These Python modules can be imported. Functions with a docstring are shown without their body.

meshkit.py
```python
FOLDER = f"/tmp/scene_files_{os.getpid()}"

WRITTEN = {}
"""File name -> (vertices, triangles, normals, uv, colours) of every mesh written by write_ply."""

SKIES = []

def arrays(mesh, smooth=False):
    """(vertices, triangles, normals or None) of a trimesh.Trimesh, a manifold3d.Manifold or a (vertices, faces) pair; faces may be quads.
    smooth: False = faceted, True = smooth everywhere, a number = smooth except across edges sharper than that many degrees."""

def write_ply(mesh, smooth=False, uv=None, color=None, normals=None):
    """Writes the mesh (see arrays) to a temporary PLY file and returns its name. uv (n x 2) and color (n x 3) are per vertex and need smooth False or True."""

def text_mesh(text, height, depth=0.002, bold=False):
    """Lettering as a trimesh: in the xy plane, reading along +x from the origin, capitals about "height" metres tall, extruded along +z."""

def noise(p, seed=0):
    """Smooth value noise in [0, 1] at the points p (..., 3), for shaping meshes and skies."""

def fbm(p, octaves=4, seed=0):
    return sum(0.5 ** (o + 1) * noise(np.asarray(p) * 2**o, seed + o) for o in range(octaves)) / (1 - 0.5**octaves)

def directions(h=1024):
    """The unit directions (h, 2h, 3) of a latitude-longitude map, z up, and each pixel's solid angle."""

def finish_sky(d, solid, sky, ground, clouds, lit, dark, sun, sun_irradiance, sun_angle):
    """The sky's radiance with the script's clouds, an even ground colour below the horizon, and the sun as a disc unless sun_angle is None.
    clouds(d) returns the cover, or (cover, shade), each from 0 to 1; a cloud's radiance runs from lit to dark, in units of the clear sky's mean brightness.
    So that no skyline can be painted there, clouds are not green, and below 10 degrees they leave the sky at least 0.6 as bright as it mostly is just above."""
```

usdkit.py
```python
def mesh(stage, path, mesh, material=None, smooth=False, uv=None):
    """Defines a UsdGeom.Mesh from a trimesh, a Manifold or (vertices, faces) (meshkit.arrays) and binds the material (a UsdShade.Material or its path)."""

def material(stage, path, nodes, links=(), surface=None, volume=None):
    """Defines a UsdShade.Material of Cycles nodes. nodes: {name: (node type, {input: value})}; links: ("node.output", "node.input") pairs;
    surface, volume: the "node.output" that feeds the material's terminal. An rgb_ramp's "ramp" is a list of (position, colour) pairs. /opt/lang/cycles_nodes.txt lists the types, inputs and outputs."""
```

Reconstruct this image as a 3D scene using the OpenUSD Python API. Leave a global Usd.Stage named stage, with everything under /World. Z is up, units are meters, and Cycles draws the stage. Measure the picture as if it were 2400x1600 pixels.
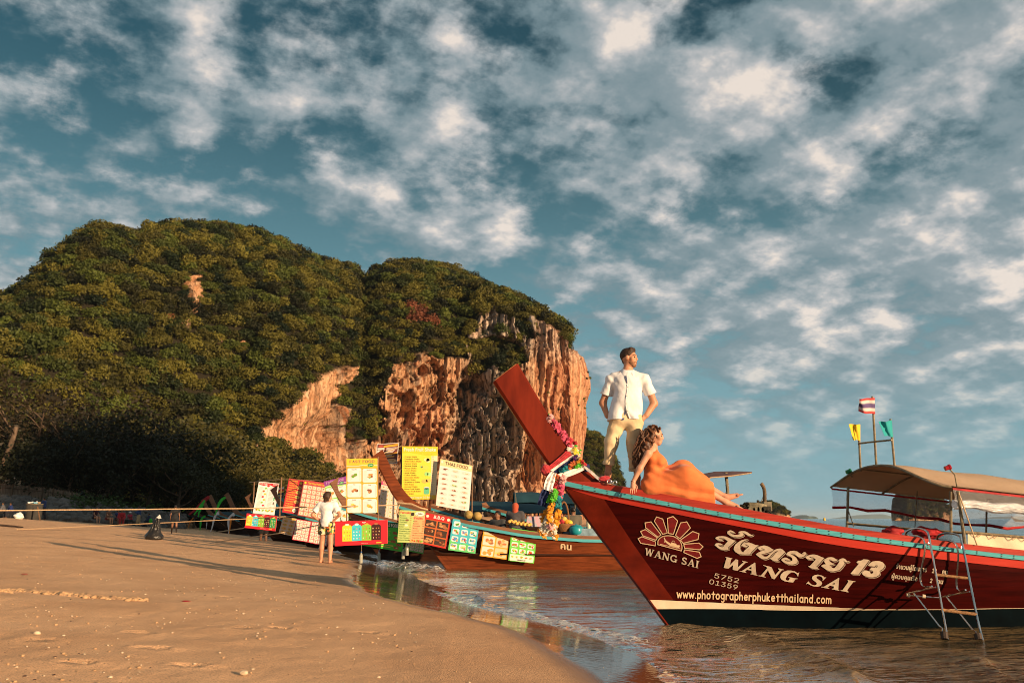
import math, random
import numpy as np, trimesh, manifold3d, shapely
import shapely.geometry as sg
from shapely import affinity
from shapely.ops import unary_union
import usdkit, meshkit
from pxr import Usd, UsdGeom, UsdLux, UsdShade, Gf, Sdf, Vt

random.seed(7)
RNG = np.random.default_rng(7)
stage = Usd.Stage.CreateInMemory()
UsdGeom.SetStageUpAxis(stage, "Z")
UsdGeom.Xform.Define(stage, "/World")
UsdGeom.Scope.Define(stage, "/World/Looks")
A = np.array

# ---------------------------------------------------------------- camera
FPX, PITCH = 2050.0, math.atan(414.5 / 2050.0)
CAM = A([0.0, 0.0, 1.35])
cam = UsdGeom.Camera.Define(stage, "/World/camera")
cam.CreateHorizontalApertureAttr(36.0)
cam.CreateVerticalApertureAttr(24.0)
cam.CreateFocalLengthAttr(36.0 * FPX / 2400)
cam.CreateClippingRangeAttr(Gf.Vec2f(0.1, 60000))
cam.AddTranslateOp().Set(Gf.Vec3d(*CAM))
cam.AddRotateXOp().Set(90 + math.degrees(PITCH))
cam.CreateExposureAttr(0.85)

# ---------------------------------------------------------------- sky and sun
SUN_EL, SUN_AZ = math.radians(9.5), math.atan2(0.74, -0.67)      # azimuth = atan2(x, y)
SUN = A([math.sin(SUN_AZ) * math.cos(SUN_EL), math.cos(SUN_AZ) * math.cos(SUN_EL), math.sin(SUN_EL)])
sun = UsdLux.DistantLight.Define(stage, "/World/sun")
sun.CreateIntensityAttr(1.25)
sun.CreateAngleAttr(0.5)
sun.CreateNormalizeAttr(True)
sun.CreateColorAttr(Gf.Vec3f(1.0, 0.70, 0.42))
_q = Gf.Rotation(Gf.Vec3d(0, 0, 1), Gf.Vec3d(*SUN))
sun.AddTransformOp().Set(Gf.Matrix4d().SetRotate(_q))

SKY_N = {
    "tc": ("texture_coordinate", {}), "s": ("separate_xyz", {}),
    "sky": ("sky_texture", {"sky_type": "single_scattering", "sun_disc": False, "sun_elevation": SUN_EL, "sun_rotation": SUN_AZ,
                            "air_density": 1.0, "aerosol_density": 0.5, "ozone_density": 1.5}),
    "grade": ("mix_color", {"blend_type": "multiply", "fac": 1.0, "b": (0.30, 0.60, 0.54), "use_clamp": False}),
    # pale haze low in the sky, all round
    "hf": ("map_range", {"range_type": "smoothstep", "from_min": -0.02, "from_max": 0.50, "to_min": 0.92, "to_max": 0.0}),
    "haze": ("mix_color", {"blend_type": "mix", "b": (2.9, 5.3, 6.2), "use_clamp": False}),
    # cloud deck seen on a slightly curved plane
    "z0": ("math", {"math_type": "maximum", "value2": 0.0}), "zc": ("math", {"math_type": "add", "value2": 0.34}),
    "u": ("math", {"math_type": "divide"}), "v": ("math", {"math_type": "divide"}),
    "p": ("combine_xyz", {"z": 0.0}),
    "rot": ("mapping", {"rotation": (0, 0, -0.55), "scale": (1.0, 1.0, 1.0), "location": (20.62, 2.9, 0.0)}),
    "big": ("noise_texture", {"scale": 0.8, "detail": 2.0, "roughness": 0.5}),
    "n1": ("noise_texture", {"scale": 6.6, "detail": 9.0, "roughness": 0.58, "distortion": 0.0}),
    "off": ("vector_math", {"math_type": "add", "vector2": (0.045, -0.042, 0.0)}),
    "n2": ("noise_texture", {"scale": 6.6, "detail": 6.0, "roughness": 0.54, "distortion": 0.0}),
    "n1s": ("noise_texture", {"scale": 6.6, "detail": 6.0, "roughness": 0.54, "distortion": 0.0}),
    "bigc": ("map_range", {"from_min": 0.3, "from_max": 0.7, "to_min": -0.13, "to_max": 0.10, "clamp": True}),
    "sum": ("math", {"math_type": "add"}), "fn": ("noise_texture", {"scale": 24.0, "detail": 6.0, "roughness": 0.62}),
    "fs": ("math", {"math_type": "multiply_add", "value2": 0.16}), "sum2": ("math", {"math_type": "subtract", "value2": 0.08}),
    "cov": ("map_range", {"range_type": "smoothstep", "from_min": 0.35, "from_max": 0.51, "to_min": 0.0, "to_max": 0.92}),
    "hz": ("map_range", {"range_type": "smoothstep", "from_min": 0.0, "from_max": 0.22, "to_min": 0.05, "to_max": 1.0}),
    "covh": ("math", {"math_type": "multiply"}),
    "dif": ("math", {"math_type": "subtract"}),
    "lit": ("math", {"math_type": "multiply_add", "value2": 3.2, "value3": 0.16, "use_clamp": True}),
    "thick": ("map_range", {"from_min": 0.46, "from_max": 0.80, "to_min": 0.0, "to_max": 0.55, "clamp": True}),
    "lit2": ("math", {"math_type": "add", "use_clamp": True}),
    "cc": ("rgb_ramp", {"ramp": [(0.0, (2.3, 3.3, 3.7)), (0.35, (3.9, 4.6, 4.9)), (0.7, (6.6, 6.6, 6.6)), (1.0, (10.6, 9.3, 8.3))]}),
    "mixc": ("mix_color", {"blend_type": "mix", "use_clamp": False}),
    "bg": ("background_shader", {"strength": 0.047}),
}
SKY_L = [("tc.generated", "s.vector"), ("s.z", "z0.value1"), ("z0.value", "zc.value1"), ("s.x", "u.value1"), ("zc.value", "u.value2"),
         ("s.y", "v.value1"), ("zc.value", "v.value2"), ("u.value", "p.x"), ("v.value", "p.y"), ("p.vector", "rot.vector"),
         ("rot.vector", "big.vector"), ("rot.vector", "n1.vector"), ("rot.vector", "n2.vector"), ("rot.vector", "off.vector1"), ("off.vector", "n1s.vector"),
         ("big.fac", "bigc.value"), ("rot.vector", "fn.vector"), ("fn.fac", "fs.value1"), ("n1.fac", "fs.value3"), ("fs.value", "sum2.value1"), ("sum2.value", "sum.value1"), ("bigc.result", "sum.value2"), ("sum.value", "cov.value"),
         ("s.z", "hz.value"), ("cov.result", "covh.value1"), ("hz.result", "covh.value2"),
         ("n2.fac", "dif.value1"), ("n1s.fac", "dif.value2"), ("dif.value", "lit.value1"), ("sum.value", "thick.value"),
         ("lit.value", "lit2.value1"), ("thick.result", "lit2.value2"), ("lit2.value", "cc.fac"), ("s.z", "hf.value"), ("hf.result", "haze.fac"),
         ("sky.color", "grade.a"), ("grade.result", "haze.a"), ("haze.result", "mixc.a"), ("cc.color", "mixc.b"), ("covh.value", "mixc.fac"), ("mixc.result", "bg.color")]
sky_mat = usdkit.material(stage, "/World/Looks/sky", SKY_N, SKY_L, surface="bg.background")
dome = UsdLux.DomeLight.Define(stage, "/World/sky")
dome.CreateIntensityAttr(1.0)
UsdShade.MaterialBindingAPI.Apply(dome.GetPrim()).Bind(sky_mat)
dome.GetPrim().SetCustomDataByKey("kind", "structure")

# ---------------------------------------------------------------- helpers: placing
_cp, _sp = math.cos(PITCH), math.sin(PITCH)
def ray(px, py):
    """Direction with unit depth along the ground (y = 1) for a point of the 2400 x 1600 survey photograph."""
    px, py = np.asarray(px, float), np.asarray(py, float)
    x, u = (px - 1200) / FPX, (800 - py) / FPX
    d = np.stack([x + 0 * u, _cp - u * _sp + 0 * x, _sp + u * _cp + 0 * x], -1)
    return d / d[..., 1:2]
def at(px, py, Y):
    return CAM + ray(px, py) * np.asarray(Y, float)[..., None]
def to_px(P):
    q = P - CAM; f = q[..., 1] * _cp + q[..., 2] * _sp; u = -q[..., 1] * _sp + q[..., 2] * _cp
    return 1200 + FPX * q[..., 0] / f, 800 - FPX * u / f
def nrm(v):
    v = np.asarray(v, float); return v / np.maximum(np.linalg.norm(v, axis=-1, keepdims=True), 1e-12)

# ---------------------------------------------------------------- helpers: scene objects
USED = {}
def numbered(path):
    n = USED.get(path, 0); USED[path] = n + 1
    return path if n == 0 else f"{path}_{n:03d}"
def data(p, label=None, cat=None, group=None, kind=None):
    for k, v in (("label", label), ("category", cat), ("group", group), ("kind", kind)):
        if v: p.SetCustomDataByKey(k, v)
    return p
def thing(name, label, cat, loc=(0, 0, 0), rz=0, group=None, kind=None, M=None):
    x = UsdGeom.Xform.Define(stage, numbered("/World/" + name))
    if M is not None: x.AddTransformOp().Set(Gf.Matrix4d(*np.asarray(M, float).T.ravel().tolist()))
    else:
        x.AddTranslateOp().Set(Gf.Vec3d(*map(float, loc)))
        if rz: x.AddRotateZOp().Set(math.degrees(rz))
    return data(x.GetPrim(), label, cat, group, kind)
def part(parent, name, mesh, m, smooth=30, label=None, kind=None, col=None, prim=None):
    """One mesh under a thing or a part (parent None: top level). col: per-vertex colours or values for the primvar 'col'."""
    base = str(parent.GetPath()) if parent is not None else "/World"
    if isinstance(mesh, (list, tuple)) and len(mesh) and not isinstance(mesh[0], np.ndarray): mesh = cat(*mesh)
    if col is not None or prim is not None: smooth = True if smooth else False
    g = usdkit.mesh(stage, numbered(base + "/" + name), mesh, m, smooth=smooth)
    if col is not None:
        UsdGeom.PrimvarsAPI(g).CreatePrimvar("col", Sdf.ValueTypeNames.Color3fArray, "vertex").Set(Vt.Vec3fArray.FromNumpy(np.ascontiguousarray(col, np.float32)))
    for k, v in (prim or {}).items():
        UsdGeom.PrimvarsAPI(g).CreatePrimvar(k, Sdf.ValueTypeNames.FloatArray, "vertex").Set(Vt.FloatArray.FromNumpy(np.ascontiguousarray(v, np.float32)))
    p = g.GetPrim()
    g.CreateDoubleSidedAttr(True)
    return data(p, label, None, None, kind)
def solo(name, mesh, m, label, catg, group=None, kind=None, **kw):
    return data(part(None, name, mesh, m, **kw), label, catg, group, kind)
def copy_of(src, name, label, catg, M, group=None):
    x = UsdGeom.Xform.Define(stage, numbered("/World/" + name))
    x.AddTransformOp().Set(Gf.Matrix4d(*np.asarray(M, float).T.ravel().tolist()))
    p = x.GetPrim(); p.GetReferences().AddInternalReference(src.GetPath()); p.SetInstanceable(True)
    return data(p, label, catg, group)
def proto(name):
    """A class prim: holds parts that copies refer to and is itself never drawn."""
    p = stage.CreateClassPrim("/World/" + name)
    p.SetTypeName("Xform")
    return p
def Mx(loc=(0, 0, 0), rz=0, s=(1, 1, 1), rx=0, ry=0):
    T = trimesh.transformations
    return T.translation_matrix(loc) @ T.rotation_matrix(rz, (0, 0, 1)) @ T.rotation_matrix(ry, (0, 1, 0)) @ T.rotation_matrix(rx, (1, 0, 0)) @ np.diag([*(s if np.ndim(s) else (s,) * 3), 1.0])
def frame(o, x, y, z):
    M = np.eye(4); M[:3, 0], M[:3, 1], M[:3, 2], M[:3, 3] = x, y, z, o
    return M

# ---------------------------------------------------------------- helpers: shapes
def tm(v, f):
    v, f = np.asarray(v, float), np.asarray(f, int)
    if f.shape[1] == 4: f = np.vstack([f[:, [0, 1, 2]], f[:, [0, 2, 3]]])
    return trimesh.Trimesh(v, f, process=False)
def cat(*ms):
    ms = [m for m in ms if m is not None and len(m.faces)]
    return trimesh.util.concatenate(ms)
def box(cx, cy, cz, sx, sy, sz, rz=0, rx=0, ry=0, bev=0.0):
    if bev:
        m = manifold3d.Manifold.hull(manifold3d.Manifold.compose([manifold3d.Manifold.cube((sx - 2 * bev * (k != 0), sy - 2 * bev * (k != 1), sz - 2 * bev * (k != 2)), True) for k in range(3)])).to_mesh()
        m = tm(m.vert_properties[:, :3], m.tri_verts)
    else: m = trimesh.creation.box((sx, sy, sz))
    m.apply_transform(Mx((cx, cy, cz), rz, rx=rx, ry=ry)); return m
def spline(P, n):
    from scipy.interpolate import CubicSpline, PchipInterpolator
    P = np.asarray(P, float); t = np.r_[0, np.cumsum(np.linalg.norm(np.diff(P, axis=0), axis=1))]
    return CubicSpline(t, P)(np.linspace(0, t[-1], n)) if len(P) > 2 else P[0] + (P[-1] - P[0]) * np.linspace(0, 1, n)[:, None]
def tube(P, r, k=8, cap=True, smooth=0):
    P = np.asarray(P, float)
    if smooth: P = spline(P, smooth)
    n = len(P); r = np.broadcast_to(np.asarray(r, float), (n,)) if np.ndim(r) == 0 or len(r) == n else np.interp(np.linspace(0, 1, n), np.linspace(0, 1, len(r)), r)
    t = nrm(np.gradient(P, axis=0)); up = A([0, 0, 1.0]) if abs(t[0, 2]) < .9 else A([1.0, 0, 0])
    u = nrm(np.cross(up, t[0])); V = []
    for i in range(n):
        u = nrm(u - t[i] * (u @ t[i])); w = np.cross(t[i], u)
        a = np.linspace(0, 2 * np.pi, k, endpoint=False)
        V.append(P[i] + r[i] * (np.cos(a)[:, None] * u + np.sin(a)[:, None] * w))
    V = np.vstack(V); F = []
    i, j = np.meshgrid(np.arange(n - 1), np.arange(k), indexing="ij"); i, j = i.ravel(), j.ravel(); j2 = (j + 1) % k
    F = np.stack([i * k + j, i * k + j2, (i + 1) * k + j2, (i + 1) * k + j], 1)
    m = tm(V, F)
    if cap:
        V = np.vstack([V, P[0], P[-1]]); a = np.arange(k); b = (a + 1) % k
        m = tm(V, np.vstack([m.faces, np.stack([b, a, 0 * a + n * k], 1), np.stack([(n - 1) * k + a, (n - 1) * k + b, 0 * a + n * k + 1], 1)]))
    return m
def grid(P, flip=False, closed=False):
    """Mesh of an (n, m, 3) lattice."""
    P = np.asarray(P, float); n, m = P.shape[:2]
    mm = m if closed else m - 1
    i, j = np.meshgrid(np.arange(n - 1), np.arange(mm), indexing="ij"); i, j = i.ravel(), j.ravel(); j2 = (j + 1) % m
    F = np.stack([i * m + j, (i + 1) * m + j, (i + 1) * m + j2, i * m + j2], 1)
    return tm(P.reshape(-1, 3), F[:, ::-1] if flip else F)
def slab(P, th, n=None):
    """A lattice made into a closed sheet of thickness th; n: (n, m, 3) normals or one direction."""
    P = np.asarray(P, float)
    if n is None:
        du, dv = np.gradient(P, axis=0), np.gradient(P, axis=1); n = nrm(np.cross(dv, du))
    Q = P + np.asarray(n) * th; r, c = P.shape[:2]
    a, b = grid(P, True), grid(Q)
    V = np.vstack([a.vertices, b.vertices]); o = r * c
    ring = np.r_[np.arange(c), np.arange(1, r) * c + c - 1, (r - 1) * c + np.arange(c - 2, -1, -1), np.arange(r - 2, 0, -1) * c]
    k = np.roll(ring, -1)
    side = np.vstack([np.stack([ring, k, k + o], 1), np.stack([ring, k + o, ring + o], 1)])
    return tm(V, np.vstack([a.faces, b.faces + o, side]))
def poly_mesh(poly, depth=0.0):
    """Flat (or extruded) mesh of a shapely polygon, in xy."""
    out = []
    for g in getattr(poly, "geoms", [poly]):
        if g.is_empty or g.geom_type != "Polygon" or g.area < 1e-12: continue
        if depth: out.append(trimesh.creation.extrude_polygon(g, depth, engine="earcut"))
        else:
            v, f = trimesh.creation.triangulate_polygon(g, engine="earcut"); out.append(tm(np.c_[v, np.zeros(len(v))], f))
    return cat(*out) if out else None
def blob(c, r, sub=2, noise=0.0, seed=0, nf=2.0):
    m = trimesh.creation.icosphere(sub, 1.0); v = A(m.vertices)
    if noise: v = v * (1 + noise * (meshkit.fbm(v * nf + seed * 7.3, 3, seed) * 2 - 1))[:, None]
    m.vertices = v * np.asarray(r, float) + np.asarray(c, float); return m
def lathe(prof, k=16):
    """Revolve (radius, z) pairs about z."""
    prof = np.asarray(prof, float); a = np.linspace(0, 2 * np.pi, k, endpoint=False)
    P = np.stack([prof[:, None, 0] * np.cos(a), prof[:, None, 0] * np.sin(a), prof[:, None, 1] + 0 * a], -1)
    return grid(P, flip=True, closed=True)
def move(m, M): 
    m = m.copy(); m.apply_transform(M); return m

# ---- implicit surfaces: smooth bodies from round cones
def surface_nets(D, lo, h):
    n = A(D.shape)
    S = D < 0; c = [slice(0, -1), slice(1, None)]
    cs = np.stack([S[c[i], c[j], c[k]] for i in (0, 1) for j in (0, 1) for k in (0, 1)]).sum(0)
    act = (cs > 0) & (cs < 8); idx = -np.ones(act.shape, int); idx[act] = np.arange(act.sum())
    I = np.argwhere(act); acc = np.zeros((len(I), 3)); cnt = np.zeros(len(I))
    cor = A([(i, j, k) for i in (0, 1) for j in (0, 1) for k in (0, 1)])
    for a in range(8):
        for b in range(a + 1, 8):
            if np.abs(cor[a] - cor[b]).sum() != 1: continue
            da, db = D[tuple((I + cor[a]).T)], D[tuple((I + cor[b]).T)]; m = (da < 0) != (db < 0)
            t = np.where(m, da / np.where(m, da - db, 1), 0)
            acc += np.where(m[:, None], cor[a] + t[:, None] * (cor[b] - cor[a]), 0); cnt += m
    V = lo + (I + acc / cnt[:, None]) * h; F = []
    for d in range(3):
        e1, e2 = np.eye(3, dtype=int)[(d + 1) % 3], np.eye(3, dtype=int)[(d + 2) % 3]; e = np.eye(3, dtype=int)[d]
        s0 = S[tuple(slice(0, n[i] - e[i]) for i in range(3))]; s1 = S[tuple(slice(e[i], n[i]) for i in range(3))]
        E = np.argwhere(s0 != s1); E = E[((E[:, (d + 1) % 3] > 0) & (E[:, (d + 2) % 3] > 0) & (E[:, (d + 1) % 3] < n[(d + 1) % 3] - 1) & (E[:, (d + 2) % 3] < n[(d + 2) % 3] - 1))]
        q = np.stack([idx[tuple((E - a * e1 - b * e2).T)] for a, b in ((0, 0), (1, 0), (1, 1), (0, 1))], 1)
        fl = S[tuple(E.T)]; q = np.where(fl[:, None], q, q[:, ::-1]); F.append(q)
    return tm(V, np.vstack(F))
def cone_sdf(p, a, b, ra, rb):
    a, b = np.asarray(a, float), np.asarray(b, float); d = b - a; L2 = max(d @ d, 1e-9)
    t = np.clip(((p - a) @ d) / L2, 0, 1)
    return np.linalg.norm(p - a - t[:, None] * d, axis=1) - (ra + t * (rb - ra))
def ell_sdf(p, c, r, R=None):
    q = p - np.asarray(c, float)
    if R is not None: q = q @ np.asarray(R)
    r = np.asarray(r, float); k0 = np.linalg.norm(q / r, axis=1); k1 = np.linalg.norm(q / r ** 2, axis=1)
    return k0 * (k0 - 1) / np.maximum(k1, 1e-9)
def smin(a, b, k):
    h = np.maximum(k - np.abs(a - b), 0) / k
    return np.minimum(a, b) - h * h * k * 0.25
def sdf_mesh(prims, h, k=0.03, cut=None, disp=None, pad=0.05):
    """prims: ('c', a, b, ra, rb[, k]) cones, ('e', centre, radii, R or None[, k]) ellipsoids; a prim whose kind is upper case is carved out."""
    bb = []
    for q in prims:
        if q[0] in "cC": bb.append((np.minimum(A(q[1], float) - q[3], A(q[2], float) - q[4]), np.maximum(A(q[1], float) + q[3], A(q[2], float) + q[4])))
        else: bb.append((A(q[1], float) - max(q[2]), A(q[1], float) + max(q[2])))
    lo, hi = np.min([b[0] for b, q in zip(bb, prims) if q[0] in "ce"], 0) - pad, np.max([b[1] for b, q in zip(bb, prims) if q[0] in "ce"], 0) + pad
    n = np.ceil((hi - lo) / h).astype(int) + 1; D = np.full(n, .12); ax = [lo[i] + h * np.arange(n[i]) for i in range(3)]
    for q, (b0, b1) in zip(prims, bb):
        kk = q[5] if q[0] in "cC" and len(q) > 5 else (q[4] if q[0] in "eE" and len(q) > 4 else k); m = kk + .03
        i0, i1 = np.clip(np.floor((b0 - m - lo) / h).astype(int), 0, n), np.clip(np.ceil((b1 + m - lo) / h).astype(int) + 1, 0, n)
        if (i1 <= i0).any(): continue
        sl = tuple(slice(a_, b_) for a_, b_ in zip(i0, i1)); p = np.stack(np.meshgrid(*[x[s_] for x, s_ in zip(ax, sl)], indexing="ij"), -1).reshape(-1, 3)
        x = (cone_sdf(p, *q[1:5]) if q[0] in "cC" else ell_sdf(p, q[1], q[2], q[3])).reshape(D[sl].shape)
        D[sl] = smin(D[sl], x, kk) if q[0] in "ce" else -smin(-D[sl], x, kk)
    if cut is not None or disp is not None:
        near = np.abs(D) < .11; p = lo + np.argwhere(near) * h; d = D[near]
        if disp is not None: d = d + disp(p)
        if cut is not None: d = np.maximum(d, cut(p))
        D[near] = d
        if cut is not None:
            deep = D < -.1; p = lo + np.argwhere(deep) * h
            if len(p): D[deep] = np.maximum(D[deep], cut(p))
    return surface_nets(D, lo, h)
def cuts(*planes):
    """Cut-off planes (point, outward direction, reach)."""
    def f(p):
        o = np.full(len(p), -1.0)
        for c, d, r in planes:
            q = p - np.asarray(c, float); g = q @ nrm(np.asarray(d, float)); o = np.where(np.linalg.norm(q, axis=1) < r, np.maximum(o, g), o)
        return o
    return f

# ---------------------------------------------------------------- helpers: materials
MATS = {}
def mat(name, color, rough=0.6, var=0.25, scale=6.0, bump=0.0, bscale=40.0, metallic=0.0, spec=0.3, coat=0.0, stretch=(1, 1, 1), color2=None, trans=0.0, world=True, detail=5.0, sheen=0.0, bdist=0.01):
    """Principled surface whose colour wanders between color and color2 (or a darker shade) with a noise, and a fine bump."""
    if name in MATS: return MATS[name]
    c = A(color, float); c2 = A(color2, float) if color2 is not None else c * (1 - var * 1.4)
    c1 = np.minimum(c * (1 + var * 0.5), 0.95) if color2 is None else c
    N = {"g": ("geometry", {}) if world else ("texture_coordinate", {}), "mp": ("mapping", {"scale": stretch}),
         "n": ("noise_texture", {"scale": scale, "detail": detail, "roughness": 0.6}), "r": ("rgb_ramp", {"ramp": [(0.3, tuple(c2)), (0.68, tuple(c1))]}),
         "p": ("principled_bsdf", {"roughness": rough, "metallic": metallic, "specular_ior_level": spec, "coat_weight": coat, "coat_roughness": 0.1, "sheen_weight": sheen})}
    L = [("g.position" if world else "g.object", "mp.vector"), ("mp.vector", "n.vector"), ("n.fac", "r.fac"), ("r.color", "p.base_color")]
    if bump:
        N["bn"] = ("noise_texture", {"scale": bscale, "detail": 4.0}); N["b"] = ("bump", {"strength": bump, "distance": bdist})
        L += [("mp.vector", "bn.vector"), ("bn.fac", "b.height"), ("b.normal", "p.normal")]
    out = "p.BSDF"
    if trans:
        N["t"] = ("translucent_bsdf", {}); N["mx"] = ("mix_closure", {"fac": trans}); L += [("r.color", "t.color"), ("p.BSDF", "mx.closure1"), ("t.BSDF", "mx.closure2")]; out = "mx.closure"
    MATS[name] = usdkit.material(stage, "/World/Looks/" + name, N, L, surface=out)
    return MATS[name]
def leafmat(name, dark, light, trans=0.25, hue=0.0):
    """Foliage: tone differs from crown to crown and leaf to leaf."""
    if name in MATS: return MATS[name]
    d, l = A(dark, float), A(light, float)
    N = {"o": ("object_info", {}), "g": ("geometry", {}), "n": ("noise_texture", {"scale": 0.06, "detail": 3.0}), "a1": ("math", {"math_type": "multiply_add", "value2": 0.55, "value3": -0.12}),
         "a2": ("math", {"math_type": "multiply_add", "value2": 0.35}), "a3": ("math", {"math_type": "multiply_add", "value2": 0.45}),
         "r": ("rgb_ramp", {"ramp": [(0.15, tuple(d)), (0.55, tuple((d + l) / 2)), (0.9, tuple(l))]}),
         "p": ("principled_bsdf", {"roughness": 0.6, "specular_ior_level": 0.25}), "t": ("translucent_bsdf", {}), "mx": ("mix_closure", {"fac": trans})}
    L = [("o.random", "a1.value1"), ("g.random_per_island", "a2.value1"), ("a1.value", "a2.value3"), ("g.position", "n.vector"), ("n.fac", "a3.value1"), ("a2.value", "a3.value3"),
         ("a3.value", "r.fac"), ("r.color", "p.base_color"), ("r.color", "t.color"), ("p.BSDF", "mx.closure1"), ("t.BSDF", "mx.closure2")]
    MATS[name] = usdkit.material(stage, "/World/Looks/" + name, N, L, surface="mx.closure")
    return MATS[name]
def _printed():
    N = {"a": ("attribute", {"attribute": "col"}), "p": ("principled_bsdf", {"roughness": 0.45, "specular_ior_level": 0.35})}
    return usdkit.material(stage, "/World/Looks/printed", N, [("a.color", "p.base_color")], surface="p.BSDF")
PRINT = _printed()
def srgb(*c):
    c = A(c, float) / 255; return tuple(np.where(c <= .04045, c / 12.92, ((c + .055) / 1.055) ** 2.4))

# ---------------------------------------------------------------- beach and sea
SHORE = A([(3.2, -30), (2.2, 0), (1.75, 4), (1.4, 8), (1.15, 10.5), (-.15, 13.6), (-1.75, 19), (-3.3, 26), (-7.0, 38), (-15, 58), (-25, 80), (-31, 100), (-22, 130), (0, 160), (24, 185), (30, 200), (-10, 330), (-400, 1200)], float)
SH = spline(SHORE[:12], 160); SH = np.vstack([SH, SHORE[12:]])
def shore_d(x, y):
    """Distance to the water's edge, positive on land."""
    x, y = np.asarray(x, float), np.asarray(y, float); sh = x.shape; p = np.c_[x.ravel(), y.ravel()]
    best = np.full(len(p), 1e9); sgn = np.ones(len(p))
    for a, b in zip(SH[:-1], SH[1:]):
        d = b - a; t = np.clip(((p - a) @ d) / (d @ d), 0, 1); q = p - a - t[:, None] * d
        r = np.hypot(q[:, 0], q[:, 1]); m = r < best - 1e-9
        best = np.where(m, r, best); sgn = np.where(m, np.sign(d[0] * (p[:, 1] - a[1]) - d[1] * (p[:, 0] - a[0])), sgn)
    return (best * np.where(sgn == 0, 1, sgn)).reshape(sh)
def sand_z(x, y, fine=False):
    d = shore_d(x, y)
    z = np.interp(d, [-400, -60, -15, 0, .9, 2, 6, 10, 16, 25, 60, 200], [-4, -3, -.75, 0, .11, .25, .55, .9, 1.35, 1.65, 2.2, 4.0])
    if fine:
        p = np.stack([x, y, 0 * x], -1); dry = np.clip((d - .6) / 2.5, 0, 1)
        z = z + dry * (.030 * (meshkit.fbm(p * .9, 3, 3) - .5) + .022 * (meshkit.fbm(p * A([2.6, 2.6, 1]), 3, 5) - .5) + .014 * (meshkit.fbm(p * 9, 3, 9) - .5))
    return z
def ground_at(px, py):
    """Where the line of sight through a survey point meets the sand or the sea."""
    r = ray(px, py); lo, hi = 2.0, 400.0
    Y = np.geomspace(lo, hi, 4000); P = CAM + r * Y[:, None]
    h = np.maximum(sand_z(P[:, 0], P[:, 1]), 0.0); k = np.argmax(P[:, 2] < h)
    if k == 0: k = len(Y) - 1
    return A([P[k, 0], P[k, 1], h[k]])

def fan(rings, dense, coarse=4.0, half=36):
    a = np.radians(np.r_[np.arange(-half, half, dense), np.arange(half, 360 - half, coarse)])
    R, T = np.meshgrid(rings, a, indexing="ij")
    return R * np.sin(T), R * np.cos(T)
rings = np.r_[np.geomspace(.15, 4.2, 14)[:-1], np.geomspace(4.2, 60, 330), np.geomspace(62, 500, 60), np.geomspace(560, 40000, 24)]
X, Y = fan(rings, .16)
Z = sand_z(X, Y, True)
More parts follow.
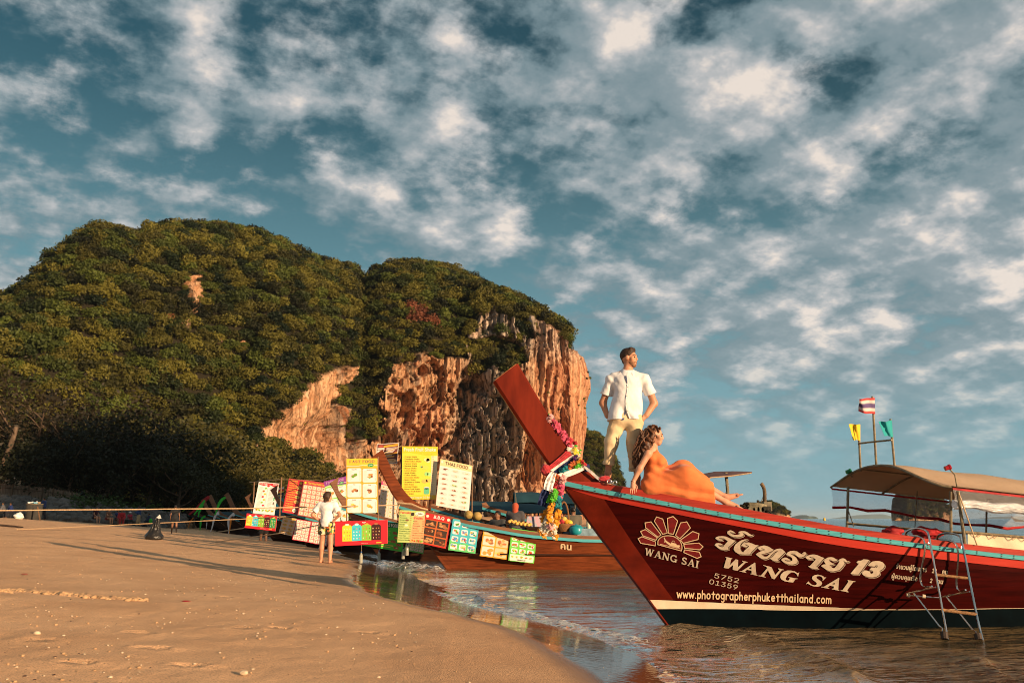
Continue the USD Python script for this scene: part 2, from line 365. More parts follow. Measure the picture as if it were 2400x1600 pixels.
# a crumbled wrack line, footprints and a furrow near the camera
def along(x, y, P):
    best = np.full(x.shape, 1e9)
    for a, b in zip(P[:-1], P[1:]):
        d = b - a; t = np.clip(((x - a[0]) * d[0] + (y - a[1]) * d[1]) / (d @ d), 0, 1); best = np.minimum(best, np.hypot(x - a[0] - t * d[0], y - a[1] - t * d[1]))
    return best
wrack = A([ground_at(*q)[:2] for q in ((-40, 1382), (60, 1387), (160, 1395), (250, 1402), (330, 1407))])
near = (np.hypot(X, Y) < 30) & (Y > 0)
nz = meshkit.fbm(np.stack([X, Y, 0 * X], -1) * 14, 3, 21)
Z += np.where(near, .05 * np.exp(-(along(X, Y, wrack) / .07) ** 2) * np.clip(nz * 3 - .9, 0, 1), 0)
for fx, fy, ang in ((445, 1559, .3), (360, 1520, .2), (655, 1470, .5), (570, 1472, .4), (330, 1480, .1), (180, 1552, .2), (640, 1290, .2), (740, 1320, .6), (230, 1318, 0.1), (860, 1480, .4), (90, 1500, .3), (520, 1400, .3)):
    c = ground_at(fx, fy); dx, dy = X - c[0], Y - c[1]; ca, sa = math.cos(ang), math.sin(ang)
    u, v = dx * ca + dy * sa, -dx * sa + dy * ca
    Z += np.where(near, -.032 * np.exp(-((u / .12) ** 2 + (v / .045) ** 2) ** 2) + .012 * np.exp(-(np.sqrt((u / .15) ** 2 + (v / .075) ** 2) - 1.05) ** 2 * 9), 0)
D = shore_d(X, Y)
wn = meshkit.fbm(np.stack([X * .55, Y * .4, 0 * X], -1), 3, 31) - .5
wet = np.clip((1.95 - .045 * np.clip(Y - 13, 0, 12) - .55 * np.clip((11.5 - Y) / 3, 0, 1) + 1.0 * wn - D) / .35, 0, 1)          # swash zone: a film of water left by the last wave
damp = np.clip((3.0 + 2.2 * wn - D) / 1.6, 0, 1)
N = {"g": ("geometry", {}), "w": ("attribute", {"attribute": "wet"}), "d": ("attribute", {"attribute": "damp"}),
     "n1": ("noise_texture", {"scale": 1.1, "detail": 5.0}), "n2": ("noise_texture", {"scale": 90.0, "detail": 3.0}), "n3": ("noise_texture", {"scale": 14.0, "detail": 6.0, "roughness": .65}),
     "c1": ("rgb_ramp", {"ramp": [(.3, (.57, .325, .175)), (.7, (.70, .42, .235))]}), "c2": ("rgb_ramp", {"ramp": [(.33, (.45, .45, .45)), (.47, (.97, .97, .97)), (.6, (1.05, 1.04, 1.02)), (.7, (1.3, 1.26, 1.18))]}),
     "mul": ("mix_color", {"blend_type": "multiply", "fac": .75, "use_clamp": False}),
     "dk": ("mix_color", {"blend_type": "multiply", "b": (.74, .70, .68)}), "wc": ("mix_color", {"b": (.15, .075, .032)}),
     "rg": ("map_range", {"from_min": 0, "from_max": 1, "to_min": .92, "to_max": .055, "clamp": True}),
     "hs": ("math", {"math_type": "add"}), "bp": ("bump", {"strength": .85, "distance": .016}), "nm": ("mix_vector", {}),
     "wv": ("mapping", {"scale": (3.0, 9.0, 1.0)}), "wnz": ("noise_texture", {"scale": 1.6, "detail": 3.0}), "wb": ("bump", {"strength": .10, "distance": .02}),
     "sp": ("map_range", {"from_min": 0, "from_max": 1, "to_min": .12, "to_max": 1.0}),
     "p": ("principled_bsdf", {"specular_ior_level": .5})}
L = [("g.position", "n1.vector"), ("g.position", "n2.vector"), ("g.position", "n3.vector"), ("n1.fac", "c1.fac"), ("n2.fac", "c2.fac"), ("c1.color", "mul.a"), ("c2.color", "mul.b"),
     ("d.fac", "dk.fac"), ("mul.result", "dk.a"), ("w.fac", "wc.fac"), ("dk.result", "wc.a"), ("wc.result", "p.base_color"), ("w.fac", "rg.value"), ("rg.result", "p.roughness"),
     ("n2.fac", "hs.value1"), ("n3.fac", "hs.value2"), ("hs.value", "bp.height"), ("g.position", "wv.vector"), ("wv.vector", "wnz.vector"), ("wnz.fac", "wb.height"),
     ("w.fac", "nm.fac"), ("bp.normal", "nm.a"), ("wb.normal", "nm.b"), ("nm.result", "p.normal"), ("w.fac", "sp.value"), ("sp.result", "p.specular_ior_level")]
SAND = usdkit.material(stage, "/World/Looks/sand", N, L, surface="p.BSDF")
g = grid(np.stack([X, Y, Z], -1), closed=True)
part(None, "sand_beach", g, SAND, smooth=True, kind="structure", prim={"wet": wet.ravel(), "damp": damp.ravel()})

# water: swell, ripples, and the broken wave running up the sand
rings = np.r_[np.geomspace(3.0, 60, 330), np.geomspace(61, 420, 90), np.geomspace(440, 40000, 60)]
X, Y = fan(rings, .2)
D = shore_d(X, Y); R = np.hypot(X, Y)
P3 = np.stack([X, Y, 0 * X], -1)
fade = np.clip(1.3 - R / 60, 0.04, 1)
Z = fade * (.030 * (meshkit.fbm(P3 * A([1.5, 1.1, 1]), 3, 41) - .5) + .022 * np.sin(1.9 * X * .55 + 1.9 * Y * .83 + 5 * meshkit.noise(P3 * .3, 4)) * np.clip(-D / 3, 0, 1)) + .02 * fade * (meshkit.fbm(P3 * A([3.2, 5.5, 1]), 3, 43) - .5) * np.clip(-D / 1.2, 0.2, 1)
foam = np.zeros_like(X)
def crest(pts, h, w, fo, seed, back=3.0):
    """A breaking crest along points of the survey photograph, steep on the shore side."""
    global Z, foam
    P = A([CAM + ray(*q) * (-CAM[2] / ray(*q)[2]) for q in pts])[:, :2]; P = spline(P, 40)
    best = np.full(X.shape, 1e9); sg = np.zeros(X.shape)
    for a, b in zip(P[:-1], P[1:]):
        d = b - a; t = np.clip(((X - a[0]) * d[0] + (Y - a[1]) * d[1]) / (d @ d), 0, 1)
        qx, qy = X - a[0] - t * d[0], Y - a[1] - t * d[1]; r = np.hypot(qx, qy); m = r < best
        best = np.where(m, r, best); sg = np.where(m, np.sign(d[0] * qy - d[1] * qx), sg)
    nn = meshkit.fbm(P3 * 2.2, 3, seed); rag = meshkit.fbm(P3 * 9, 3, seed + 1)
    prof = np.where(sg > 0, np.exp(-(best / (w * .45)) ** 2), np.exp(-(best / (w * back)) ** 2))
    Z = Z + h * prof * (.45 + 1.1 * nn) + (fo > 0) * h * .8 * prof * (rag - .5)
    foam = np.maximum(foam, fo * np.where(sg > 0, np.exp(-(best / (w * .9)) ** 2), np.exp(-(best / (w * back * 1.4)) ** 1.5)) * (.45 + nn))
crest(((1120, 1408), (1200, 1433), (1290, 1455), (1370, 1475), (1450, 1492), (1490, 1500)), .05, .16, 1.0, 51)
crest(((905, 1350), (960, 1372), (1040, 1392), (1120, 1408)), .035, .16, .8, 53)
crest(((850, 1322), (900, 1326), (960, 1331), (1020, 1338)), .16, .40, 1.05, 55, 1.6)
crest(((560, 1268), (640, 1277), (720, 1290), (790, 1303)), .16, .5, .8, 57, 2.0)
crest(((440, 1252), (520, 1260), (600, 1270)), .14, .5, .8, 59, 2.0)
crest(((1480, 1600), (1560, 1575), (1500, 1545), (1430, 1520)), .02, .12, .45, 61)
crest(((1640, 1478), (1760, 1502), (1880, 1540), (1990, 1592)), .085, .30, .0, 63, 1.5)
crest(((2000, 1500), (2150, 1520), (2300, 1560)), .05, .3, .0, 65, 1.8)
bed = sand_z(X, Y)
depth = np.maximum(Z - bed, 0) * (D < 60)
Z = np.where(bed > Z + .25, Z - .25, Z)
N = {"g": ("geometry", {}), "dp": ("attribute", {"attribute": "depth"}), "fo": ("attribute", {"attribute": "foam"}),
     "cr": ("rgb_ramp", {"ramp": [(0, (.15, .095, .045)), (.18, (.060, .048, .018)), (.5, (.026, .036, .022)), (1, (.008, .040, .050))]}), "dn": ("math", {"math_type": "divide", "value2": 3.0}),
     "m1": ("mapping", {"scale": (1.0, 1.9, 1.0)}), "n1": ("noise_texture", {"scale": 2.6, "detail": 5.0, "roughness": .55, "distortion": .6}), "b1": ("bump", {"strength": .55, "distance": .07}),
     "p": ("principled_bsdf", {"roughness": .09, "ior": 1.33, "specular_ior_level": .4}), "m9": ("mapping", {"scale": (.22, .45, 1.0)}), "n9": ("noise_texture", {"scale": 1.0, "detail": 6.0, "roughness": .6}), "b9": ("bump", {"strength": 1.0, "distance": .55}),
     "al": ("map_range", {"range_type": "smoothstep", "from_min": .0, "from_max": .16, "to_min": .10, "to_max": 1.0}),
     "tr": ("transparent_bsdf", {"color": (.86, .80, .72)}), "gl": ("glossy_bsdf", {"color": (1, 1, 1), "roughness": .05}), "fr": ("fresnel", {"IOR": 1.33}),
     "m_t": ("mix_closure", {}), "m_w": ("mix_closure", {}),
     "vo": ("voronoi_texture", {"feature": "distance_to_edge", "scale": 5.0, "randomness": 1.0}), "vn": ("noise_texture", {"scale": 4.0, "detail": 5.0, "distortion": .5}), "fnz": ("noise_texture", {"scale": 16.0, "detail": 5.0, "roughness": .65}),
     "va": ("vector_math", {"math_type": "multiply_add", "vector2": (.45, .45, .45)}),
     "e": ("map_range", {"from_min": 0, "from_max": .16, "to_min": .42, "to_max": -.12, "clamp": True}), "f1": ("math", {"math_type": "add"}), "f2": ("math", {"math_type": "multiply"}),
     "f3": ("map_range", {"range_type": "smoothstep", "from_min": .34, "from_max": .62, "to_min": 0, "to_max": .92}),
     "fd": ("principled_bsdf", {"base_color": (.62, .60, .57), "roughness": .75}), "fb": ("bump", {"strength": .9, "distance": .04}), "m_f": ("mix_closure", {})}
L = [("dp.fac", "dn.value1"), ("dn.value", "cr.fac"), ("cr.color", "p.base_color"), ("g.position", "m1.vector"), ("m1.vector", "n1.vector"), ("n1.fac", "b1.height"), ("g.position", "m9.vector"), ("m9.vector", "n9.vector"), ("n9.fac", "b9.height"), ("b9.normal", "b1.normal"), ("b1.normal", "p.normal"), ("b1.normal", "gl.normal"),
     ("dp.fac", "al.value"), ("al.result", "m_w.fac"), ("fr.fac", "m_t.fac"), ("tr.BSDF", "m_t.closure1"), ("gl.BSDF", "m_t.closure2"), ("m_t.closure", "m_w.closure1"), ("p.BSDF", "m_w.closure2"),
     ("g.position", "vn.vector"), ("vn.color", "va.vector1"), ("g.position", "va.vector3"), ("va.vector", "vo.vector"), ("vo.distance", "e.value"), ("g.position", "fnz.vector"), ("fnz.fac", "f1.value1"), ("e.result", "f1.value2"),
     ("f1.value", "f2.value1"), ("fo.fac", "f2.value2"), ("f2.value", "f3.value"), ("fnz.fac", "fb.height"), ("fb.normal", "fd.normal"), ("f3.result", "m_f.fac"), ("m_w.closure", "m_f.closure1"), ("fd.BSDF", "m_f.closure2")]
WATER = usdkit.material(stage, "/World/Looks/water", N, L, surface="m_f.closure")
part(None, "sea_water", grid(np.stack([X, Y, Z], -1), closed=True), WATER, smooth=True, kind="structure", prim={"depth": depth.ravel() + 3.2 * (D > 60).ravel() * 0 + 9 * (R > 150).ravel(), "foam": foam.ravel()})

# ---------------------------------------------------------------- limestone headland
TOP = A([(-300, 760), (-100, 700), (0, 662), (30, 632), (75, 580), (110, 550), (140, 522), (170, 512), (230, 520), (262, 537), (300, 517), (345, 507), (400, 509), (450, 512), (520, 525), (560, 527), (600, 545), (650, 570), (690, 588), (740, 605), (790, 622), (828, 642), (848, 650), (872, 615), (930, 602), (990, 607), (1040, 620), (1090, 642), (1150, 667), (1210, 692), (1260, 716), (1300, 742), (1325, 766), (1338, 783)], float)
RIM = A([(-300, 1300), (400, 1300), (560, 1150), (600, 1010), (625, 985), (650, 960), (700, 920), (735, 880), (790, 862), (835, 840), (900, 852), (960, 845), (1010, 838), (1060, 845), (1095, 850), (1115, 740), (1160, 728), (1200, 735), (1250, 745), (1300, 768), (1338, 792)], float)
YB = lambda x: np.interp(x, [-300, 0, 300, 600, 780, 850, 900, 1000, 1340], [112, 124, 142, 162, 180, 188, 188, 192, 200])
xs = np.r_[np.arange(-300, 590, 7.0), np.arange(590, 1338, 1.7), 1338]
ytop, yrim, Yb = np.interp(xs, TOP[:, 0], TOP[:, 1]) + np.interp(xs, [0, 200, 900, 1250, 1338], [34, 34, 22, 16, 12]), np.interp(xs, RIM[:, 0], RIM[:, 1]), YB(xs)
tan_el = lambda x, y: ray(x, y)[..., 2] / 1.0
NV = 300
tt = np.linspace(0, 1, NV) ** .9
W = np.interp(xs, [-300, 600, 1000, 1338], [50, 48, 40, 20])
zr = np.clip(CAM[2] + Yb * tan_el(xs, yrim), -1, None)
zs = CAM[2] + (Yb + W) * tan_el(xs, ytop)
for _ in range(6):
    s = np.clip((zs * tt[:, None] - zr) / np.maximum(zs - zr, 1), 0, 1)
    off = W * (1 - np.sqrt(1 - s ** 2 * .999))
    el = ((zs * tt[:, None] - CAM[2]) / (Yb + off)).max(0)
    zs = CAM[2] + (zs - CAM[2]) * tan_el(xs, ytop) / el
s = np.clip((zs * tt[:, None] - zr) / np.maximum(zs - zr, 1), 0, 1)
off = W * (1 - np.sqrt(1 - s ** 2 * .999))
Yg = Yb + off; Zg = zs * tt[:, None] - 3 * (1 - tt[:, None])
Pf = np.stack([np.broadcast_to((xs - 1200) / FPX, Yg.shape) * Yg / (_cp + 0 * Yg) * 1.0, Yg, Zg], -1)
d0 = ray(xs, 1214.0); Pf[..., 0] = d0[:, 0] * Yg
# rounded seaward end, then the back
F0 = Pf[0, -1]; ea = np.linspace(0, np.pi, 70)[1:]
cx, cy, zt = F0[0], F0[1] + 20, zs[-1]
zz = zt * tt - 3 * (1 - tt)
prof = np.interp(zz, [-5, 1, 3, 15.8, 20, 24, 28, 32.4, 35.6, 40, 43.5, 47, 60], [2.2, 2.6, 3.4, 3.0, 2.3, 1.6, 1.7, 0.1, .2, 1.6, 3.6, 5.5, 6])
kk = np.sqrt(np.clip((zz - 36) / (zt - 36), 0, 1)); kk = 1 - np.sqrt(1 - np.clip((zz - 38) / (zt - 38), 0, 1) ** 2 * .999)
rx, ry = (6 - prof), 20.0
Pe = np.stack([cx + np.maximum(6 - prof, .0)[:, None] * np.sin(ea) * (1 - kk[:, None] * .6), cy - 20 * np.cos(ea) * (1 - kk[:, None]), np.broadcast_to(zz[:, None], (NV, len(ea)))], -1)
xb = np.linspace(1300, -300, 26); Ybb, Wb, zsb = YB(xb) + 2 * np.interp(xb, xs, W), np.interp(xb, xs, W), np.interp(xb, xs, zs)
sb = tt[:, None] * np.ones(len(xb)); ob = Wb * (1 - np.sqrt(1 - sb ** 2 * .999))
Yk = Ybb - ob; Pb = np.stack([ray(xb, 1214.0)[:, 0] * np.interp(xb, xs, Yb + W) + 0 * Yk, Yk, zsb * tt[:, None] - 3 * (1 - tt[:, None])], -1)
P = np.concatenate([Pf, Pe, Pb], 1)
du, dv = np.gradient(P, axis=1), np.gradient(P, axis=0); nor = nrm(np.cross(du, dv))
# where it is bare: below the rim, with tongues of green; survey coordinates of every point
PX, PY = to_px(P)
nn = lambda sc, o, sd, q=P: meshkit.fbm(q * A(sc), o, sd)
edge = (nn((.12, .12, .09), 4, 71) - .5) * 60
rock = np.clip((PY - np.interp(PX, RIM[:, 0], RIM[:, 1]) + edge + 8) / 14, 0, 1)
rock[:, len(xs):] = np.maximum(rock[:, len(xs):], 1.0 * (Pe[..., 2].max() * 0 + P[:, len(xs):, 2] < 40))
def tongue(poly, soft=1.0):
    """Green growing down over the bare rock."""
    global rock
    inside = shapely.contains_xy(sg.Polygon(poly), PX + edge * .35, PY + edge * .2); rock = np.where(inside & (P[..., 1] < 215), 0.0, rock)
tongue([(835, 800), (925, 830), (905, 900), (880, 960), (885, 1030), (845, 1030), (838, 960), (800, 940), (800, 905), (845, 880)])
tongue([(1100, 800), (1150, 790), (1215, 810), (1235, 850), (1180, 880), (1150, 860), (1120, 880)])
tongue([(560, 1080), (620, 1040), (680, 1060), (760, 1090), (840, 1150), (840, 1260), (400, 1260), (400, 1150)])
tongue([(1160, 700), (1215, 720), (1250, 800), (1215, 790), (1190, 740)])
bare = lambda poly: shapely.contains_xy(sg.Polygon(poly), PX + edge * .3, PY + edge * .15) & (PX < 1340)
for poly in ([(438, 655), (470, 650), (480, 700), (462, 730), (440, 705)], [(418, 760), (440, 745), (450, 765), (430, 780)], [(405, 1090), (470, 1060), (530, 1090), (500, 1170), (440, 1200), (395, 1190)], [(170, 522), (200, 540), (195, 552), (170, 532)], [(505, 790), (520, 780), (522, 810)], [(620, 740), (650, 735), (640, 765)], [(560, 800), (572, 795), (568, 815)], [(115, 560), (130, 552), (122, 580)], [(70, 590), (82, 580), (78, 605)]):
    rock = np.where(bare(poly), 1.0, rock)
# relief: buttresses, flutes, hollows, hanging stone
wpx = P + (np.stack([nn((.25, .25, .12), 3, 61), nn((.25, .25, .12), 3, 62), nn((.4, .4, .3), 3, 63)], -1) - .5) * A([2.2, 2.2, 3.0])
ridge = lambda q_, sc, o, sd: 1 - 2 * np.abs(meshkit.fbm(q_ * A(sc), o, sd) - .5) * 1.6
zr_ = np.clip((PX - 1190) / 50, 0, 1); zl_ = np.clip((810 - PX) / 40, 0, 1); zm_ = np.clip(1 - zr_ - zl_, 0, 1)
grey = np.clip(1.2 - np.abs((PX - np.interp(PY, [720, 860, 1150], [1215, 1150, 1130])) / np.interp(PY, [720, 860, 1150], [125, 70, 95])) ** 2, 0, 1); grey = np.maximum(grey, .7 * np.clip((865 - PY + edge * .5) / 50, 0, 1) * np.clip((PX - 1130) / 40, 0, 1))
fl = nn((.13, .13, .014), 4, 81, wpx) - .5; fl2 = ridge(wpx, (.55, .55, .028), 3, 83) - .6; fl3 = ridge(wpx, (1.5, 1.5, .055), 3, 84) - .6; crag = ridge(wpx, (.9, .9, .6), 4, 88) - .6
pk = nn((.30, .30, .22), 4, 85, wpx); pk2 = nn((1.1, 1.1, .85), 3, 87, wpx); dr = nn((1.5, 1.5, .045), 3, 89, wpx); big = nn((.07, .07, .05), 3, 86, wpx) - .5
hol = (zm_ + .35) * (np.clip((pk - .57) / .08, 0, 1) ** .7 * 3.0 + np.clip((pk2 - .60) / .07, 0, 1) * 1.0)
low = np.clip((30 - P[..., 2]) / 12, 0, 1); drip = (low * .5 * (1 - zl_) + grey) * (np.clip((dr - .50) / .07, 0, 1) * 2.0 - .9)
def dent(px, py, rx, ry, d):
    return d * np.exp(-(((PX - px) / rx) ** 2 + ((PY - py) / ry) ** 2) ** 2) * (P[..., 1] < 215)
caves = dent(1105, 905, 30, 60, 5) + dent(745, 1050, 55, 70, 4) + dent(900, 1045, 28, 40, 5) + dent(1090, 960, 24, 70, 4.5) + dent(985, 870, 14, 12, 3) + dent(1055, 905, 9, 10, 3) + dent(1200, 990, 14, 60, 5) + dent(1245, 1090, 20, 50, 5) + dent(1155, 1050, 10, 70, 4) + dent(800, 985, 22, 45, 4) + dent(660, 1030, 30, 50, 2.5) + dent(1320, 1010, 14, 30, 3)
disp = rock * (8.0 * big + 4.5 * fl + (1.5 - .9 * zl_) * fl2 + (.8 - .5 * zl_) * fl3 + (.35 + .75 * zm_) * crag - hol - caves + drip) + (1 - rock) * (13.0 * (nn((.075, .075, .035), 4, 91) - .5) * np.clip(1.15 - tt[:, None], 0, 1))
disp[:, len(xs):] *= .35
gully = -4.5 * np.exp(-((PX - np.interp(PY, [640, 760, 900], [848, 862, 845])) / 15) ** 2) * np.clip((930 - PY) / 120, 0, 1) * (P[..., 1] < 260)
P = P + nor * (-1 if nor[100, 300, 1] > 0 else 1) * (disp + gully * np.clip(1.02 - tt[:, None] ** 3, 0, 1))[..., None]
def rockmat(name, tints, dark=(.022, .018, .010)):
    N = {"g": ("geometry", {}), "v": ("attribute", {"attribute": "rock"}), "gy": ("attribute", {"attribute": "grey"}), "rd": ("attribute", {"attribute": "red"}),
         "m1": ("mapping", {"scale": (.10, .10, .045)}), "n1": ("noise_texture", {"scale": 1.0, "detail": 7.0, "roughness": .65, "distortion": .9}),
         "m2": ("mapping", {"scale": (1.1, 1.1, .022)}), "n2": ("noise_texture", {"scale": 1.0, "detail": 7.0, "roughness": .66, "distortion": .3}),
         "m3": ("mapping", {"scale": (1.6, 1.6, .55)}), "n3": ("noise_texture", {"scale": 1.1, "detail": 9.0, "roughness": .75}),
         "r1": ("rgb_ramp", {"ramp": tints}), "r2": ("rgb_ramp", {"ramp": [(.36, (.10, .09, .085)), (.44, (.55, .5, .48)), (.52, (1, 1, 1)), (.62, (1.1, 1.08, 1.08)), (.7, (1.5, 1.45, 1.45))]}),
         "r3": ("rgb_ramp", {"ramp": [(.34, (.30, .27, .25)), (.46, (.8, .78, .76)), (.6, (1.15, 1.15, 1.15))]}), "gr": ("rgb_ramp", {"ramp": [(.36, (.05, .045, .04)), (.46, (.20, .175, .15)), (.56, (.40, .34, .28)), (.66, (.52, .45, .37))]}), "rr": ("rgb_ramp", {"ramp": [(.33, (.10, .035, .02)), (.43, (.30, .115, .06)), (.50, (.44, .20, .105)), (.58, (.54, .29, .16)), (.68, (.60, .38, .23))]}),
         "mg": ("mix_color", {}), "mr": ("mix_color", {}), "k1": ("math", {"math_type": "multiply", "value2": .85}),
         "a": ("mix_color", {"blend_type": "multiply", "fac": .85, "use_clamp": False}), "b": ("mix_color", {"blend_type": "multiply", "fac": .9, "use_clamp": False}),
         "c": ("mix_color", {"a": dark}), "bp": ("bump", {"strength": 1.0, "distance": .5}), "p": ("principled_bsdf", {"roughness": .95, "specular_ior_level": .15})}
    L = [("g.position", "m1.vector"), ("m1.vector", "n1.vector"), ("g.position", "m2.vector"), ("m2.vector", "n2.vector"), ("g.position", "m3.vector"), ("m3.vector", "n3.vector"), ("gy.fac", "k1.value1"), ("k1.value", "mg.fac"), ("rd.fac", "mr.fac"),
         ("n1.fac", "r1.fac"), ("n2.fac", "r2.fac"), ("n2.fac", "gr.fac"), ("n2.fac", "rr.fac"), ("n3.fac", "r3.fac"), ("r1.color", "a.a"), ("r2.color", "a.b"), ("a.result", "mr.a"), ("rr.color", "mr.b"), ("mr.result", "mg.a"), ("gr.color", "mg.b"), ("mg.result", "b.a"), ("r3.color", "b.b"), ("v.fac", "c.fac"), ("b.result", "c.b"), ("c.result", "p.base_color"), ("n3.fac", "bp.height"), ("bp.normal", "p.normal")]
    return usdkit.material(stage, "/World/Looks/" + name, N, L, surface="p.BSDF")
ROCK = rockmat("limestone", [(.30, (.26, .10, .05)), (.38, (.44, .21, .11)), (.44, (.55, .34, .20)), (.50, (.44, .22, .11)), (.55, (.53, .34, .21)), (.61, (.30, .21, .15)), (.67, (.34, .14, .065)), (.76, (.50, .34, .22))])
cl = grid(P, flip=nor[100, 300, 1] > 0)
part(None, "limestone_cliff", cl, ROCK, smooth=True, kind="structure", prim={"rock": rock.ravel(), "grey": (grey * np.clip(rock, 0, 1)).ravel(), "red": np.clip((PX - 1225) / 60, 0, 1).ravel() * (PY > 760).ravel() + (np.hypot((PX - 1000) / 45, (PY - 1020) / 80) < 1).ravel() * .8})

# ---- tree crowns made of leaf clumps
def leafcloud(r, n, leaf, seed, clumps=9, flat=.75, core=True):
    """A crown: leaf-sized faces spread over overlapping clumps, about radius r, standing on z = 0."""
    g = np.random.default_rng(seed); c = g.normal(size=(clumps, 3)); c = nrm(c) * (g.random((clumps, 1)) ** .5) * r * .62; c[:, 2] = np.abs(c[:, 2]) * flat + r * .35
    cr = r * (.32 + .25 * g.random(clumps)); k = g.choice(clumps, n, p=cr ** 2 / (cr ** 2).sum())
    d = nrm(g.normal(size=(n, 3))); d[:, 2] = np.where(d[:, 2] < -.3, -d[:, 2], d[:, 2]); P = c[k] + d * (cr[k] * (.75 + .3 * g.random(n)))[:, None]
    nr = nrm(d + .75 * g.normal(size=(n, 3))); u = nrm(np.cross(nr, g.normal(size=(n, 3)))); v = np.cross(nr, u); sz = leaf * (.6 + .8 * g.random((n, 1)))
    V = np.stack([P - u * sz, P + v * sz * .55 - nr * sz * .12, P + u * sz, P - v * sz * .55 - nr * sz * .12], 1).reshape(-1, 3); i = np.arange(n) * 4
    m = tm(V, np.stack([i, i + 1, i + 2, i + 3], 1))
    return m
FOREST = leafmat("forest_leaves", (.009, .011, .003), (.22, .19, .024), .25)
FOREST2 = leafmat("forest_leaves_green", (.007, .014, .004), (.13, .155, .020), .25)
RUST = leafmat("rust_leaves", (.10, .03, .015), (.30, .10, .045), .2)
def instancer(name, protos, pos, scale, yaw, idx, kind="stuff", label=None, catg=None, parent=None, tilt=0.25, seed=3):
    base = str(parent.GetPath()) if parent is not None else "/World"
    pi = UsdGeom.PointInstancer.Define(stage, numbered(base + "/" + name)); path = str(pi.GetPath()); rel = pi.CreatePrototypesRel()
    for n, (m, mt) in protos.items():
        usdkit.mesh(stage, f"{path}/{n}", m, mt, smooth=False); rel.AddTarget(f"{path}/{n}")
    pi.CreateProtoIndicesAttr(Vt.IntArray.FromNumpy(np.asarray(idx, np.int32))); pi.CreatePositionsAttr(Vt.Vec3fArray.FromNumpy(np.asarray(pos, np.float32)))
    sc = np.asarray(scale, np.float32); sc = np.repeat(sc[:, None], 3, 1) if sc.ndim == 1 else sc
    pi.CreateScalesAttr(Vt.Vec3fArray.FromNumpy(sc)); g = np.random.default_rng(seed); h = np.asarray(yaw) / 2; t = (g.random(len(h)) - .5) * tilt
    pi.CreateOrientationsAttr(Vt.QuathArray([Gf.Quath(float(math.cos(a) * math.cos(b)), float(math.cos(a) * math.sin(b)), float(math.sin(a) * math.sin(b)), float(math.sin(a) * math.cos(b))) for a, b in zip(h, t)]))
    return data(pi.GetPrim(), label, catg, None, kind)
CROWNS = {}
for k in range(5): CROWNS[f"tree_crown_{k:03d}"] = (leafcloud(1.0, 800, .085, 100 + k, 13), FOREST if k < 3 else FOREST2)
CROWNS["rust_crown"] = (leafcloud(1.0, 800, .085, 110, 13), RUST)
CROWNS["broad_crown"] = (leafcloud(1.0, 1000, .075, 111, 18, .5), FOREST)
g_ = np.random.default_rng(11)
fm = cl.faces; area = cl.area_faces; vis = (P[..., 1].ravel()[fm].mean(1) < 262)
wgt = area * vis * (1 - rock.ravel()[fm].mean(1)) ; cen = cl.triangles_center; fpx, fpy = to_px(cen)
sparse = (rock.ravel()[fm].mean(1) > .5) & (fpx > 600)
cands = g_.choice(len(fm), 42000, p=wgt / wgt.sum()); pts = cl.triangles[cands]; b = g_.dirichlet((1, 1, 1), len(cands)); pts = (pts * b[..., None]).sum(1)
from scipy.spatial import cKDTree
rad = .75 + 1.9 * g_.random(len(pts)) ** 2.2 + .6 * meshkit.fbm(pts * .05, 2, 5); o_ = np.argsort(-rad); pts, rad = pts[o_], rad[o_]
alive = np.ones(len(pts), bool); nbs = cKDTree(pts).query_ball_point(pts, rad * .62); keep = []
for i in range(len(pts)):
    if alive[i]: keep.append(i); alive[nbs[i]] = False
keep = A(keep); pos, sc = pts[keep] - A([0, 0, .35]), rad[keep]
ws = area * sparse; ex = g_.choice(len(fm), 380, p=ws / ws.sum()); pos = np.vstack([pos, cen[ex] - A([0, 0, .3])]); sc = np.r_[sc, .25 + .55 * g_.random(380)]
em = (g_.random(len(pos)) < .16) & (to_px(pos)[1] < np.interp(to_px(pos)[0], TOP[:, 0], TOP[:, 1]) + 14); pos[em, 2] += .3 + .8 * g_.random(em.sum()); sc[em] *= .55 + .4 * g_.random(em.sum())
kx, ky = to_px(pos); idx = g_.choice([0, 1, 2, 3, 4, 6], len(pos), p=[.16, .16, .15, .20, .20, .13])
for rx_, ry_, rr in ((400, 765, 14), (475, 900, 10), (975, 750, 14), (1010, 770, 6), (520, 735, 6)): idx = np.where(np.hypot(kx - rx_, ky - ry_) < rr, 5, idx)
scl = np.c_[sc, sc, sc * (.8 + .35 * g_.random(len(sc)))]
instancer("hillside_forest", CROWNS, pos, scl, g_.random(len(pos)) * 6.28, idx, label="dense olive forest covering the limestone headland", catg="forest")
print("forest", len(pos))

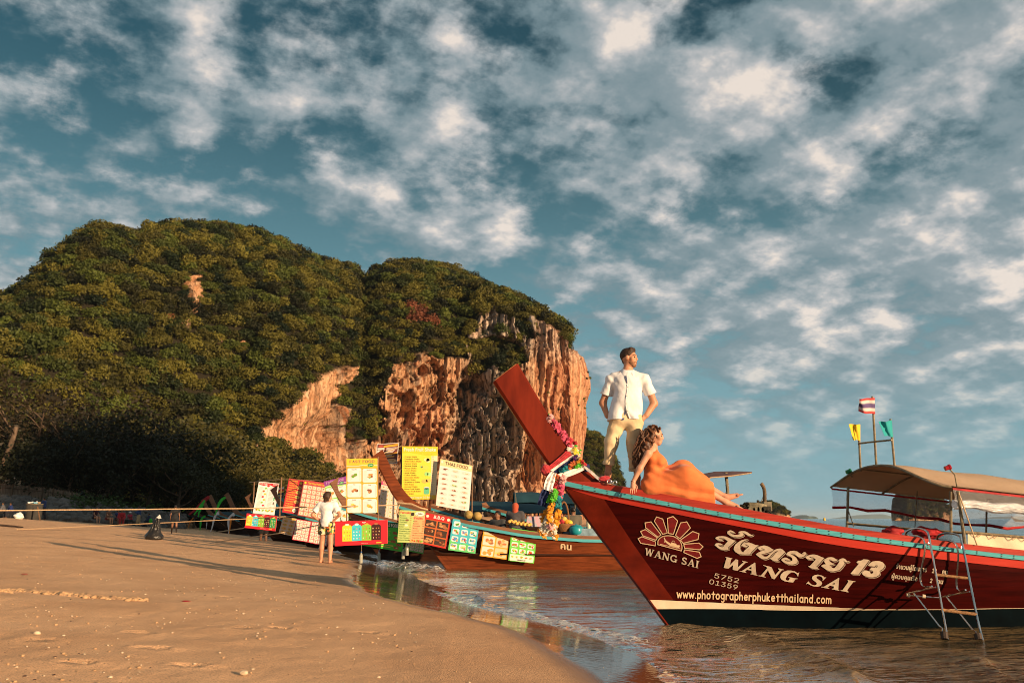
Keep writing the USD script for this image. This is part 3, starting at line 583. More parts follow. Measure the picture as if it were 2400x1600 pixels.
# ---------------------------------------------------------------- lettering: outlines in a 64-unit em
GLYPHS = {"line1":[[[674,8,674,35,684,35,684,10,688,7,692,7,696,12,696,35,706,35,706,0,699,0,697,4,693,0,682,-1,676,3]],[[633,25,635,30,642,35,652,36,661,33,666,22,666,0,656,0,656,24,651,28,646,28,643,25,643,18,652,20,652,12,647,12,643,9,643,0,633,0]],[[394,2,397,10,404,7,413,9,413,12,403,15,396,20,396,31,404,36,421,34,421,27,406,28,405,25,417,20,422,16,422,4,414,-1,403,-1]],[[365,27,365,33,368,35,378,36,386,32,388,26,387,-1,378,-1,378,26,375,28]],[[328,6,328,12,332,18,350,22,350,25,347,28,339,28,331,25,331,33,341,36,352,34,354,37,362,37,361,32,358,29,360,24,360,0,350,0,350,14,340,13,338,11,338,6,345,5,346,0,344,-1,335,-1,331,1]],[[290,7,290,13,294,18,290,24,290,30,294,35,308,35,307,28,300,27,302,21,307,21,307,15,300,14,300,9,303,7,310,7,312,9,312,35,322,35,322,8,317,1,312,-1,300,-1,294,1]],[[249,11,250,27,256,34,269,36,280,31,282,27,282,0,272,0,272,25,269,28,263,28,259,23,259,11,262,7,267,7,267,-1,259,-1,253,2]],[[224,46,224,50,229,53,247,53,247,46,237,45,239,42,239,7,244,6,244,0,242,-1,235,-1,230,3,229,43]],[[199,53,209,54,211,52,211,46,220,46,220,40,199,40,199,43,204,47,199,50]],[[196,-4,203,-4,205,-6,205,-11,208,-12,210,-4,218,-4,218,-13,213,-17,200,-16,198,-9,196,-9]],[[184,31,189,36,198,35,197,28,193,28,193,14,195,14,199,23,203,23,208,14,209,35,218,35,218,0,208,0,201,13,194,0,184,0]],[[142,8,142,35,152,35,152,10,156,7,160,7,164,12,164,35,174,35,174,0,167,0,165,4,161,0,150,-1,144,3]],[[107,2,109,8,121,7,125,14,125,22,123,26,118,28,108,26,108,34,120,36,129,33,133,28,135,20,132,5,123,-1,114,-1]],[[68,8,68,35,78,35,78,10,82,7,86,7,90,12,90,35,100,35,100,0,93,0,91,4,87,0,76,-1,70,3]],[[38,26,38,34,40,35,50,36,59,31,60,-1,50,0,50,26,47,28]],[[2,26,2,33,5,35,20,36,26,34,31,28,33,20,32,10,29,4,21,0,7,0,7,15,3,15,3,21,16,21,16,8,19,8,23,13,23,22,18,28]],[[17,47,19,50,28,51,32,49,33,42,28,38,22,38,18,40],[23,43,27,42,28,46,23,47]]],"line2":[[[615,8,615,35,625,35,625,10,629,7,633,7,637,12,637,35,647,35,647,0,640,0,638,4,634,0,623,-1,617,3]],[[574,25,576,30,583,35,593,36,602,33,607,22,607,0,597,0,597,24,592,28,587,28,584,25,584,18,593,20,593,12,588,12,584,9,584,0,574,0]],[[297,9,297,20,313,20,313,14,307,14,307,9,309,7,316,7,319,13,319,22,317,26,307,28,299,25,300,34,314,36,325,31,328,25,329,15,327,6,324,2,317,-1,307,-1,302,1]],[[263,2,266,10,273,7,282,9,282,12,272,15,265,20,265,31,273,36,290,34,290,27,275,28,274,25,286,20,291,16,291,4,283,-1,272,-1]],[[259,40,260,45,273,47,273,51,279,51,280,47,283,47,283,51,289,51,289,40]],[[245,4,245,35,255,35,255,7,259,6,260,0,250,-1]],[[204,35,214,35,214,12,218,7,222,7,226,10,226,35,236,35,236,7,231,0,220,-1,213,4,211,0,204,0]],[[162,25,164,30,171,35,181,36,190,33,195,22,195,0,185,0,185,24,180,28,175,28,172,25,172,18,181,20,181,12,176,12,172,9,172,0,162,0]],[[183,-9,183,-5,185,-4,193,-5,194,-17,186,-17,186,-10]],[[122,35,132,35,132,9,134,7,140,7,144,11,144,35,154,35,153,7,148,1,143,-1,132,-1,124,4,122,9]],[[87,2,89,8,101,7,105,14,105,22,103,26,98,28,88,26,88,34,100,36,109,33,113,28,115,20,112,5,103,-1,94,-1]],[[48,25,50,30,57,35,67,36,76,33,81,22,81,0,71,0,71,24,66,28,61,28,58,25,58,18,67,20,67,12,62,12,58,9,58,0,48,0]],[[20,40,20,43,25,47,20,50,21,54,30,54,32,52,32,46,41,46,41,40]],[[5,31,10,36,19,35,18,28,14,28,14,14,16,14,20,23,24,23,29,14,30,35,39,35,39,0,29,0,22,13,15,0,5,0]],[[17,-4,24,-4,28,-12,31,-11,31,-4,39,-4,39,-13,34,-17,21,-16,19,-9,17,-9]]],"halal":[[[51,32,55,38,57,38,73,20,76,20,75,47,84,47,85,18,87,9,103,9,116,14,116,17,111,19,97,19,95,26,97,28,108,28,123,21,129,21,131,12,124,11,111,3,100,0,85,0,80,2,77,6,68,1,52,0,53,10,62,9,69,12]],[[2,-2,2,7,5,15,13,13,11,1,15,-5,27,-6,34,-1,34,47,43,47,44,3,41,-6,33,-13,21,-15,9,-12]]],"kon":[[[45,8,45,35,55,35,55,10,59,7,63,7,67,12,67,35,77,35,77,0,70,0,68,4,64,0,53,-1,47,3]],[[4,25,6,30,13,35,23,36,32,33,37,22,37,0,27,0,27,24,22,28,17,28,14,25,14,18,23,20,23,12,18,12,14,9,14,0,4,0]]]}
def outline(name):
    return unary_union([sg.Polygon(A(g[0]).reshape(-1, 2), [A(h).reshape(-1, 2) for h in g[1:]]).buffer(0) for g in GLYPHS[name]])
_T2 = {}
def text2d(text, h, bold=False):
    """(2-D vertices, faces) of lettering with capitals h tall, baseline at 0."""
    key = (text, bold)
    if key not in _T2:
        m = meshkit.text_mesh(text, 1.0, 0.1, bold); f = m.faces[m.face_normals[:, 2] > .9]; u, i = np.unique(f, return_inverse=True)
        _T2[key] = (A(m.vertices)[u][:, :2], i.reshape(-1, 3))
    v, f = _T2[key]; return v * h, f
def poly2d(p):
    m = poly_mesh(p); return A(m.vertices)[:, :2], A(m.faces)
def stroke(lines, w):
    return unary_union([sg.LineString(l).buffer(w / 2, quad_segs=3) for l in lines])
def arc(cx, cy, rx, ry, a0, a1, n=9):
    t = np.radians(np.linspace(a0, a1, n)); return list(zip(cx + rx * np.cos(t), cy + ry * np.sin(t)))
# round hand lettering: strokes in units of the x height
HAND = {"w": (1.25, [[(0, 1), (.3, 0), (.6, .85), (.9, 0), (1.2, 1)]]), ".": (.35, [[(.12, .02), (.14, .02)]]),
        "p": (.9, [[(0, 1), (0, -.55)], arc(.38, .5, .38, .5, 150, -150)]), "h": (.9, [[(0, 1.55), (0, 0)], [(0, .55)] + arc(.36, .55, .34, .42, 150, 0) + [(.7, 0)]]),
        "o": (.98, [arc(.4, .5, .4, .5, 0, 360, 14)]), "t": (.8, [[(.35, 1.4), (.35, 0)], [(0, .95), (.72, .95)]]),
        "g": (.98, [arc(.4, .55, .4, .45, 40, 330, 12), [(.75, .95), (.75, -.2)] + arc(.4, -.2, .35, .35, 0, -140, 6)]), "r": (.7, [[(0, 1), (0, 0)], [(0, .6)] + arc(.35, .55, .3, .42, 150, 40, 5)]),
        "a": (.98, [arc(.38, .5, .38, .5, 45, 320, 12), [(.74, 1), (.74, .1), (.82, 0)]]), "e": (.95, [[(.02, .5), (.74, .55)] + arc(.4, .5, .38, .5, 10, 315, 12)]),
        "u": (.92, [[(0, 1), (0, .4)] + arc(.35, .4, .35, .4, 180, 360, 7) + [(.7, .4)], [(.7, 1), (.7, 0)]]), "k": (.85, [[(0, 1.55), (0, 0)], [(.6, .95), (.04, .42), (.65, 0)]]),
        "i": (.4, [[(.1, .95), (.1, 0)], [(.1, 1.35), (.11, 1.36)]]), "l": (.38, [[(.1, 1.55), (.1, 0)]]), "n": (.9, [[(0, 1), (0, 0)], [(0, .55)] + arc(.36, .55, .34, .42, 150, 0) + [(.7, 0)]]),
        "d": (.98, [arc(.38, .5, .38, .5, 35, 325, 12), [(.75, 1.55), (.75, 0)]]), "c": (.85, [arc(.4, .5, .4, .5, 50, 310, 12)]),
        "m": (1.3, [[(0, 1), (0, 0)], [(0, .6)] + arc(.29, .6, .28, .38, 150, 0, 6) + [(.57, 0)], [(.57, .6)] + arc(.85, .6, .28, .38, 150, 0, 6) + [(1.13, 0)]])}
def hand(text, w=.27):
    x, out = 0, []
    for ch in text:
        a, ls = HAND[ch]; out += [[(p[0] + x, p[1]) for p in l] for l in ls]; x += a + .28
    return stroke(out, w), x - .28
# slab-serif capitals in a box one unit tall
def _slab(w, strokes, serifs, bold=.2):
    return w, unary_union([sg.LineString(l).buffer(b / 2, cap_style="flat", join_style="mitre") for l, b in strokes] + [sg.box(x - s, y - .035, x + s, y + .035) for x, y, s in serifs])
SERIF = {"W": _slab(1.25, [([(.16, .98), (.38, .02)], .2), ([(.38, .02), (.62, .95)], .12), ([(.62, .98), (.86, .02)], .2), ([(.86, .02), (1.1, .98)], .11)], [(.15, .965, .16), (1.1, .965, .14)]),
         "A": _slab(1.02, [([(.16, 0), (.5, .97)], .11), ([(.5, .99), (.84, .02)], .22), ([(.27, .32), (.72, .32)], .08)], [(.16, .035, .15), (.84, .035, .19)]),
         "N": _slab(1.02, [([(.17, 0), (.17, .96)], .11), ([(.17, .97), (.84, .03)], .22), ([(.84, 0), (.84, 1)], .11)], [(.17, .035, .16), (.1, .965, .13), (.84, .965, .16)]),
         "I": _slab(.46, [([(.23, 0), (.23, 1)], .22)], [(.23, .035, .21), (.23, .965, .21)]),
         "G": _slab(1.0, [(arc(.5, .5, .38, .42, 35, 330, 16), .17), ([(.83, .02), (.83, .42)], .17), ([(.78, .98), (.83, .7)], .07)], [(.8, .42, .2)]),
         "S": _slab(.8, [(arc(.4, .73, .25, .2, 20, 200, 9) + [(.28, .56), (.55, .45)] + arc(.4, .28, .27, .21, 10, -165, 9), .17), ([(.66, .97), (.66, .74)], .07), ([(.13, .03), (.13, .28)], .07)], []),
         "F": _slab(.8, [([(.2, 0), (.2, 1)], .2), ([(.2, .94), (.74, .94)], .11), ([(.2, .5), (.58, .5)], .1), ([(.72, 1), (.72, .72)], .08)], [(.2, .035, .19), (.1, .965, .1)]),
         "T": _slab(.92, [([(.46, 0), (.46, 1)], .21), ([(.05, .94), (.87, .94)], .11), ([(.08, 1), (.08, .7)], .07), ([(.84, 1), (.84, .7)], .07)], [(.46, .035, .2)]),
         "O": _slab(1.02, [(arc(.51, .5, .39, .42, 0, 360, 22), .18)], []),
         "D": _slab(1.0, [([(.2, 0), (.2, 1)], .2), ([(.1, .95), (.45, .95)] + arc(.45, .5, .42, .45, 90, -90, 10) + [(.1, .05)], .13)], [])}
def serif(text, gap=.06):
    x, out = 0, []
    for ch in text:
        if ch == " ": x += .5; continue
        w, p = SERIF[ch]; out.append(affinity.translate(p, x)); x += w + gap
    return unary_union(out), x - gap

# ---------------------------------------------------------------- the red longtail boat in front
def varnish(name, c1, c2, stretch, rough=.32, coat=.35, bump=.15, scale=3.0):
    return mat(name, c1, rough, color2=c2, scale=scale, stretch=stretch, bump=bump, bscale=14, coat=coat, bdist=.004, spec=.05)
MAROON = varnish("maroon_varnish", (.044, .0022, .0016), (.018, .0010, .0009), (.5, .5, 7), .45, .012)
REDV = varnish("red_brown_varnish", (.135, .013, .005), (.07, .007, .003), (1, 1, 1.4), .42, .08)
PROWV = varnish("prow_varnish", (.155, .018, .007), (.08, .009, .004), (2.2, 2.2, .5), .42, .08, .12)
REDP = mat("red_paint", (.46, .032, .018), .42, color2=(.36, .022, .012), scale=3, stretch=(.4, .4, 4), bump=.15, bscale=22, coat=.15, bdist=.004)
RAILRED = mat("weathered_red_paint", (.42, .035, .020), .5, color2=(.25, .022, .013), scale=5, stretch=(.35, .35, 9), bump=.35, bscale=20, bdist=.006)
TURQ = mat("turquoise_paint", (.10, .40, .43), .5, color2=(.045, .28, .33), scale=7, stretch=(.4, .4, 6), bump=.3, bscale=30, bdist=.004)
CREAM = mat("cream_paint", (.70, .56, .40), .45, color2=(.55, .42, .28), scale=3.5, bump=.12, bscale=25)
BLUEB = mat("dark_blue_paint", (.0012, .005, .007), .6, color2=(.0007, .002, .003), scale=3, bump=.2, bscale=14, spec=.03)
LETTER = mat("lettering_paint", (.56, .45, .33), .55, color2=(.40, .31, .23), scale=12, bump=.15, bscale=60)
LETTER2 = mat("pale_lettering_paint", (.72, .50, .30), .55, color2=(.60, .42, .25), scale=10)
PETAL = mat("dark_red_paint", (.17, .008, .006), .4, color2=(.11, .006, .005), scale=4, stretch=(.5, .5, 6), coat=.2)
WOOD = mat("brown_wood", (.22, .11, .05), .6, color2=(.11, .055, .025), scale=4, stretch=(.5, .5, 6), bump=.25, bscale=20)
STEEL = mat("stainless_steel", (.72, .68, .62), .13, var=.1, metallic=1.0, scale=12)
TUBE = mat("painted_tube", (.22, .17, .10), .4, var=.4, scale=14)
ROPE = mat("tan_rope", (.52, .34, .19), .85, var=.35, scale=40, bump=.5, bscale=120)

_R = lambda pts: A(pts, float)
rowT = _R([(1404, 1130.6), (1470.5, 1142), (1511, 1148.5), (1575, 1161), (1667, 1178), (1738, 1190.6), (1830, 1208), (1900, 1221), (2000, 1237.8), (2126.5, 1255), (2255, 1273), (2400, 1289)])
rowA = _R([(1321, 1125.5), (1406.7, 1144.6), (1498.5, 1162), (1595.5, 1181.6), (1728, 1206), (1847, 1226.5), (1900, 1235), (2000, 1251), (2122.5, 1268), (2263, 1286.7), (2400, 1302)])
rowB = _R([(1322, 1137), (1400, 1153.5), (1549.6, 1182), (1728, 1216), (1900, 1246), (2000, 1261.5), (2200, 1288), (2400, 1311.6)])
rowC = _R([(1323, 1141), (1419.5, 1170), (1549.6, 1197), (1677, 1222.4), (1804.7, 1247), (1900, 1266), (2000, 1282.5), (2171, 1305.5), (2400, 1331.6)])
rowD = _R([(1519, 1403.6), (1677, 1411), (1900, 1420), (2111, 1427), (2292, 1425), (2400, 1423)])
rowE = _R([(1535.6, 1426), (1677, 1425.5), (1900, 1429.5), (2111, 1428.5), (2292, 1426), (2400, 1424)])
rowF = _R([(1563.6, 1465), (1703, 1464), (1900, 1465), (2000, 1467), (2200, 1469), (2400, 1471)])
rowG = rowF + A([[24, 30]] * 6)
_x0 = ray(1563.6, 1465)
YC0, XC0, MC = 11.78, _x0[0] * 11.78, .07
def centre(px, py):
    """Point on the boat's middle plane."""
    r = ray(px, py); Yc = (YC0 - MC * XC0) / (1 - MC * r[..., 0]); return CAM + r * np.asarray(Yc)[..., None]
AX = nrm(A([1, MC, 0])); SIDE = A([MC, -1, 0]) / math.hypot(1, MC)           # along the boat towards the stern; towards the camera
b_rail = lambda s: np.interp(s, [0, .3, .7, 1.2, 2, 3, 4, 5, 6, 7.5, 9, 11], [.05, .135, .27, .42, .60, .75, .84, .88, .90, .90, .84, .72])
b_wl = lambda s: np.interp(s, [0, .3, .7, 1.2, 2, 3, 4, 5, 7, 9, 11], [.05, .09, .15, .22, .34, .47, .57, .63, .66, .60, .45])
_f = {"T": -.06, "A": 0.0, "B": .035, "C": .1, "D": .82, "E": .89, "F": 1.0, "G": 1.1}
def hull_row(pts, f, n=90, out=0.0, x_from=None):
    """3-D points of one level line of the near side, from the stem to the stern."""
    xs = np.linspace(pts[0, 0], 2400, n - 14) ** 1.0; ys = np.interp(xs, pts[:, 0], pts[:, 1])
    from scipy.interpolate import PchipInterpolator
    ys = PchipInterpolator(pts[:, 0], pts[:, 1])(xs)
    stem = centre(pts[0, 0], pts[0, 1]); r = ray(xs, ys); Y = np.full(len(xs), 11.6)
    if f < 0: stem = centre(1321, 1118)
    for _ in range(30):
        X = r[:, 0] * Y; s = np.maximum((X - stem[0]), 0); b = (1 - f) * b_rail(s) + f * b_wl(s) + .10 * f * (1 - f) * np.clip(s, 0, 1)
        Y = Y + .7 * ((YC0 + MC * (X - XC0) - b - out) - Y)
    P = CAM + r * Y[:, None]; e = np.arange(1, 15) * .34
    s2 = s[-1] + e; b2 = (1 - f) * b_rail(s2) + f * b_wl(s2) + .10 * f * (1 - f); sl = (P[-1, 2] - P[-12, 2]) / (P[-1, 0] - P[-12, 0])
    X2 = P[-1, 0] + e; z2 = P[-1, 2] + sl * e * np.exp(-e / 2.2) + .02 * e ** 1.5 * (1 - max(f, 0))
    return np.vstack([P, np.c_[X2, YC0 + MC * (X2 - XC0) - b2 - out, z2]])
mirror = lambda P: P - 2 * ((P - A([XC0, YC0, 0])) @ SIDE)[..., None] * SIDE
boat = thing("longtail_boat", "large red and maroon longtail boat in the foreground with white lettering along its side", "boat", (0, 0, 0))
R = {k: hull_row(v, _f[k]) for k, v in (("T", rowT), ("A", rowA), ("B", rowB), ("C", rowC), ("D", rowD), ("E", rowE), ("F", rowF), ("G", rowG))}
def strip(P0, P1, th, m=3, out0=0.0, out1=0.0):
    w = np.linspace(0, 1, m)[:, None, None]; L = P0 * (1 - w) + P1 * w
    d = nrm(np.cross(np.gradient(L, axis=1), np.gradient(L, axis=0))); d = d * np.sign(d[..., 1:2] * -1 + 1e-9)
    L = L + d * (out0 * (1 - w) + out1 * w); return slab(L, -th, d)
# planks of the side
NPL = 6; ws = np.r_[0, np.linspace(.13, 1, NPL)]
from scipy.interpolate import PchipInterpolator
def between(w):
    x0 = 1323 + w * (1519 - 1323); y0 = np.interp(w, [0, .48, 1], [1141, 1263, 1403.6]); x0 = np.interp(y0, [1141, 1259.4, 1403.6], [1323, 1409, 1519])
    xs_ = np.linspace(x0, 2400, 14); yc, yd = PchipInterpolator(rowC[:, 0], rowC[:, 1])(xs_), PchipInterpolator(rowD[:, 0], rowD[:, 1])(np.maximum(xs_, 1519))
    t = np.clip((xs_ - x0) / 200, 0, 1); y = yc + (yd - yc) * w; y[0] = y0
    y[1:] = y[1:] * 1.0; return np.c_[xs_, y], _f["C"] + (_f["D"] - _f["C"]) * w
HR = [hull_row(*between(w)) for w in ws]
for i in range(NPL):
    part(boat, "plank", strip(HR[i], HR[i + 1], .025, 4, 0.0, .005), MAROON)
part(boat, "red_strake", strip(R["B"], HR[0], .03, 3, .022, .010), REDP)
ra = hull_row(rowA, 0.0, out=.012); rb = hull_row(rowB, .035, out=.012)
part(boat, "rub_rail", strip(ra, rb, .05, 3, .045, .040), TURQ)
part(boat, "bulwark", strip(R["T"], hull_row(rowA, 0.0), .04, 3, .010, .004), RAILRED)
part(boat, "bulwark", strip(mirror(R["T"]), mirror(R["A"]), .04, 3), RAILRED, label="far red bulwark seen inside the boat")
cut = 76 - 14
D2, E2 = R["D"].copy(), R["E"].copy()
part(boat, "white_stripe", strip(D2, E2, .02, 2, .007, .007), CREAM)
part(boat, "bottom_planking", strip(R["E"], R["G"], .025, 4, .002, 0), BLUEB)
part(boat, "hull_far_side", cat(strip(mirror(R["A"]), mirror(R["D"]), .025, 4), strip(mirror(R["D"]), mirror(R["G"]), .025, 2)), WOOD)
k = np.arange(90)
part(boat, "transom", slab(np.stack([np.stack([R[q][-1], mirror(R[q])[-1]]) for q in "ADG"]), .03, AX), WOOD)
bolts = []
for q in range(3, 80, 2):
    for P_, dz in ((ra, -.012), (rb, .012)):
        if q < 62 or q % 3: bolts.append(trimesh.creation.cylinder(.007, .008, sections=6, transform=frame(P_[q] + SIDE * .047 + A([0, 0, dz]), AX, A([0, 0, 1.]), SIDE)))
part(boat, "rail_bolts", bolts, mat("rusty_bolt", (.05, .03, .02), .6), kind="stuff")
# stem: a broad plank on each side of the cutwater, and its leading edge
stem_px = A([(1321, 1126), (1323, 1141), (1409, 1259.4), (1519, 1403.6)]); seam_px = A([(1404, 1146), (1407, 1155), (1488, 1278.6), (1577.6, 1403.6)])
sw = np.linspace(0, 1, 10)
allrows = [R["A"], R["B"]] + HR
surf = np.stack(allrows); spx = np.stack(to_px(surf.reshape(-1, 3)), 1).reshape(surf.shape[:2] + (2,))
from scipy.interpolate import LinearNDInterpolator
dsurf = np.stack([R["A"], R["B"]] + HR + [R["E"], R["F"]]); dpx = np.stack(to_px(dsurf.reshape(-1, 3)), 1)
hull3d = LinearNDInterpolator(dpx, dsurf.reshape(-1, 3))
dn = nrm(np.cross(np.gradient(dsurf, axis=1), np.gradient(dsurf, axis=0))); dn = dn * -np.sign(dn[..., 1:2])
hulln = LinearNDInterpolator(dpx, dn.reshape(-1, 3))
def on_hull(pxy, off=.010):
    p = hull3d(pxy); n = hulln(pxy); return p + n * off
rows = []
for a, b in zip(zip(np.interp(sw, [0, .06, .45, 1], stem_px[:, 0]) + 2.5, np.interp(sw, [0, .06, .45, 1], stem_px[:, 1]) + .8), zip(np.interp(sw, [0, .06, .45, 1], seam_px[:, 0]), np.interp(sw, [0, .06, .45, 1], seam_px[:, 1]))):
    rows.append(on_hull(A(a) + (A(b) - A(a)) * np.linspace(0, 1, 8)[:, None], .012))
rows = A(rows); ok = ~np.isnan(rows).any((1, 2)); rows = rows[ok]
part(boat, "stem_plank", slab(rows, -.03, SIDE), REDV)
part(boat, "stem_plank", slab(mirror(rows), .03, SIDE), REDV)
cw = np.stack([centre(x, y) for x, y in zip(np.interp(np.linspace(0, 1, 16), [0, .05, .4, .8, .86, 1], [1320, 1322, 1408, 1518, 1534, 1590]), np.interp(np.linspace(0, 1, 16), [0, .05, .4, .8, .86, 1], [1126, 1141, 1259.4, 1403.6, 1426, 1500]))])
part(boat, "cutwater", slab(np.stack([cw + SIDE * .06, cw + SIDE * .02 - AX * .02, cw - SIDE * .02 - AX * .02, cw - SIDE * .06], 1), -.02, -AX), REDV)
# the tall prow board
pr_l = A([(1155, 897), (1250, 1041), (1300, 1112), (1321, 1134)]); pr_r = A([(1213, 853), (1330, 1050), (1349, 1083), (1366, 1095), (1412, 1134)])
u = np.r_[np.linspace(0, .66, 9), .7, .82, .86, .93, 1]; li = np.c_[np.interp(u, [0, .55, .85, 1], pr_l[:, 0]), np.interp(u, [0, .55, .85, 1], pr_l[:, 1])]; ri = np.c_[np.interp(u, [0, .7, .82, .86, 1], pr_r[:, 0]), np.interp(u, [0, .7, .82, .86, 1], pr_r[:, 1])]
Lc, Rc = centre(li[:, 0], li[:, 1]), centre(ri[:, 0], ri[:, 1]); hw = np.linspace(.075, .06, 14)[::1][:, None]
ring = np.stack([Lc + SIDE * (hw - .03), Lc + (Rc - Lc) * .09 + SIDE * hw, Lc + (Rc - Lc) * .5 + SIDE * (hw + .004), Rc - (Rc - Lc) * .06 + SIDE * hw, Rc + SIDE * (hw - .02), Rc - SIDE * (hw - .02), Rc - (Rc - Lc) * .06 - SIDE * hw, Lc + (Rc - Lc) * .09 - SIDE * hw, Lc - SIDE * (hw - .03)], 1)
pm = grid(ring, closed=True); caps = [tm(np.vstack([ring[e], ring[e].mean(0)]), [(i, (i + 1) % 9, 9) for i in range(9)]) for e in (0, -1)]
part(boat, "prow", cat(pm, *caps), PROWV, smooth=25)
part(boat, "prow_end_grain", slab(np.stack([np.stack([ring[0][1] * .97 + ring[0][7] * .03, ring[0][3] * .97 + ring[0][6] * .03]), np.stack([ring[0][7], ring[0][6]])]), .008, nrm(Lc[0] - Lc[3])), mat("worn_end_grain", (.45, .17, .06), .7, var=.5, scale=30))
# decks, ribs
nS = len(R["A"])
def deck(i0, i1, row, dz, name, m, th=.04):
    n1 = row[i0:i1] + A([0, 0, dz]); part(boat, name, slab(np.stack([n1 - SIDE * .03, mirror(n1) + SIDE * .03]), -th, A([0, 0, 1.0])), m)
deck(7, 36, R["T"], -.03, "foredeck", RAILRED)
fl = .5 * (R["E"] + R["D"]); deck(30, 89, fl, .12, "floor", WOOD)
part(boat, "bulkhead", slab(np.stack([np.stack([R["A"][33], mirror(R["A"])[33]]), np.stack([R["D"][33], mirror(R["D"])[33]])]), .03, AX), WOOD)
for q in (44, 52, 60, 68): part(boat, "thwart", slab(np.stack([R["C"][q:q + 3] - SIDE * .03, mirror(R["C"][q:q + 3]) + SIDE * .03]), -.04, A([0, 0, 1.0])), WOOD)

# ---- lettering and emblem on the side
def decal(name, geoms, m, off, label=None):
    """geoms: list of (2-D vertices, faces) in survey points, laid on the curved side."""
    ms = []
    for v, f in geoms:
        t = tm(np.c_[v, 0 * v[:, 0]], f); vv, ff = trimesh.remesh.subdivide_to_size(t.vertices, t.faces, 22); p = on_hull(vv[:, :2], off); bad = np.isnan(p).any(1)
        if len(vv) and not bad.all(): ms.append(tm(np.nan_to_num(p), ff[~bad[ff].any(1)]))
    c = cat(*ms)
    if c.face_normals[:, 1].mean() > 0: c.invert()
    return part(boat, name, c, m, smooth=False, label=label)
Z1 = lambda o, k, pts: A(o, float) + A(pts, float).reshape(-1, 2) * k
kz = 180 / 2352
TH = {(1670, 1230): ["80,390,110,355,180,330,310,320,420,340,550,400,620,435,705,462,480,665,490,735,380,748,260,735,170,690,60,595,105,545,180,535,250,550,310,580,260,605,200,590,170,580,195,630,250,655,320,660,345,620,400,550,470,480,400,430,340,390,270,375,200,378,215,405,320,435,290,465,210,460,120,425",
      "445,210,465,170,540,145,600,160,650,190,685,210,650,220,600,215,530,195,545,230,600,265,680,285,780,280,835,260,840,240,780,225,820,185,890,168,980,172,1060,200,1130,255,1200,290,1250,270,1230,300,1180,320,1110,318,1040,285,960,230,885,205,940,240,955,280,930,320,850,350,740,362,620,345,520,300,455,250",
      "1095,420,1000,420,880,450,780,510,700,580,655,660,650,740,690,800,780,860,880,880,1000,885,1160,880,1165,835,1250,750,1330,670,1405,605,1300,590,1200,545,1110,515,1000,520,920,550,890,585,900,620,960,650,1050,655,1090,630,1020,610,985,575,1040,585,1120,630,1060,690,980,760,940,815,890,790,850,740,835,660,850,590,890,530,960,475,1050,440",
      "1385,690,1410,655,1480,625,1570,610,1650,620,1740,660,1810,710,1865,735,1830,775,1720,820,1600,855,1490,875,1540,930,1600,950,1660,945,1720,900,1800,820,1880,750,1980,710,2080,705,2140,730,2225,810,2110,920,1990,1030,2000,1060,2045,1080,1960,1095,1860,1075,1800,1045,1745,995,1800,985,1880,910,1960,820,2010,780,1950,785,1880,830,1800,900,1740,970,1680,1010,1590,1030,1500,1010,1400,950,1320,880,1400,820,1480,790,1550,760,1610,740,1560,710,1480,690,1500,720,1580,730,1520,755,1430,745"],
      (1820, 1270): ["285,370,340,290,430,250,540,245,620,265,700,320,760,350,830,350,840,335,775,335,810,300,860,285,905,310,900,365,840,420,760,450,690,450,630,420,560,360,500,335,410,335,500,385,590,450,640,530,645,590,600,640,520,665,420,670,300,645,200,590,135,530,170,485,240,455,310,460,370,500,430,530,380,545,320,540,235,515,270,555,340,580,430,575,480,540,475,480,430,430,360,395",
      "880,445,930,400,1020,370,1130,360,1230,375,1330,420,1400,450,1455,465,1340,600,1210,735,1280,780,1220,800,1150,800,1060,780,955,720,1020,705,1100,620,1200,510,1130,460,1050,430,990,430,1020,460,1120,485,1100,510,1000,515,910,490",
      "1450,560,1480,500,1560,455,1660,440,1750,460,1810,505,1865,520,1840,555,1760,565,1680,550,1630,515,1600,520,1620,570,1700,625,1775,645,1700,680,1610,685,1660,720,1700,765,1760,780,1800,740,1880,640,1920,570,1885,540,1940,495,2020,475,2090,495,2130,540,2170,575,2230,555,2200,590,2120,600,2050,560,2020,530,2065,600,2075,650,2000,750,1920,835,1830,855,1720,880,1620,870,1520,830,1440,770,1350,710,1420,670,1510,655,1470,610"],
      (1920, 1290): ["1130,350,1180,290,1270,290,1350,245,1530,265,1360,490,1190,715,1060,710,950,685,1080,530,1210,375",
      "1480,435,1540,365,1620,315,1720,295,1830,300,1940,340,1995,410,1985,480,1930,550,1840,600,1855,660,1830,720,1740,780,1620,800,1480,790,1370,750,1310,700,1305,650,1370,585,1450,590,1550,620,1545,670,1590,690,1640,665,1640,610,1600,585,1525,575,1580,505,1680,505,1750,500,1790,460,1770,430,1720,435,1680,475,1600,460"]}
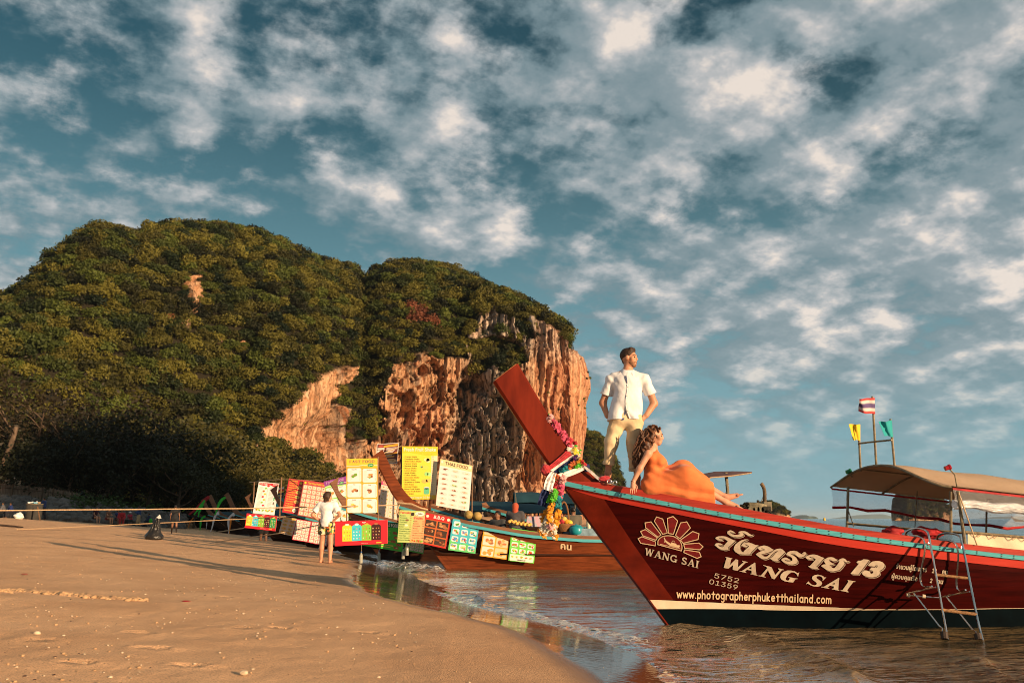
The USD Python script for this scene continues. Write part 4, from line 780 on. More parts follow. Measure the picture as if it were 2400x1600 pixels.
NM = {(1690, 1290): ["135,175,340,215,335,235,310,240,265,425,445,245,520,265,515,490,690,330,640,310,645,290,815,330,810,345,750,350,495,600,355,565,365,420,215,535,80,505,165,205,130,190",
      "1030,345,1045,360,1075,710,1115,735,1110,748,900,700,900,685,935,680,930,590,790,565,725,620,770,650,765,662,565,615,565,600,640,600/925,470,835,530,930,550",
      "1285,420,1540,485,1655,725,1790,570,1740,540,1745,520,1915,560,1910,575,1860,575,1630,855,1550,830,1430,580,1310,760,1370,790,1365,805,1140,755,1145,740,1215,740,1415,510,1370,465,1280,435"],
      (1820, 1270): ["690,905,655,1030,635,1020,600,950,530,910,460,905,390,940,320,1010,275,1090,285,1140,350,1165,410,1090,355,1065,360,1050,640,1095,630,1110,580,1110,500,1215,400,1205,250,1180,140,1120,105,1050,130,970,210,890,320,850,430,850,540,870,620,920,650,930",
      "1515,1055,1410,1165,1400,1150,1415,1110,1380,1050,1310,1015,1240,1025,1215,1050,1230,1090,1300,1140,1370,1190,1390,1250,1350,1310,1260,1345,1150,1340,1040,1300,960,1255,930,1255,905,1270,900,1255,970,1180,985,1190,1000,1225,1070,1280,1150,1300,1215,1280,1230,1240,1190,1195,1110,1140,1075,1080,1100,1025,1170,985,1260,975,1350,990,1420,1020,1460,1060",
      "1900,1070,1912,1080,1880,1430,1915,1450,1910,1465,1685,1420,1690,1405,1740,1400,1755,1335,1620,1310,1555,1370,1610,1395,1605,1410,1355,1360,1360,1345,1440,1345/1780,1215,1690,1265,1770,1280",
      "2175,1140,2406,1180,2406,1195,2340,1200,2155,1450,2195,1500,2190,1515,1950,1465,1955,1450,2010,1450,2195,1190,2170,1155"]}
def traced(T, k=kz):
    out = []
    for o, L_ in T.items():
        for s_ in L_:
            rings_ = [Z1(o, k, [float(c) for c in r_.split(",")]) for r_ in s_.split("/")]; out.append(sg.Polygon(rings_[0], rings_[1:]).buffer(0))
    return unary_union(out)
thai, nameL = traced(TH), traced(NM)
low = affinity.translate(thai, 2.2, 2.4).difference(affinity.translate(thai, 1.1, 1.2).buffer(.35))
decal("thai_lettering", [poly2d(thai)], LETTER, .012); decal("thai_lettering_shadow_line", [poly2d(low.difference(thai.buffer(.5)))], LETTER, .011)
decal("name_lettering", [poly2d(nameL)], LETTER, .012)
def line(vf, o, ux, uy):
    v, f = vf; return A(o, float) + v[:, :1] * A(ux, float) + v[:, 1:] * A(uy, float), f
t1, t2 = text2d("5752", 1.0), text2d("01359", 1.0)
w1, w2 = np.ptp(t1[0][:, 0]), np.ptp(t2[0][:, 0])
decal("number_lettering", [line(t1, (1671, 1351.5), (57 / w1, 12.8 / w1), (2.6, -10.8)), line(t2, (1659.5, 1365.5), (66 / w2, 14.5 / w2), (2.6, -10.8))], LETTER, .012)
hp, hwid = hand("www.photographerphuketthailand.com")
decal("web_address", [line(poly2d(hp), (1586.6, 1398.6), (361.5 / hwid, 13.2 / hwid), (.35, -11.6))], LETTER2, .012)
e1, e2 = outline("line1"), outline("line2"); d18, d2_ = text2d("18", 40, True), text2d("2", 40, True)
ths = [line(poly2d(e1), (2098, 1330.5), (121 / 706, 14 / 706), (.035, -.24)), line(poly2d(e2), (2087.5, 1353), (121 / 647, 14 / 647), (.035, -.24)), line((d18[0] + A([490, 0]), d18[1]), (2098, 1330.5), (121 / 706, 14 / 706), (.035, -.24)), line((d2_[0] + A([480, 0]), d2_[1]), (2087.5, 1353), (121 / 647, 14 / 647), (.035, -.24))]
decal("passenger_lettering", ths, LETTER, .012)
k5 = 170 / 1904; Z5 = lambda p: Z1((1490, 1200), k5, p)
pet = ["65,680,165,630,520,760,515,865,135,800", "130,490,255,440,570,655,530,720,190,605", "250,265,405,240,665,580,590,640,260,390", "550,110,710,165,830,530,710,565,490,220", "830,150,980,100,1100,215,990,565,860,540", "1180,265,1340,240,1435,400,1160,680,1045,595", "1495,490,1660,550,1635,700,1245,800,1175,715", "1660,795,1765,890,1685,970,1285,930,1260,825", "1670,1030,1715,1150,1610,1195,1260,1040,1280,970", "580,835,585,740,630,670,720,615,850,600,980,615,1090,670,1170,750,1210,850,1215,930,1200,1000"]
pp = [sg.Polygon(Z5([float(c) for c in s_.split(",")])) for s_ in pet]
decal("sun_emblem", [poly2d(p) for p in pp], PETAL, .011)
edge_ = unary_union([p.exterior.buffer(.85) for p in pp] + [sg.Polygon(Z5(A("740,655,755,650,785,720,850,770,930,820,935,780,1060,815,1075,850,1150,855,1160,885,1130,910,1040,890,900,860,820,800,780,760,745,780,765,735".split(","), float))).buffer(.3)] + [sg.LineString(Z5(q)).buffer(.4) for q in ([640, 820, 1170, 945], [640, 830, 1165, 925], [950, 765, 980, 735, 1010, 740, 1015, 770])])
decal("sun_emblem_outline", [poly2d(edge_)], LETTER2, .013)
_, sw_ = serif("WANG SAI")
for wd_, dx_ in (("WANG", 0.0), ("SAI", serif("WANG")[1] + .56)): decal("name_lettering", [line(poly2d(affinity.translate(serif(wd_)[0], dx_)), Z5([225, 1105])[0], Z5([1640, 1455])[0] / sw_ - Z5([225, 1105])[0] / sw_, A([32, -185]) * k5)], LETTER, .012)

# ---- awning over the seats
AW = mat("tan_awning_cloth", (.66, .47, .31), .8, color2=(.56, .38, .24), scale=2.0, bump=.25, bscale=9, trans=.35, bdist=.02)
hoop_px = A([(1948, 1140, 13.0), (1975, 1121, 12.85), (2002, 1104, 12.65), (2043, 1090, 12.35), (2080, 1089, 12.1), (2117, 1099, 11.8), (2155, 1116, 11.55), (2200, 1134, 11.35), (2232, 1139, 11.28)])
hoop = spline(at(hoop_px[:, 0], hoop_px[:, 1], hoop_px[:, 2]), 25)
drift = A([1.0, MC, -.105]); LEN = np.linspace(0, 3.4, 14)
roof = hoop[None] + LEN[:, None, None] * drift + (.012 * np.sin(LEN * 6)[:, None] * np.sin(np.linspace(0, np.pi, 25)))[..., None] * A([0, 0, 1.])
part(boat, "awning", slab(roof, .006, A([0, 0, 1.0])), AW, smooth=True)
part(boat, "awning_hoop", tube(hoop + A([-.01, 0, -.012]), .016), TUBE)
h2 = hoop + drift * .75 + A([0, 0, -.03]); part(boat, "awning_hoop", tube(h2, .014), TUBE)
for j in (7, 12, 17): part(boat, "awning_batten", tube(np.stack([hoop[j] + A([0, 0, -.02]), hoop[j] + drift * 3.3 + A([0, 0, -.02])]), .010), TUBE)
def pipe(name, pts, r, m=TUBE, **kw): return part(boat, name, tube(np.stack([at(*q) for q in pts]), r, **kw), m)
pipe("awning_post", [(1988, 1140, 12.8), (1985, 1236, 12.8)], .020)
pipe("awning_post", [(2228, 1150, 11.35), (2229, 1252, 11.4)], .018)
pipe("awning_post", [(2245, 1150, 11.2), (2262, 1277, 11.18)], .022)
pipe("awning_post", [(2313, 1170, 12.9), (2311, 1255, 12.9)], .014)
pipe("awning_post", [(2150, 1150, 12.95), (2144, 1240, 12.95)], .007)
pipe("stay", [(1986, 1190, 12.78), (2001, 1233, 12.7)], .008); pipe("stay", [(2247, 1155, 11.15), (2290, 1277, 11.12)], .009, ROPE)
pipe("hand_rail", [(1986, 1226, 12.8), (2120, 1238, 12.8), (2257, 1248, 12.8), (2400, 1258, 12.9)], .018)
CLEAR_N = {"t": ("transparent_bsdf", {"color": (.93, .93, .95)}), "g": ("principled_bsdf", {"base_color": (.75, .74, .74), "roughness": .12, "specular_ior_level": .9}), "ge": ("geometry", {}), "mp": ("mapping", {"scale": (2.5, 2.5, 11)}), "n": ("noise_texture", {"scale": 3.0, "detail": 4.0}), "b": ("bump", {"strength": 1.0, "distance": .05}), "m": ("mix_closure", {"fac": .10})}
CLEAR = usdkit.material(stage, "/World/Looks/clear_plastic", CLEAR_N, [("ge.position", "mp.vector"), ("mp.vector", "n.vector"), ("n.fac", "b.height"), ("b.normal", "g.normal"), ("t.BSDF", "m.closure1"), ("g.BSDF", "m.closure2")], surface="m.closure")
ROLLED = usdkit.material(stage, "/World/Looks/rolled_plastic", {**CLEAR_N, "m": ("mix_closure", {"fac": .72})}, [("ge.position", "mp.vector"), ("mp.vector", "n.vector"), ("n.fac", "b.height"), ("b.normal", "g.normal"), ("t.BSDF", "m.closure1"), ("g.BSDF", "m.closure2")], surface="m.closure")
REDC = mat("red_cloth", (.40, .018, .022), .75, var=.4, scale=8, bump=.4, bscale=25)
for j, (e0, dz, rr) in enumerate(((0, -.27, .020), (24, -.20, .062))):
    l0 = hoop[e0] + LEN[:, None] * drift + A([0, 0, -.03]); sag = .03 * np.sin(LEN * 2.3)[:, None] * A([0, 0, 1.])
    l1 = l0 + A([.0, 0, dz]) + sag
    part(boat, "clear_side_sheet", slab(np.stack([l0, (l0 + l1) / 2 + SIDE * .03, l1]), .003, SIDE), CLEAR, smooth=True)
    rl = l1 + .02 * np.sin(LEN * 9)[:, None] * A([0, 0, 1.]); part(boat, "rolled_side_sheet", tube(rl, rr * (1 + .15 * np.sin(LEN * 17))), ROLLED if j else REDC, label="rolled clear plastic side sheet" if j else "dark red roll of the far side sheet")
    part(boat, "awning_hem", slab(np.stack([l0 + A([0, 0, .012]), l0 - A([0, 0, .014])]) , .008, SIDE), REDC)
lampg = lambda c: cat(move(trimesh.creation.cylinder(.030, .06, sections=14), Mx(c, ry=1.3)), move(trimesh.creation.cylinder(.036, .02, sections=14), Mx(A(c) + A([.03, 0, .01]), ry=1.3)))
part(boat, "navigation_lamp", lampg(at(1988, 1105, 12.7)), mat("green_lamp_glass", (.01, .16, .06), .15), label="small green navigation lamp on the awning")
part(boat, "navigation_lamp", lampg(at(2220, 1096, 11.25)), mat("red_lamp_glass", (.35, .015, .02), .15), label="small red navigation lamp on the awning")
pipe("lamp_bracket", [(2226, 1099, 11.25), (2238, 1112, 11.25), (2243, 1140, 11.25)], .010)
pipe("lamp_bracket", [(1990, 1108, 12.7), (1998, 1118, 12.7)], .010)
BANNER = mat("cream_banner_cloth", (.80, .66, .46), .75, color2=(.70, .55, .37), scale=3, bump=.3, bscale=8, bdist=.03, trans=.15)
bx = np.linspace(2268, 2470, 24); bt = np.stack([at(x, 1250 + (x - 2268) * .085, 11.32) for x in bx]); bb = np.stack([at(x, 1281 + (x - 2268) * .13, 11.30) for x in bx])
wv = np.linspace(0, 1, 7)[:, None, None]; part(boat, "side_banner", slab(bt * (1 - wv) + bb * wv + (.015 * np.sin(np.linspace(0, 14, 24))[None, :, None] * np.sin(wv * 3)) * SIDE, .004, SIDE), BANNER, smooth=True)
pipe("banner_rail", [(2262, 1246, 11.3), (2400, 1258, 11.3), (2480, 1266, 11.3)], .016)
for x in (2286, 2324, 2368, 2398): part(boat, "banner_lacing", tube(np.stack([at(x, 1246 + (x - 2262) * .085, 11.27), at(x + 6, 1256 + (x - 2262) * .085, 11.27), at(x + 14, 1250 + (x - 2262) * .085, 11.29)]), .005, 5), ROPE)
for px_, py_ in ((2093, 1246), (2168, 1246), (2188, 1250)):
    c = at(px_, py_, 12.2); solo("life_jacket", blob(c, (.14, .10, .07), 3, .5, int(px_), 1.6), REDC, {2093: "small red life jacket lying in the boat left of the ladder", 2168: "red life jacket heaped behind the left ladder hook", 2188: "red life jacket lump behind the ladder nearest the right hook"}[px_], "life jacket", "red life jackets in the boat", smooth=True)

# ---- flags on the awning
fs = thing("flag_stand", "brown three-pole flag stand with one crossbar on top of the awning", "flag stand")
FP = [((2012, 994), (2017, 1104), 12.55), ((2044.6, 928.6), (2054, 1094), 12.3), ((2087, 981.6), (2097, 1097), 12.0)]
for a, b, Yq in FP: part(fs, "pole", tube(np.stack([at(*a, Yq), at(*b, Yq)]), .017), TUBE)
part(fs, "crossbar", tube(np.stack([at(2012, 1039, 12.52), at(2051, 1034.5, 12.27), at(2090, 1030.6, 11.98)]), .013), TUBE)
def flag(edge_top, edge_bot, tip_t, tip_b, Y, cols, label, seed, n=16):
    a, b = at(*edge_top, Y), at(*edge_bot, Y); c, d = at(*tip_t, Y - .10), at(*tip_b, Y - .06); u, v = np.meshgrid(np.linspace(0, 1, n), np.linspace(0, 1, 11))
    P = (a * (1 - v[..., None]) + b * v[..., None]) * (1 - u[..., None]) + (c * (1 - v[..., None]) + d * v[..., None]) * u[..., None]
    P = P + (u * (.05 * np.sin(7 * u + seed + 2 * v) + .09 * (meshkit.fbm(np.stack([u * 3, v * 3, u * 0 + seed], -1), 3, seed) - .5)))[..., None] * A([.3, 1, .35])
    s_ = slab(P, .004, A([0, -1., 0])); vv = np.tile(v.ravel(), 2)
    return solo("flag", s_, CLOTHV, label, "flag", "flags on the awning", smooth=True, col=A([cols(q) for q in vv]))
CLOTHV = usdkit.material(stage, "/World/Looks/flag_cloth", {"a": ("attribute", {"attribute": "col"}), "p": ("principled_bsdf", {"roughness": .8}), "t": ("translucent_bsdf", {}), "m": ("mix_closure", {"fac": .3})}, [("a.color", "p.base_color"), ("a.color", "t.color"), ("p.BSDF", "m.closure1"), ("t.BSDF", "m.closure2")], surface="m.closure")
flag((2016, 994), (2016, 1032), (1989, 994), (1999, 1030), 12.53, lambda q: (.80, .58, .03), "yellow flag flying from the left pole of the stand", 3)
flag((2050, 932), (2051, 970), (2014, 934), (2013, 966), 12.28, lambda q: ((.62, .05, .05), (.72, .66, .62), (.13, .08, .22), (.13, .08, .22), (.72, .66, .62), (.62, .05, .05))[min(int(q * 6), 5)], "red, white and purple-blue striped flag on the tallest middle pole", 5)
flag((2090, 984), (2093, 1024), (2060, 990), (2072, 1020), 11.98, lambda q: (.02, .36, .38), "turquoise flag flying from the right pole of the stand", 8)

# ---- boarding ladder
lad = thing("boarding_ladder", "stainless steel boarding ladder hooked over the red boat's side", "ladder")
K3 = lambda *p: [(2000 + a * .20408, 1200 + b * .20408) for a, b in p]
_h = lambda px_, py_, out: hull3d([(px_, min(py_, 1462))])[0] + SIDE * out if not np.isnan(hull3d([(px_, min(py_, 1462))])[0, 0]) else at(px_, py_, 11.2)
def lpipe(name, pts, Ys, r, m=STEEL, sm=0): return part(lad, name, tube(np.stack([at(px_, py_, y_) for (px_, py_), y_ in zip(K3(*pts), Ys)]), r, 10, smooth=sm), m)
lpipe("side_rail", [(605, 262), (622, 215), (665, 195), (800, 195), (850, 225), (870, 285), (1025, 1120), (1085, 1462)], [11.35, 11.3, 11.25, 11.1, 11.04, 11.0, 10.72, 10.55], .0135, sm=60)
lpipe("side_rail", [(960, 305), (982, 265), (1020, 247), (1170, 250), (1220, 275), (1242, 330), (1412, 1160), (1487, 1472)], [11.35, 11.3, 11.25, 11.08, 11.02, 10.98, 10.70, 10.52], .0135, sm=60)
lpipe("inner_rail", [(605, 265), (655, 271), (760, 280), (805, 315), (822, 375), (905, 850)], [11.36, 11.3, 11.16, 11.1, 11.08, 11.04], .0115, sm=40)
lpipe("inner_rail", [(965, 310), (1015, 318), (1120, 330), (1170, 360), (1197, 420), (1290, 890)], [11.36, 11.3, 11.14, 11.08, 11.06, 11.02], .0115, sm=40)
for pts, Ys in (([(822, 362), (870, 352)], (11.08, 11.0)), ([(1197, 408), (1245, 400)], (11.06, 10.98)), ([(610, 932), (945, 858)], (11.15, 10.82)), ([(1010, 970), (1330, 908)], (11.13, 10.8)), ([(690, 920), (985, 1300), (1022, 1332), (1024, 1440)], (11.1, 10.75, 10.68, 10.62)), ([(1065, 965), (1370, 1345), (1405, 1370), (1410, 1450)], (11.08, 10.72, 10.66, 10.6)), ([(610, 950), (830, 968), (985, 980)], (11.16, 11.1, 11.05))):
    lpipe("brace", pts, Ys, .0095)
RUNGM = mat("rope_bound_rung", (.30, .15, .06), .7, var=.5, scale=30, bump=.5, bscale=60)
lpipe("rung", [(935, 714), (1310, 755)], (10.86, 10.84), .017, RUNGM); lpipe("rung", [(1022, 1120), (1415, 1170)], (10.72, 10.70), .019, RUNGM)
for pts, Ys in (([(1042, 1375), (1050, 1455)], (10.6, 10.57)), ([(1425, 1395), (1445, 1465)], (10.58, 10.55))): lpipe("foot_binding", pts, Ys, .042, mat("wet_rope", (.05, .03, .02), .6, bump=.6, bscale=70))
lpipe("clamp", [(612, 948), (650, 952)], (11.15, 11.14), .022, CREAM); lpipe("clamp", [(795, 962), (830, 968)], (11.1, 11.09), .024, CREAM)

# ---------------------------------------------------------------- people
def skinmat(n, c): return mat(n, c, .5, var=.18, scale=9, bump=.12, bscale=60, bdist=.003)
SKIN = skinmat("tanned_skin", (.50, .235, .135)); SKIN2 = skinmat("light_skin", (.56, .27, .165)); SKIN3 = skinmat("brown_skin", (.22, .10, .055))
HAIRB = mat("dark_brown_hair", (.050, .022, .010), .6, color2=(.016, .008, .005), scale=30, stretch=(1, 1, .25), bump=.5, bscale=120)
HAIRW = mat("brown_wavy_hair", (.13, .048, .018), .45, color2=(.030, .013, .008), scale=26, stretch=(1, 1, .35), bump=.6, bscale=90)
BLACKH = mat("black_hair", (.014, .010, .008), .45, var=.4, scale=30, bump=.4, bscale=90)
EYE = mat("eye", (.02, .012, .01), .15, var=.0)
def cloth(n, c, **kw): return mat(n, c, .85, var=kw.pop("var", .15), scale=kw.pop("scale", 6), bump=.35, bscale=kw.pop("bscale", 30), bdist=.006, sheen=.1, **kw)
def head_prims(c, f, u=(0, 0, 1), s=1.0, jaw=1.0, nose=1.0):
    """Skull, jaw, brow, nose, lips, ears and eye sockets about the head's centre c, looking along f."""
    f, u = nrm(A(f, float)), A(u, float); f = nrm(f - u * (f @ u)); l = np.cross(u, f); B = np.stack([f, l, u], 1); P = lambda a, b, d: A(c) + (f * a + l * b + u * d) * s
    e = lambda a, b, d, r, k=.02: ("e", P(a, b, d), A(r) * s, B, k * s)
    q = [e(-.012, 0, .022, (.098, .078, .098)), e(.028, 0, -.045, (.068, .059 * jaw, .078)), ("c", P(.058, -.016, -.098), P(.058, .016, -.098), .020 * s, .020 * s, .03 * s),
         ("c", P(.080, -.036, .022), P(.080, .036, .022), .014 * s, .014 * s, .02 * s), ("c", P(.088, 0, .014), P(.090 + .022 * nose, 0, -.026), .009 * s, .0125 * s, .012 * s), ("c", P(.088 + .011 * nose, -.012, -.030), P(.088 + .011 * nose, .012, -.030), .008 * s, .008 * s, .008 * s),
         ("c", P(.062, -.052, -.02), P(.06, -.045, -.03), .02 * s, .02 * s, .03 * s), ("c", P(.062, .052, -.02), P(.06, .045, -.03), .02 * s, .02 * s, .03 * s),
         ("c", P(.086, -.018, -.060), P(.086, .018, -.060), .0085 * s, .0085 * s, .010 * s), ("c", P(.083, -.016, -.073), P(.083, .016, -.073), .010 * s, .010 * s, .010 * s),
         e(-.005, .079, -.004, (.028, .011, .034), .008), e(-.005, -.079, -.004, (.028, .011, .034), .008),
         ("E", P(.098, .033, .000), A([.016, .018, .011]) * s, B, .012 * s), ("E", P(.098, -.033, .000), A([.016, .018, .011]) * s, B, .012 * s)]
    return q, P, (f, l, u)
def eyes(t, P, s=1.0, brow=None):
    for y in (-.033, .033): part(t, "eye", blob(P(.080, y, .001), .0115 * s, 2), EYE, smooth=True)
    if brow is not None:
        for y in (-1, 1): part(t, "eyebrow", tube(np.stack([P(.090, y * .014, .022), P(.094, y * .033, .028), P(.080, y * .054, .022)]), A([.0045, .006, .003]) * s, 6), brow)
def finger(q, base, d1, d2, L, r, k=.004):
    d1, d2 = nrm(A(d1, float)), nrm(A(d2, float)); a = A(base, float); b = a + d1 * L * .45; m = nrm(d1 + d2); c = b + m * L * .3; e = c + d2 * L * .25
    q += [("c", a, b, r, r * .95, k), ("c", b, c, r * .95, r * .88, k), ("c", c, e, r * .88, r * .78, k)]

# ---- the man standing on the bow
Ym = 11.74
J = lambda px, py, dy=0.0: at(px, py, Ym + dy)
man = thing("person", "person standing on the bow in white short-sleeved shirt and rolled-up beige trousers, hands in pockets", "person")
hc = J(1475, 839); q, Pm, (mf, ml, mu) = head_prims(hc, (.86, -.50, -.02), s=1.06, nose=.8)
nb, chest, belly, hipc = J(1471, 871), J(1471, 900), J(1468, 945), J(1466, 985)
sl, sr = J(1431, 889, .03), J(1513, 890, -.04); el, er = J(1413, 944, .10), J(1533, 945, .04); wl, wr = J(1423, 974, .02), J(1515, 973, -.06)
hl, hr = J(1446, 990, .02), J(1488, 990, -.02); kl, kr = J(1432, 1038, -.03), J(1484, 1042, -.02); al, ar = J(1425, 1108, .02), J(1494, 1118, .04); fl_, fr_ = J(1427, 1121, .02), J(1498, 1133, .05)
q += [("c", Pm(-.02, 0, -.07), nb, .056, .062), ("c", nb, J(1455, 880), .055, .065), ("c", nb, J(1488, 880), .055, .065), ("c", J(1449, 893), J(1493, 893), .078, .078), ("c", chest, belly, .105, .10), ("c", belly, hipc, .10, .105),
      ("c", sl, el, .054, .047), ("c", el, wl, .048, .034), ("c", sr, er, .054, .048), ("c", er, wr, .050, .035), ("c", hl, kl, .080, .058), ("c", kl, al, .056, .040), ("c", hr, kr, .080, .058), ("c", kr, ar, .058, .040)]
# hands: backs of the hands and thumbs show, fingers go into the pockets
for w, side, hd in ((wl, 1, nrm(hl - wl + A([0, -.10, -.06]))), (wr, -1, nrm(hr - wr + A([0, -.06, -.05])))):
    pm = w + hd * .05; q += [("c", w, pm + hd * .03, .030, .030, .015)]; sx = np.cross(hd, A([0, -1, 0]))
    for i, L in enumerate((.075, .085, .08, .065)): finger(q, pm + hd * .035 + nrm(sx) * (i - 1.5) * .019, hd, hd + A([0, .3, -.2]), L, .0095)
    finger(q, w + hd * .03 + nrm(sx) * .028 * -side + A([0, -.012, 0]), hd + A([.45 * -side, -.25, 0]), hd, .06, .0105)
for a, toe in ((al, nrm(A([.35, -.9, 0]))), (ar, nrm(A([.75, -.66, 0])))):
    g0 = A([a[0], a[1], R["T"][9][2] - .02]); sd = np.cross(toe, A([0, 0, 1.])); q += [("c", a, g0 + A([0, 0, .06]) - toe * .01, .040, .042), ("c", g0 + A([0, 0, .035]) - toe * .06, g0 + toe * .12 + A([0, 0, .028]), .036, .026), ("c", g0 + A([0, 0, .07]), g0 + toe * .11 + A([0, 0, .03]), .034, .026)]
    for i, (L, r) in enumerate(((.07, .014), (.066, .010), (.058, .0095), (.05, .009), (.04, .0085))): o = (i - 1.6) * .021; q.append(("c", g0 + toe * .11 + sd * o + A([0, 0, .018]), g0 + toe * (.11 + L) + sd * o * 1.1 + A([0, 0, .014]), r, r * .9, .006))
body = part(man, "body", sdf_mesh(q, .0085), SKIN, smooth=True)
eyes(man, Pm, 1.06, HAIRB)
hq = [("e", Pm(-.02, 0, .045), A([.103, .086, .092]) * 1.06, np.stack([mf, ml, mu], 1)), ("c", Pm(.035, -.03, .105), Pm(.04, .035, .105), .035, .035), ("c", Pm(-.07, 0, .03), Pm(-.06, 0, -.045), .055, .04), ("c", Pm(-.02, .078, .03), Pm(-.012, .079, .0), .014, .010), ("c", Pm(-.02, -.078, .03), Pm(-.012, -.079, .0), .014, .010)]
part(man, "hair", sdf_mesh(hq, .009, k=.02, cut=cuts((Pm(.070, 0, .066), mf * .9 - mu * .5, .2)), disp=lambda p: .007 * (meshkit.fbm(p * 60, 2, 3) - .5)), HAIRB, smooth=True)
bq = [("e", Pm(.028, 0, -.046), A([.072, .0618, .080]) * 1.06, np.stack([mf, ml, mu], 1)), ("c", Pm(.060, -.018, -.100), Pm(.060, .018, -.100), .026, .026), ("c", Pm(.088, -.020, -.050), Pm(.088, .020, -.050), .012, .012)]
part(man, "beard", sdf_mesh(bq, .008, k=.015, cut=cuts((Pm(.04, 0, -.048), mu + mf * .10, .3), (Pm(-.005, 0, -.05), -mf, .3)), disp=lambda p: .003 * (meshkit.fbm(p * 90, 2, 3) - .5)), mat("brown_beard", (.26, .12, .06), .7, var=.4, scale=50, bump=.4, bscale=150), smooth=True)
WHITE = mat("white_cotton", (.66, .64, .64), .85, var=.06, scale=4, bump=.3, bscale=20, bdist=.01)
hem = J(1468, 986)
def folds(amp, sc, sd, st=(1, 1, 1)): return lambda p: amp * (np.abs(meshkit.fbm(p * sc * A(st), 3, sd) - .5) * 2 - .35)
sq = [("c", J(1450, 893, .01), J(1493, 894, -.01), .080, .080, .05), ("c", J(1462, 897), J(1463, 945), .135, .135, .07), ("c", J(1480, 897), J(1480, 945), .13, .135, .07), ("c", J(1455, 945), J(1446, 992), .12, .15, .07), ("c", J(1478, 945), J(1483, 994), .13, .155, .07),
      ("c", sl + (nb - sl) * .12, sl + (el - sl) * .72, .066, .080, .045), ("c", sr + (nb - sr) * .12, sr + (er - sr) * .66, .066, .082, .045), ("c", sl, nb + A([0, 0, -.02]), .064, .066, .04), ("c", sr, nb + A([0, 0, -.02]), .064, .066, .04)]
el_d, er_d = nrm(el - sl), nrm(er - sr)
vneck = [("C", nb + A([.012, -.10, .045]), nb + A([.004, -.17, -.085]), .042, .006, .012)]
def shirt_folds(p):
    w = (p - hem) ; z = w[:, 2]; x = w[:, 0]
    d = .010 * np.sin(x * 26 + z * 16 + 4 * meshkit.noise(p * 5, 2)) * np.clip(1 - np.abs(z - .05) / .25, 0, 1) + .013 * (np.abs(meshkit.fbm(p * A([8, 8, 4.5]), 3, 4) - .5) * 2 - .3)
    for a_, b_ in ((sl, hem + A([.05, 0, .25])), (sr, hem + A([.0, 0, .28]))):
        dd = nrm(np.cross(b_ - a_, A([0, 1., 0]))); t_ = np.clip(((p - a_) @ nrm(b_ - a_)) / .3, 0, 1); d = d + .007 * np.sin(((p - a_) @ dd) * 60) * np.exp(-(((p - a_) @ dd) / .07) ** 2) * (1 - t_)
    return d
shirt = sdf_mesh(sq + vneck, .0080, cut=cuts((hem, (0.0, -.06, -1), .6), (sl + (el - sl) * .66, el_d, .135), (sr + (er - sr) * .60, er_d, .135), (nb + A([-.0, .0, .030]), (0.0, -.25, 1), .12)), disp=shirt_folds)
part(man, "shirt", shirt, WHITE, smooth=True)
cn = nb + A([.006, -.012, .012])
for sgn in (-1, 1):
    t_ = np.linspace(0, 1, 12); ang = -math.pi / 2 + .10 + sgn * (.30 + t_ * 2.5); dr_ = (1 - t_) ** 2
    rim = np.stack([cn + A([np.cos(a) * .070, np.sin(a) * .070, .030 + .018 * q_ - .055 * d_]) for a, q_, d_ in zip(ang, t_, dr_)]); out = np.stack([cn + A([np.cos(a) * .100 + sgn * .020 * d_, np.sin(a) * .100 - .02 * d_, -.012 + .012 * q_ - .10 * d_]) for a, q_, d_ in zip(ang, t_, dr_)])
    part(man, "collar", slab(np.stack([rim, (rim + out) / 2 + A([0, -.006, .010]), out]), .006), WHITE, smooth=True)
NAVY = mat("navy_print_trim", (.016, .028, .085), .8, color2=(.10, .12, .20), scale=70, detail=1)
sv = A(shirt.vertices)
def on_front(px, py, lift=.004):
    """Front point of the shirt along the line of sight."""
    r = nrm(ray(px, py)); v = sv - CAM; t = v @ r; d = np.linalg.norm(v - t[:, None] * r, axis=1); k_ = np.flatnonzero(d < .022); k_ = k_ if len(k_) else np.argsort(d)[:12]; return CAM + r * (t[k_].min() + .004 - lift)
for seq, wd, m_, nm in ((((1467, 880), (1468, 888), (1470, 898)), (.014, .020, .006), NAVY, "placket_lining"), (((1468, 956), (1464, 970), (1459, 984)), (.004, .018, .034), NAVY, "placket_lining")):
    pts = spline(np.stack([on_front(*s_) for s_ in seq]), 12); wv_ = np.interp(np.linspace(0, 1, 12), [0, .5, 1], wd)[:, None] * A([.5, 0, 0]); part(man, nm, slab(np.stack([pts - wv_, pts + wv_]), .005, A([0, -1., 0])), m_)
pts = spline(np.stack([on_front(*s_, .003) for s_ in ((1471, 900), (1470, 925), (1468, 945), (1471, 962), (1477, 980))]), 24); part(man, "placket", slab(np.stack([pts - A([.012, 0, 0]), pts + A([.012, 0, 0])]), .005, A([0, -1., 0])), WHITE, smooth=True)
for q_ in (2, 8, 13, 18): part(man, "button", blob(pts[q_] + A([0, -.008, 0]), (.006, .004, .006), 1), CREAM)
BEIGE = mat("beige_linen", (.62, .47, .29), .9, color2=(.52, .38, .22), scale=5, bump=.4, bscale=22, bdist=.008)
cl_, cr_ = J(1426, 1088, .0), J(1487, 1102, .03)
tq = [("c", J(1449, 975), J(1483, 975), .122, .122, .06), ("c", J(1455, 985), J(1478, 985), .12, .12, .06), ("c", hl, kl, .112, .084, .05), ("c", kl, cl_ + (cl_ - kl) * .15, .084, .066, .05), ("c", hr, kr, .112, .084, .05), ("c", kr, cr_ + (cr_ - kr) * .15, .083, .066, .05)]
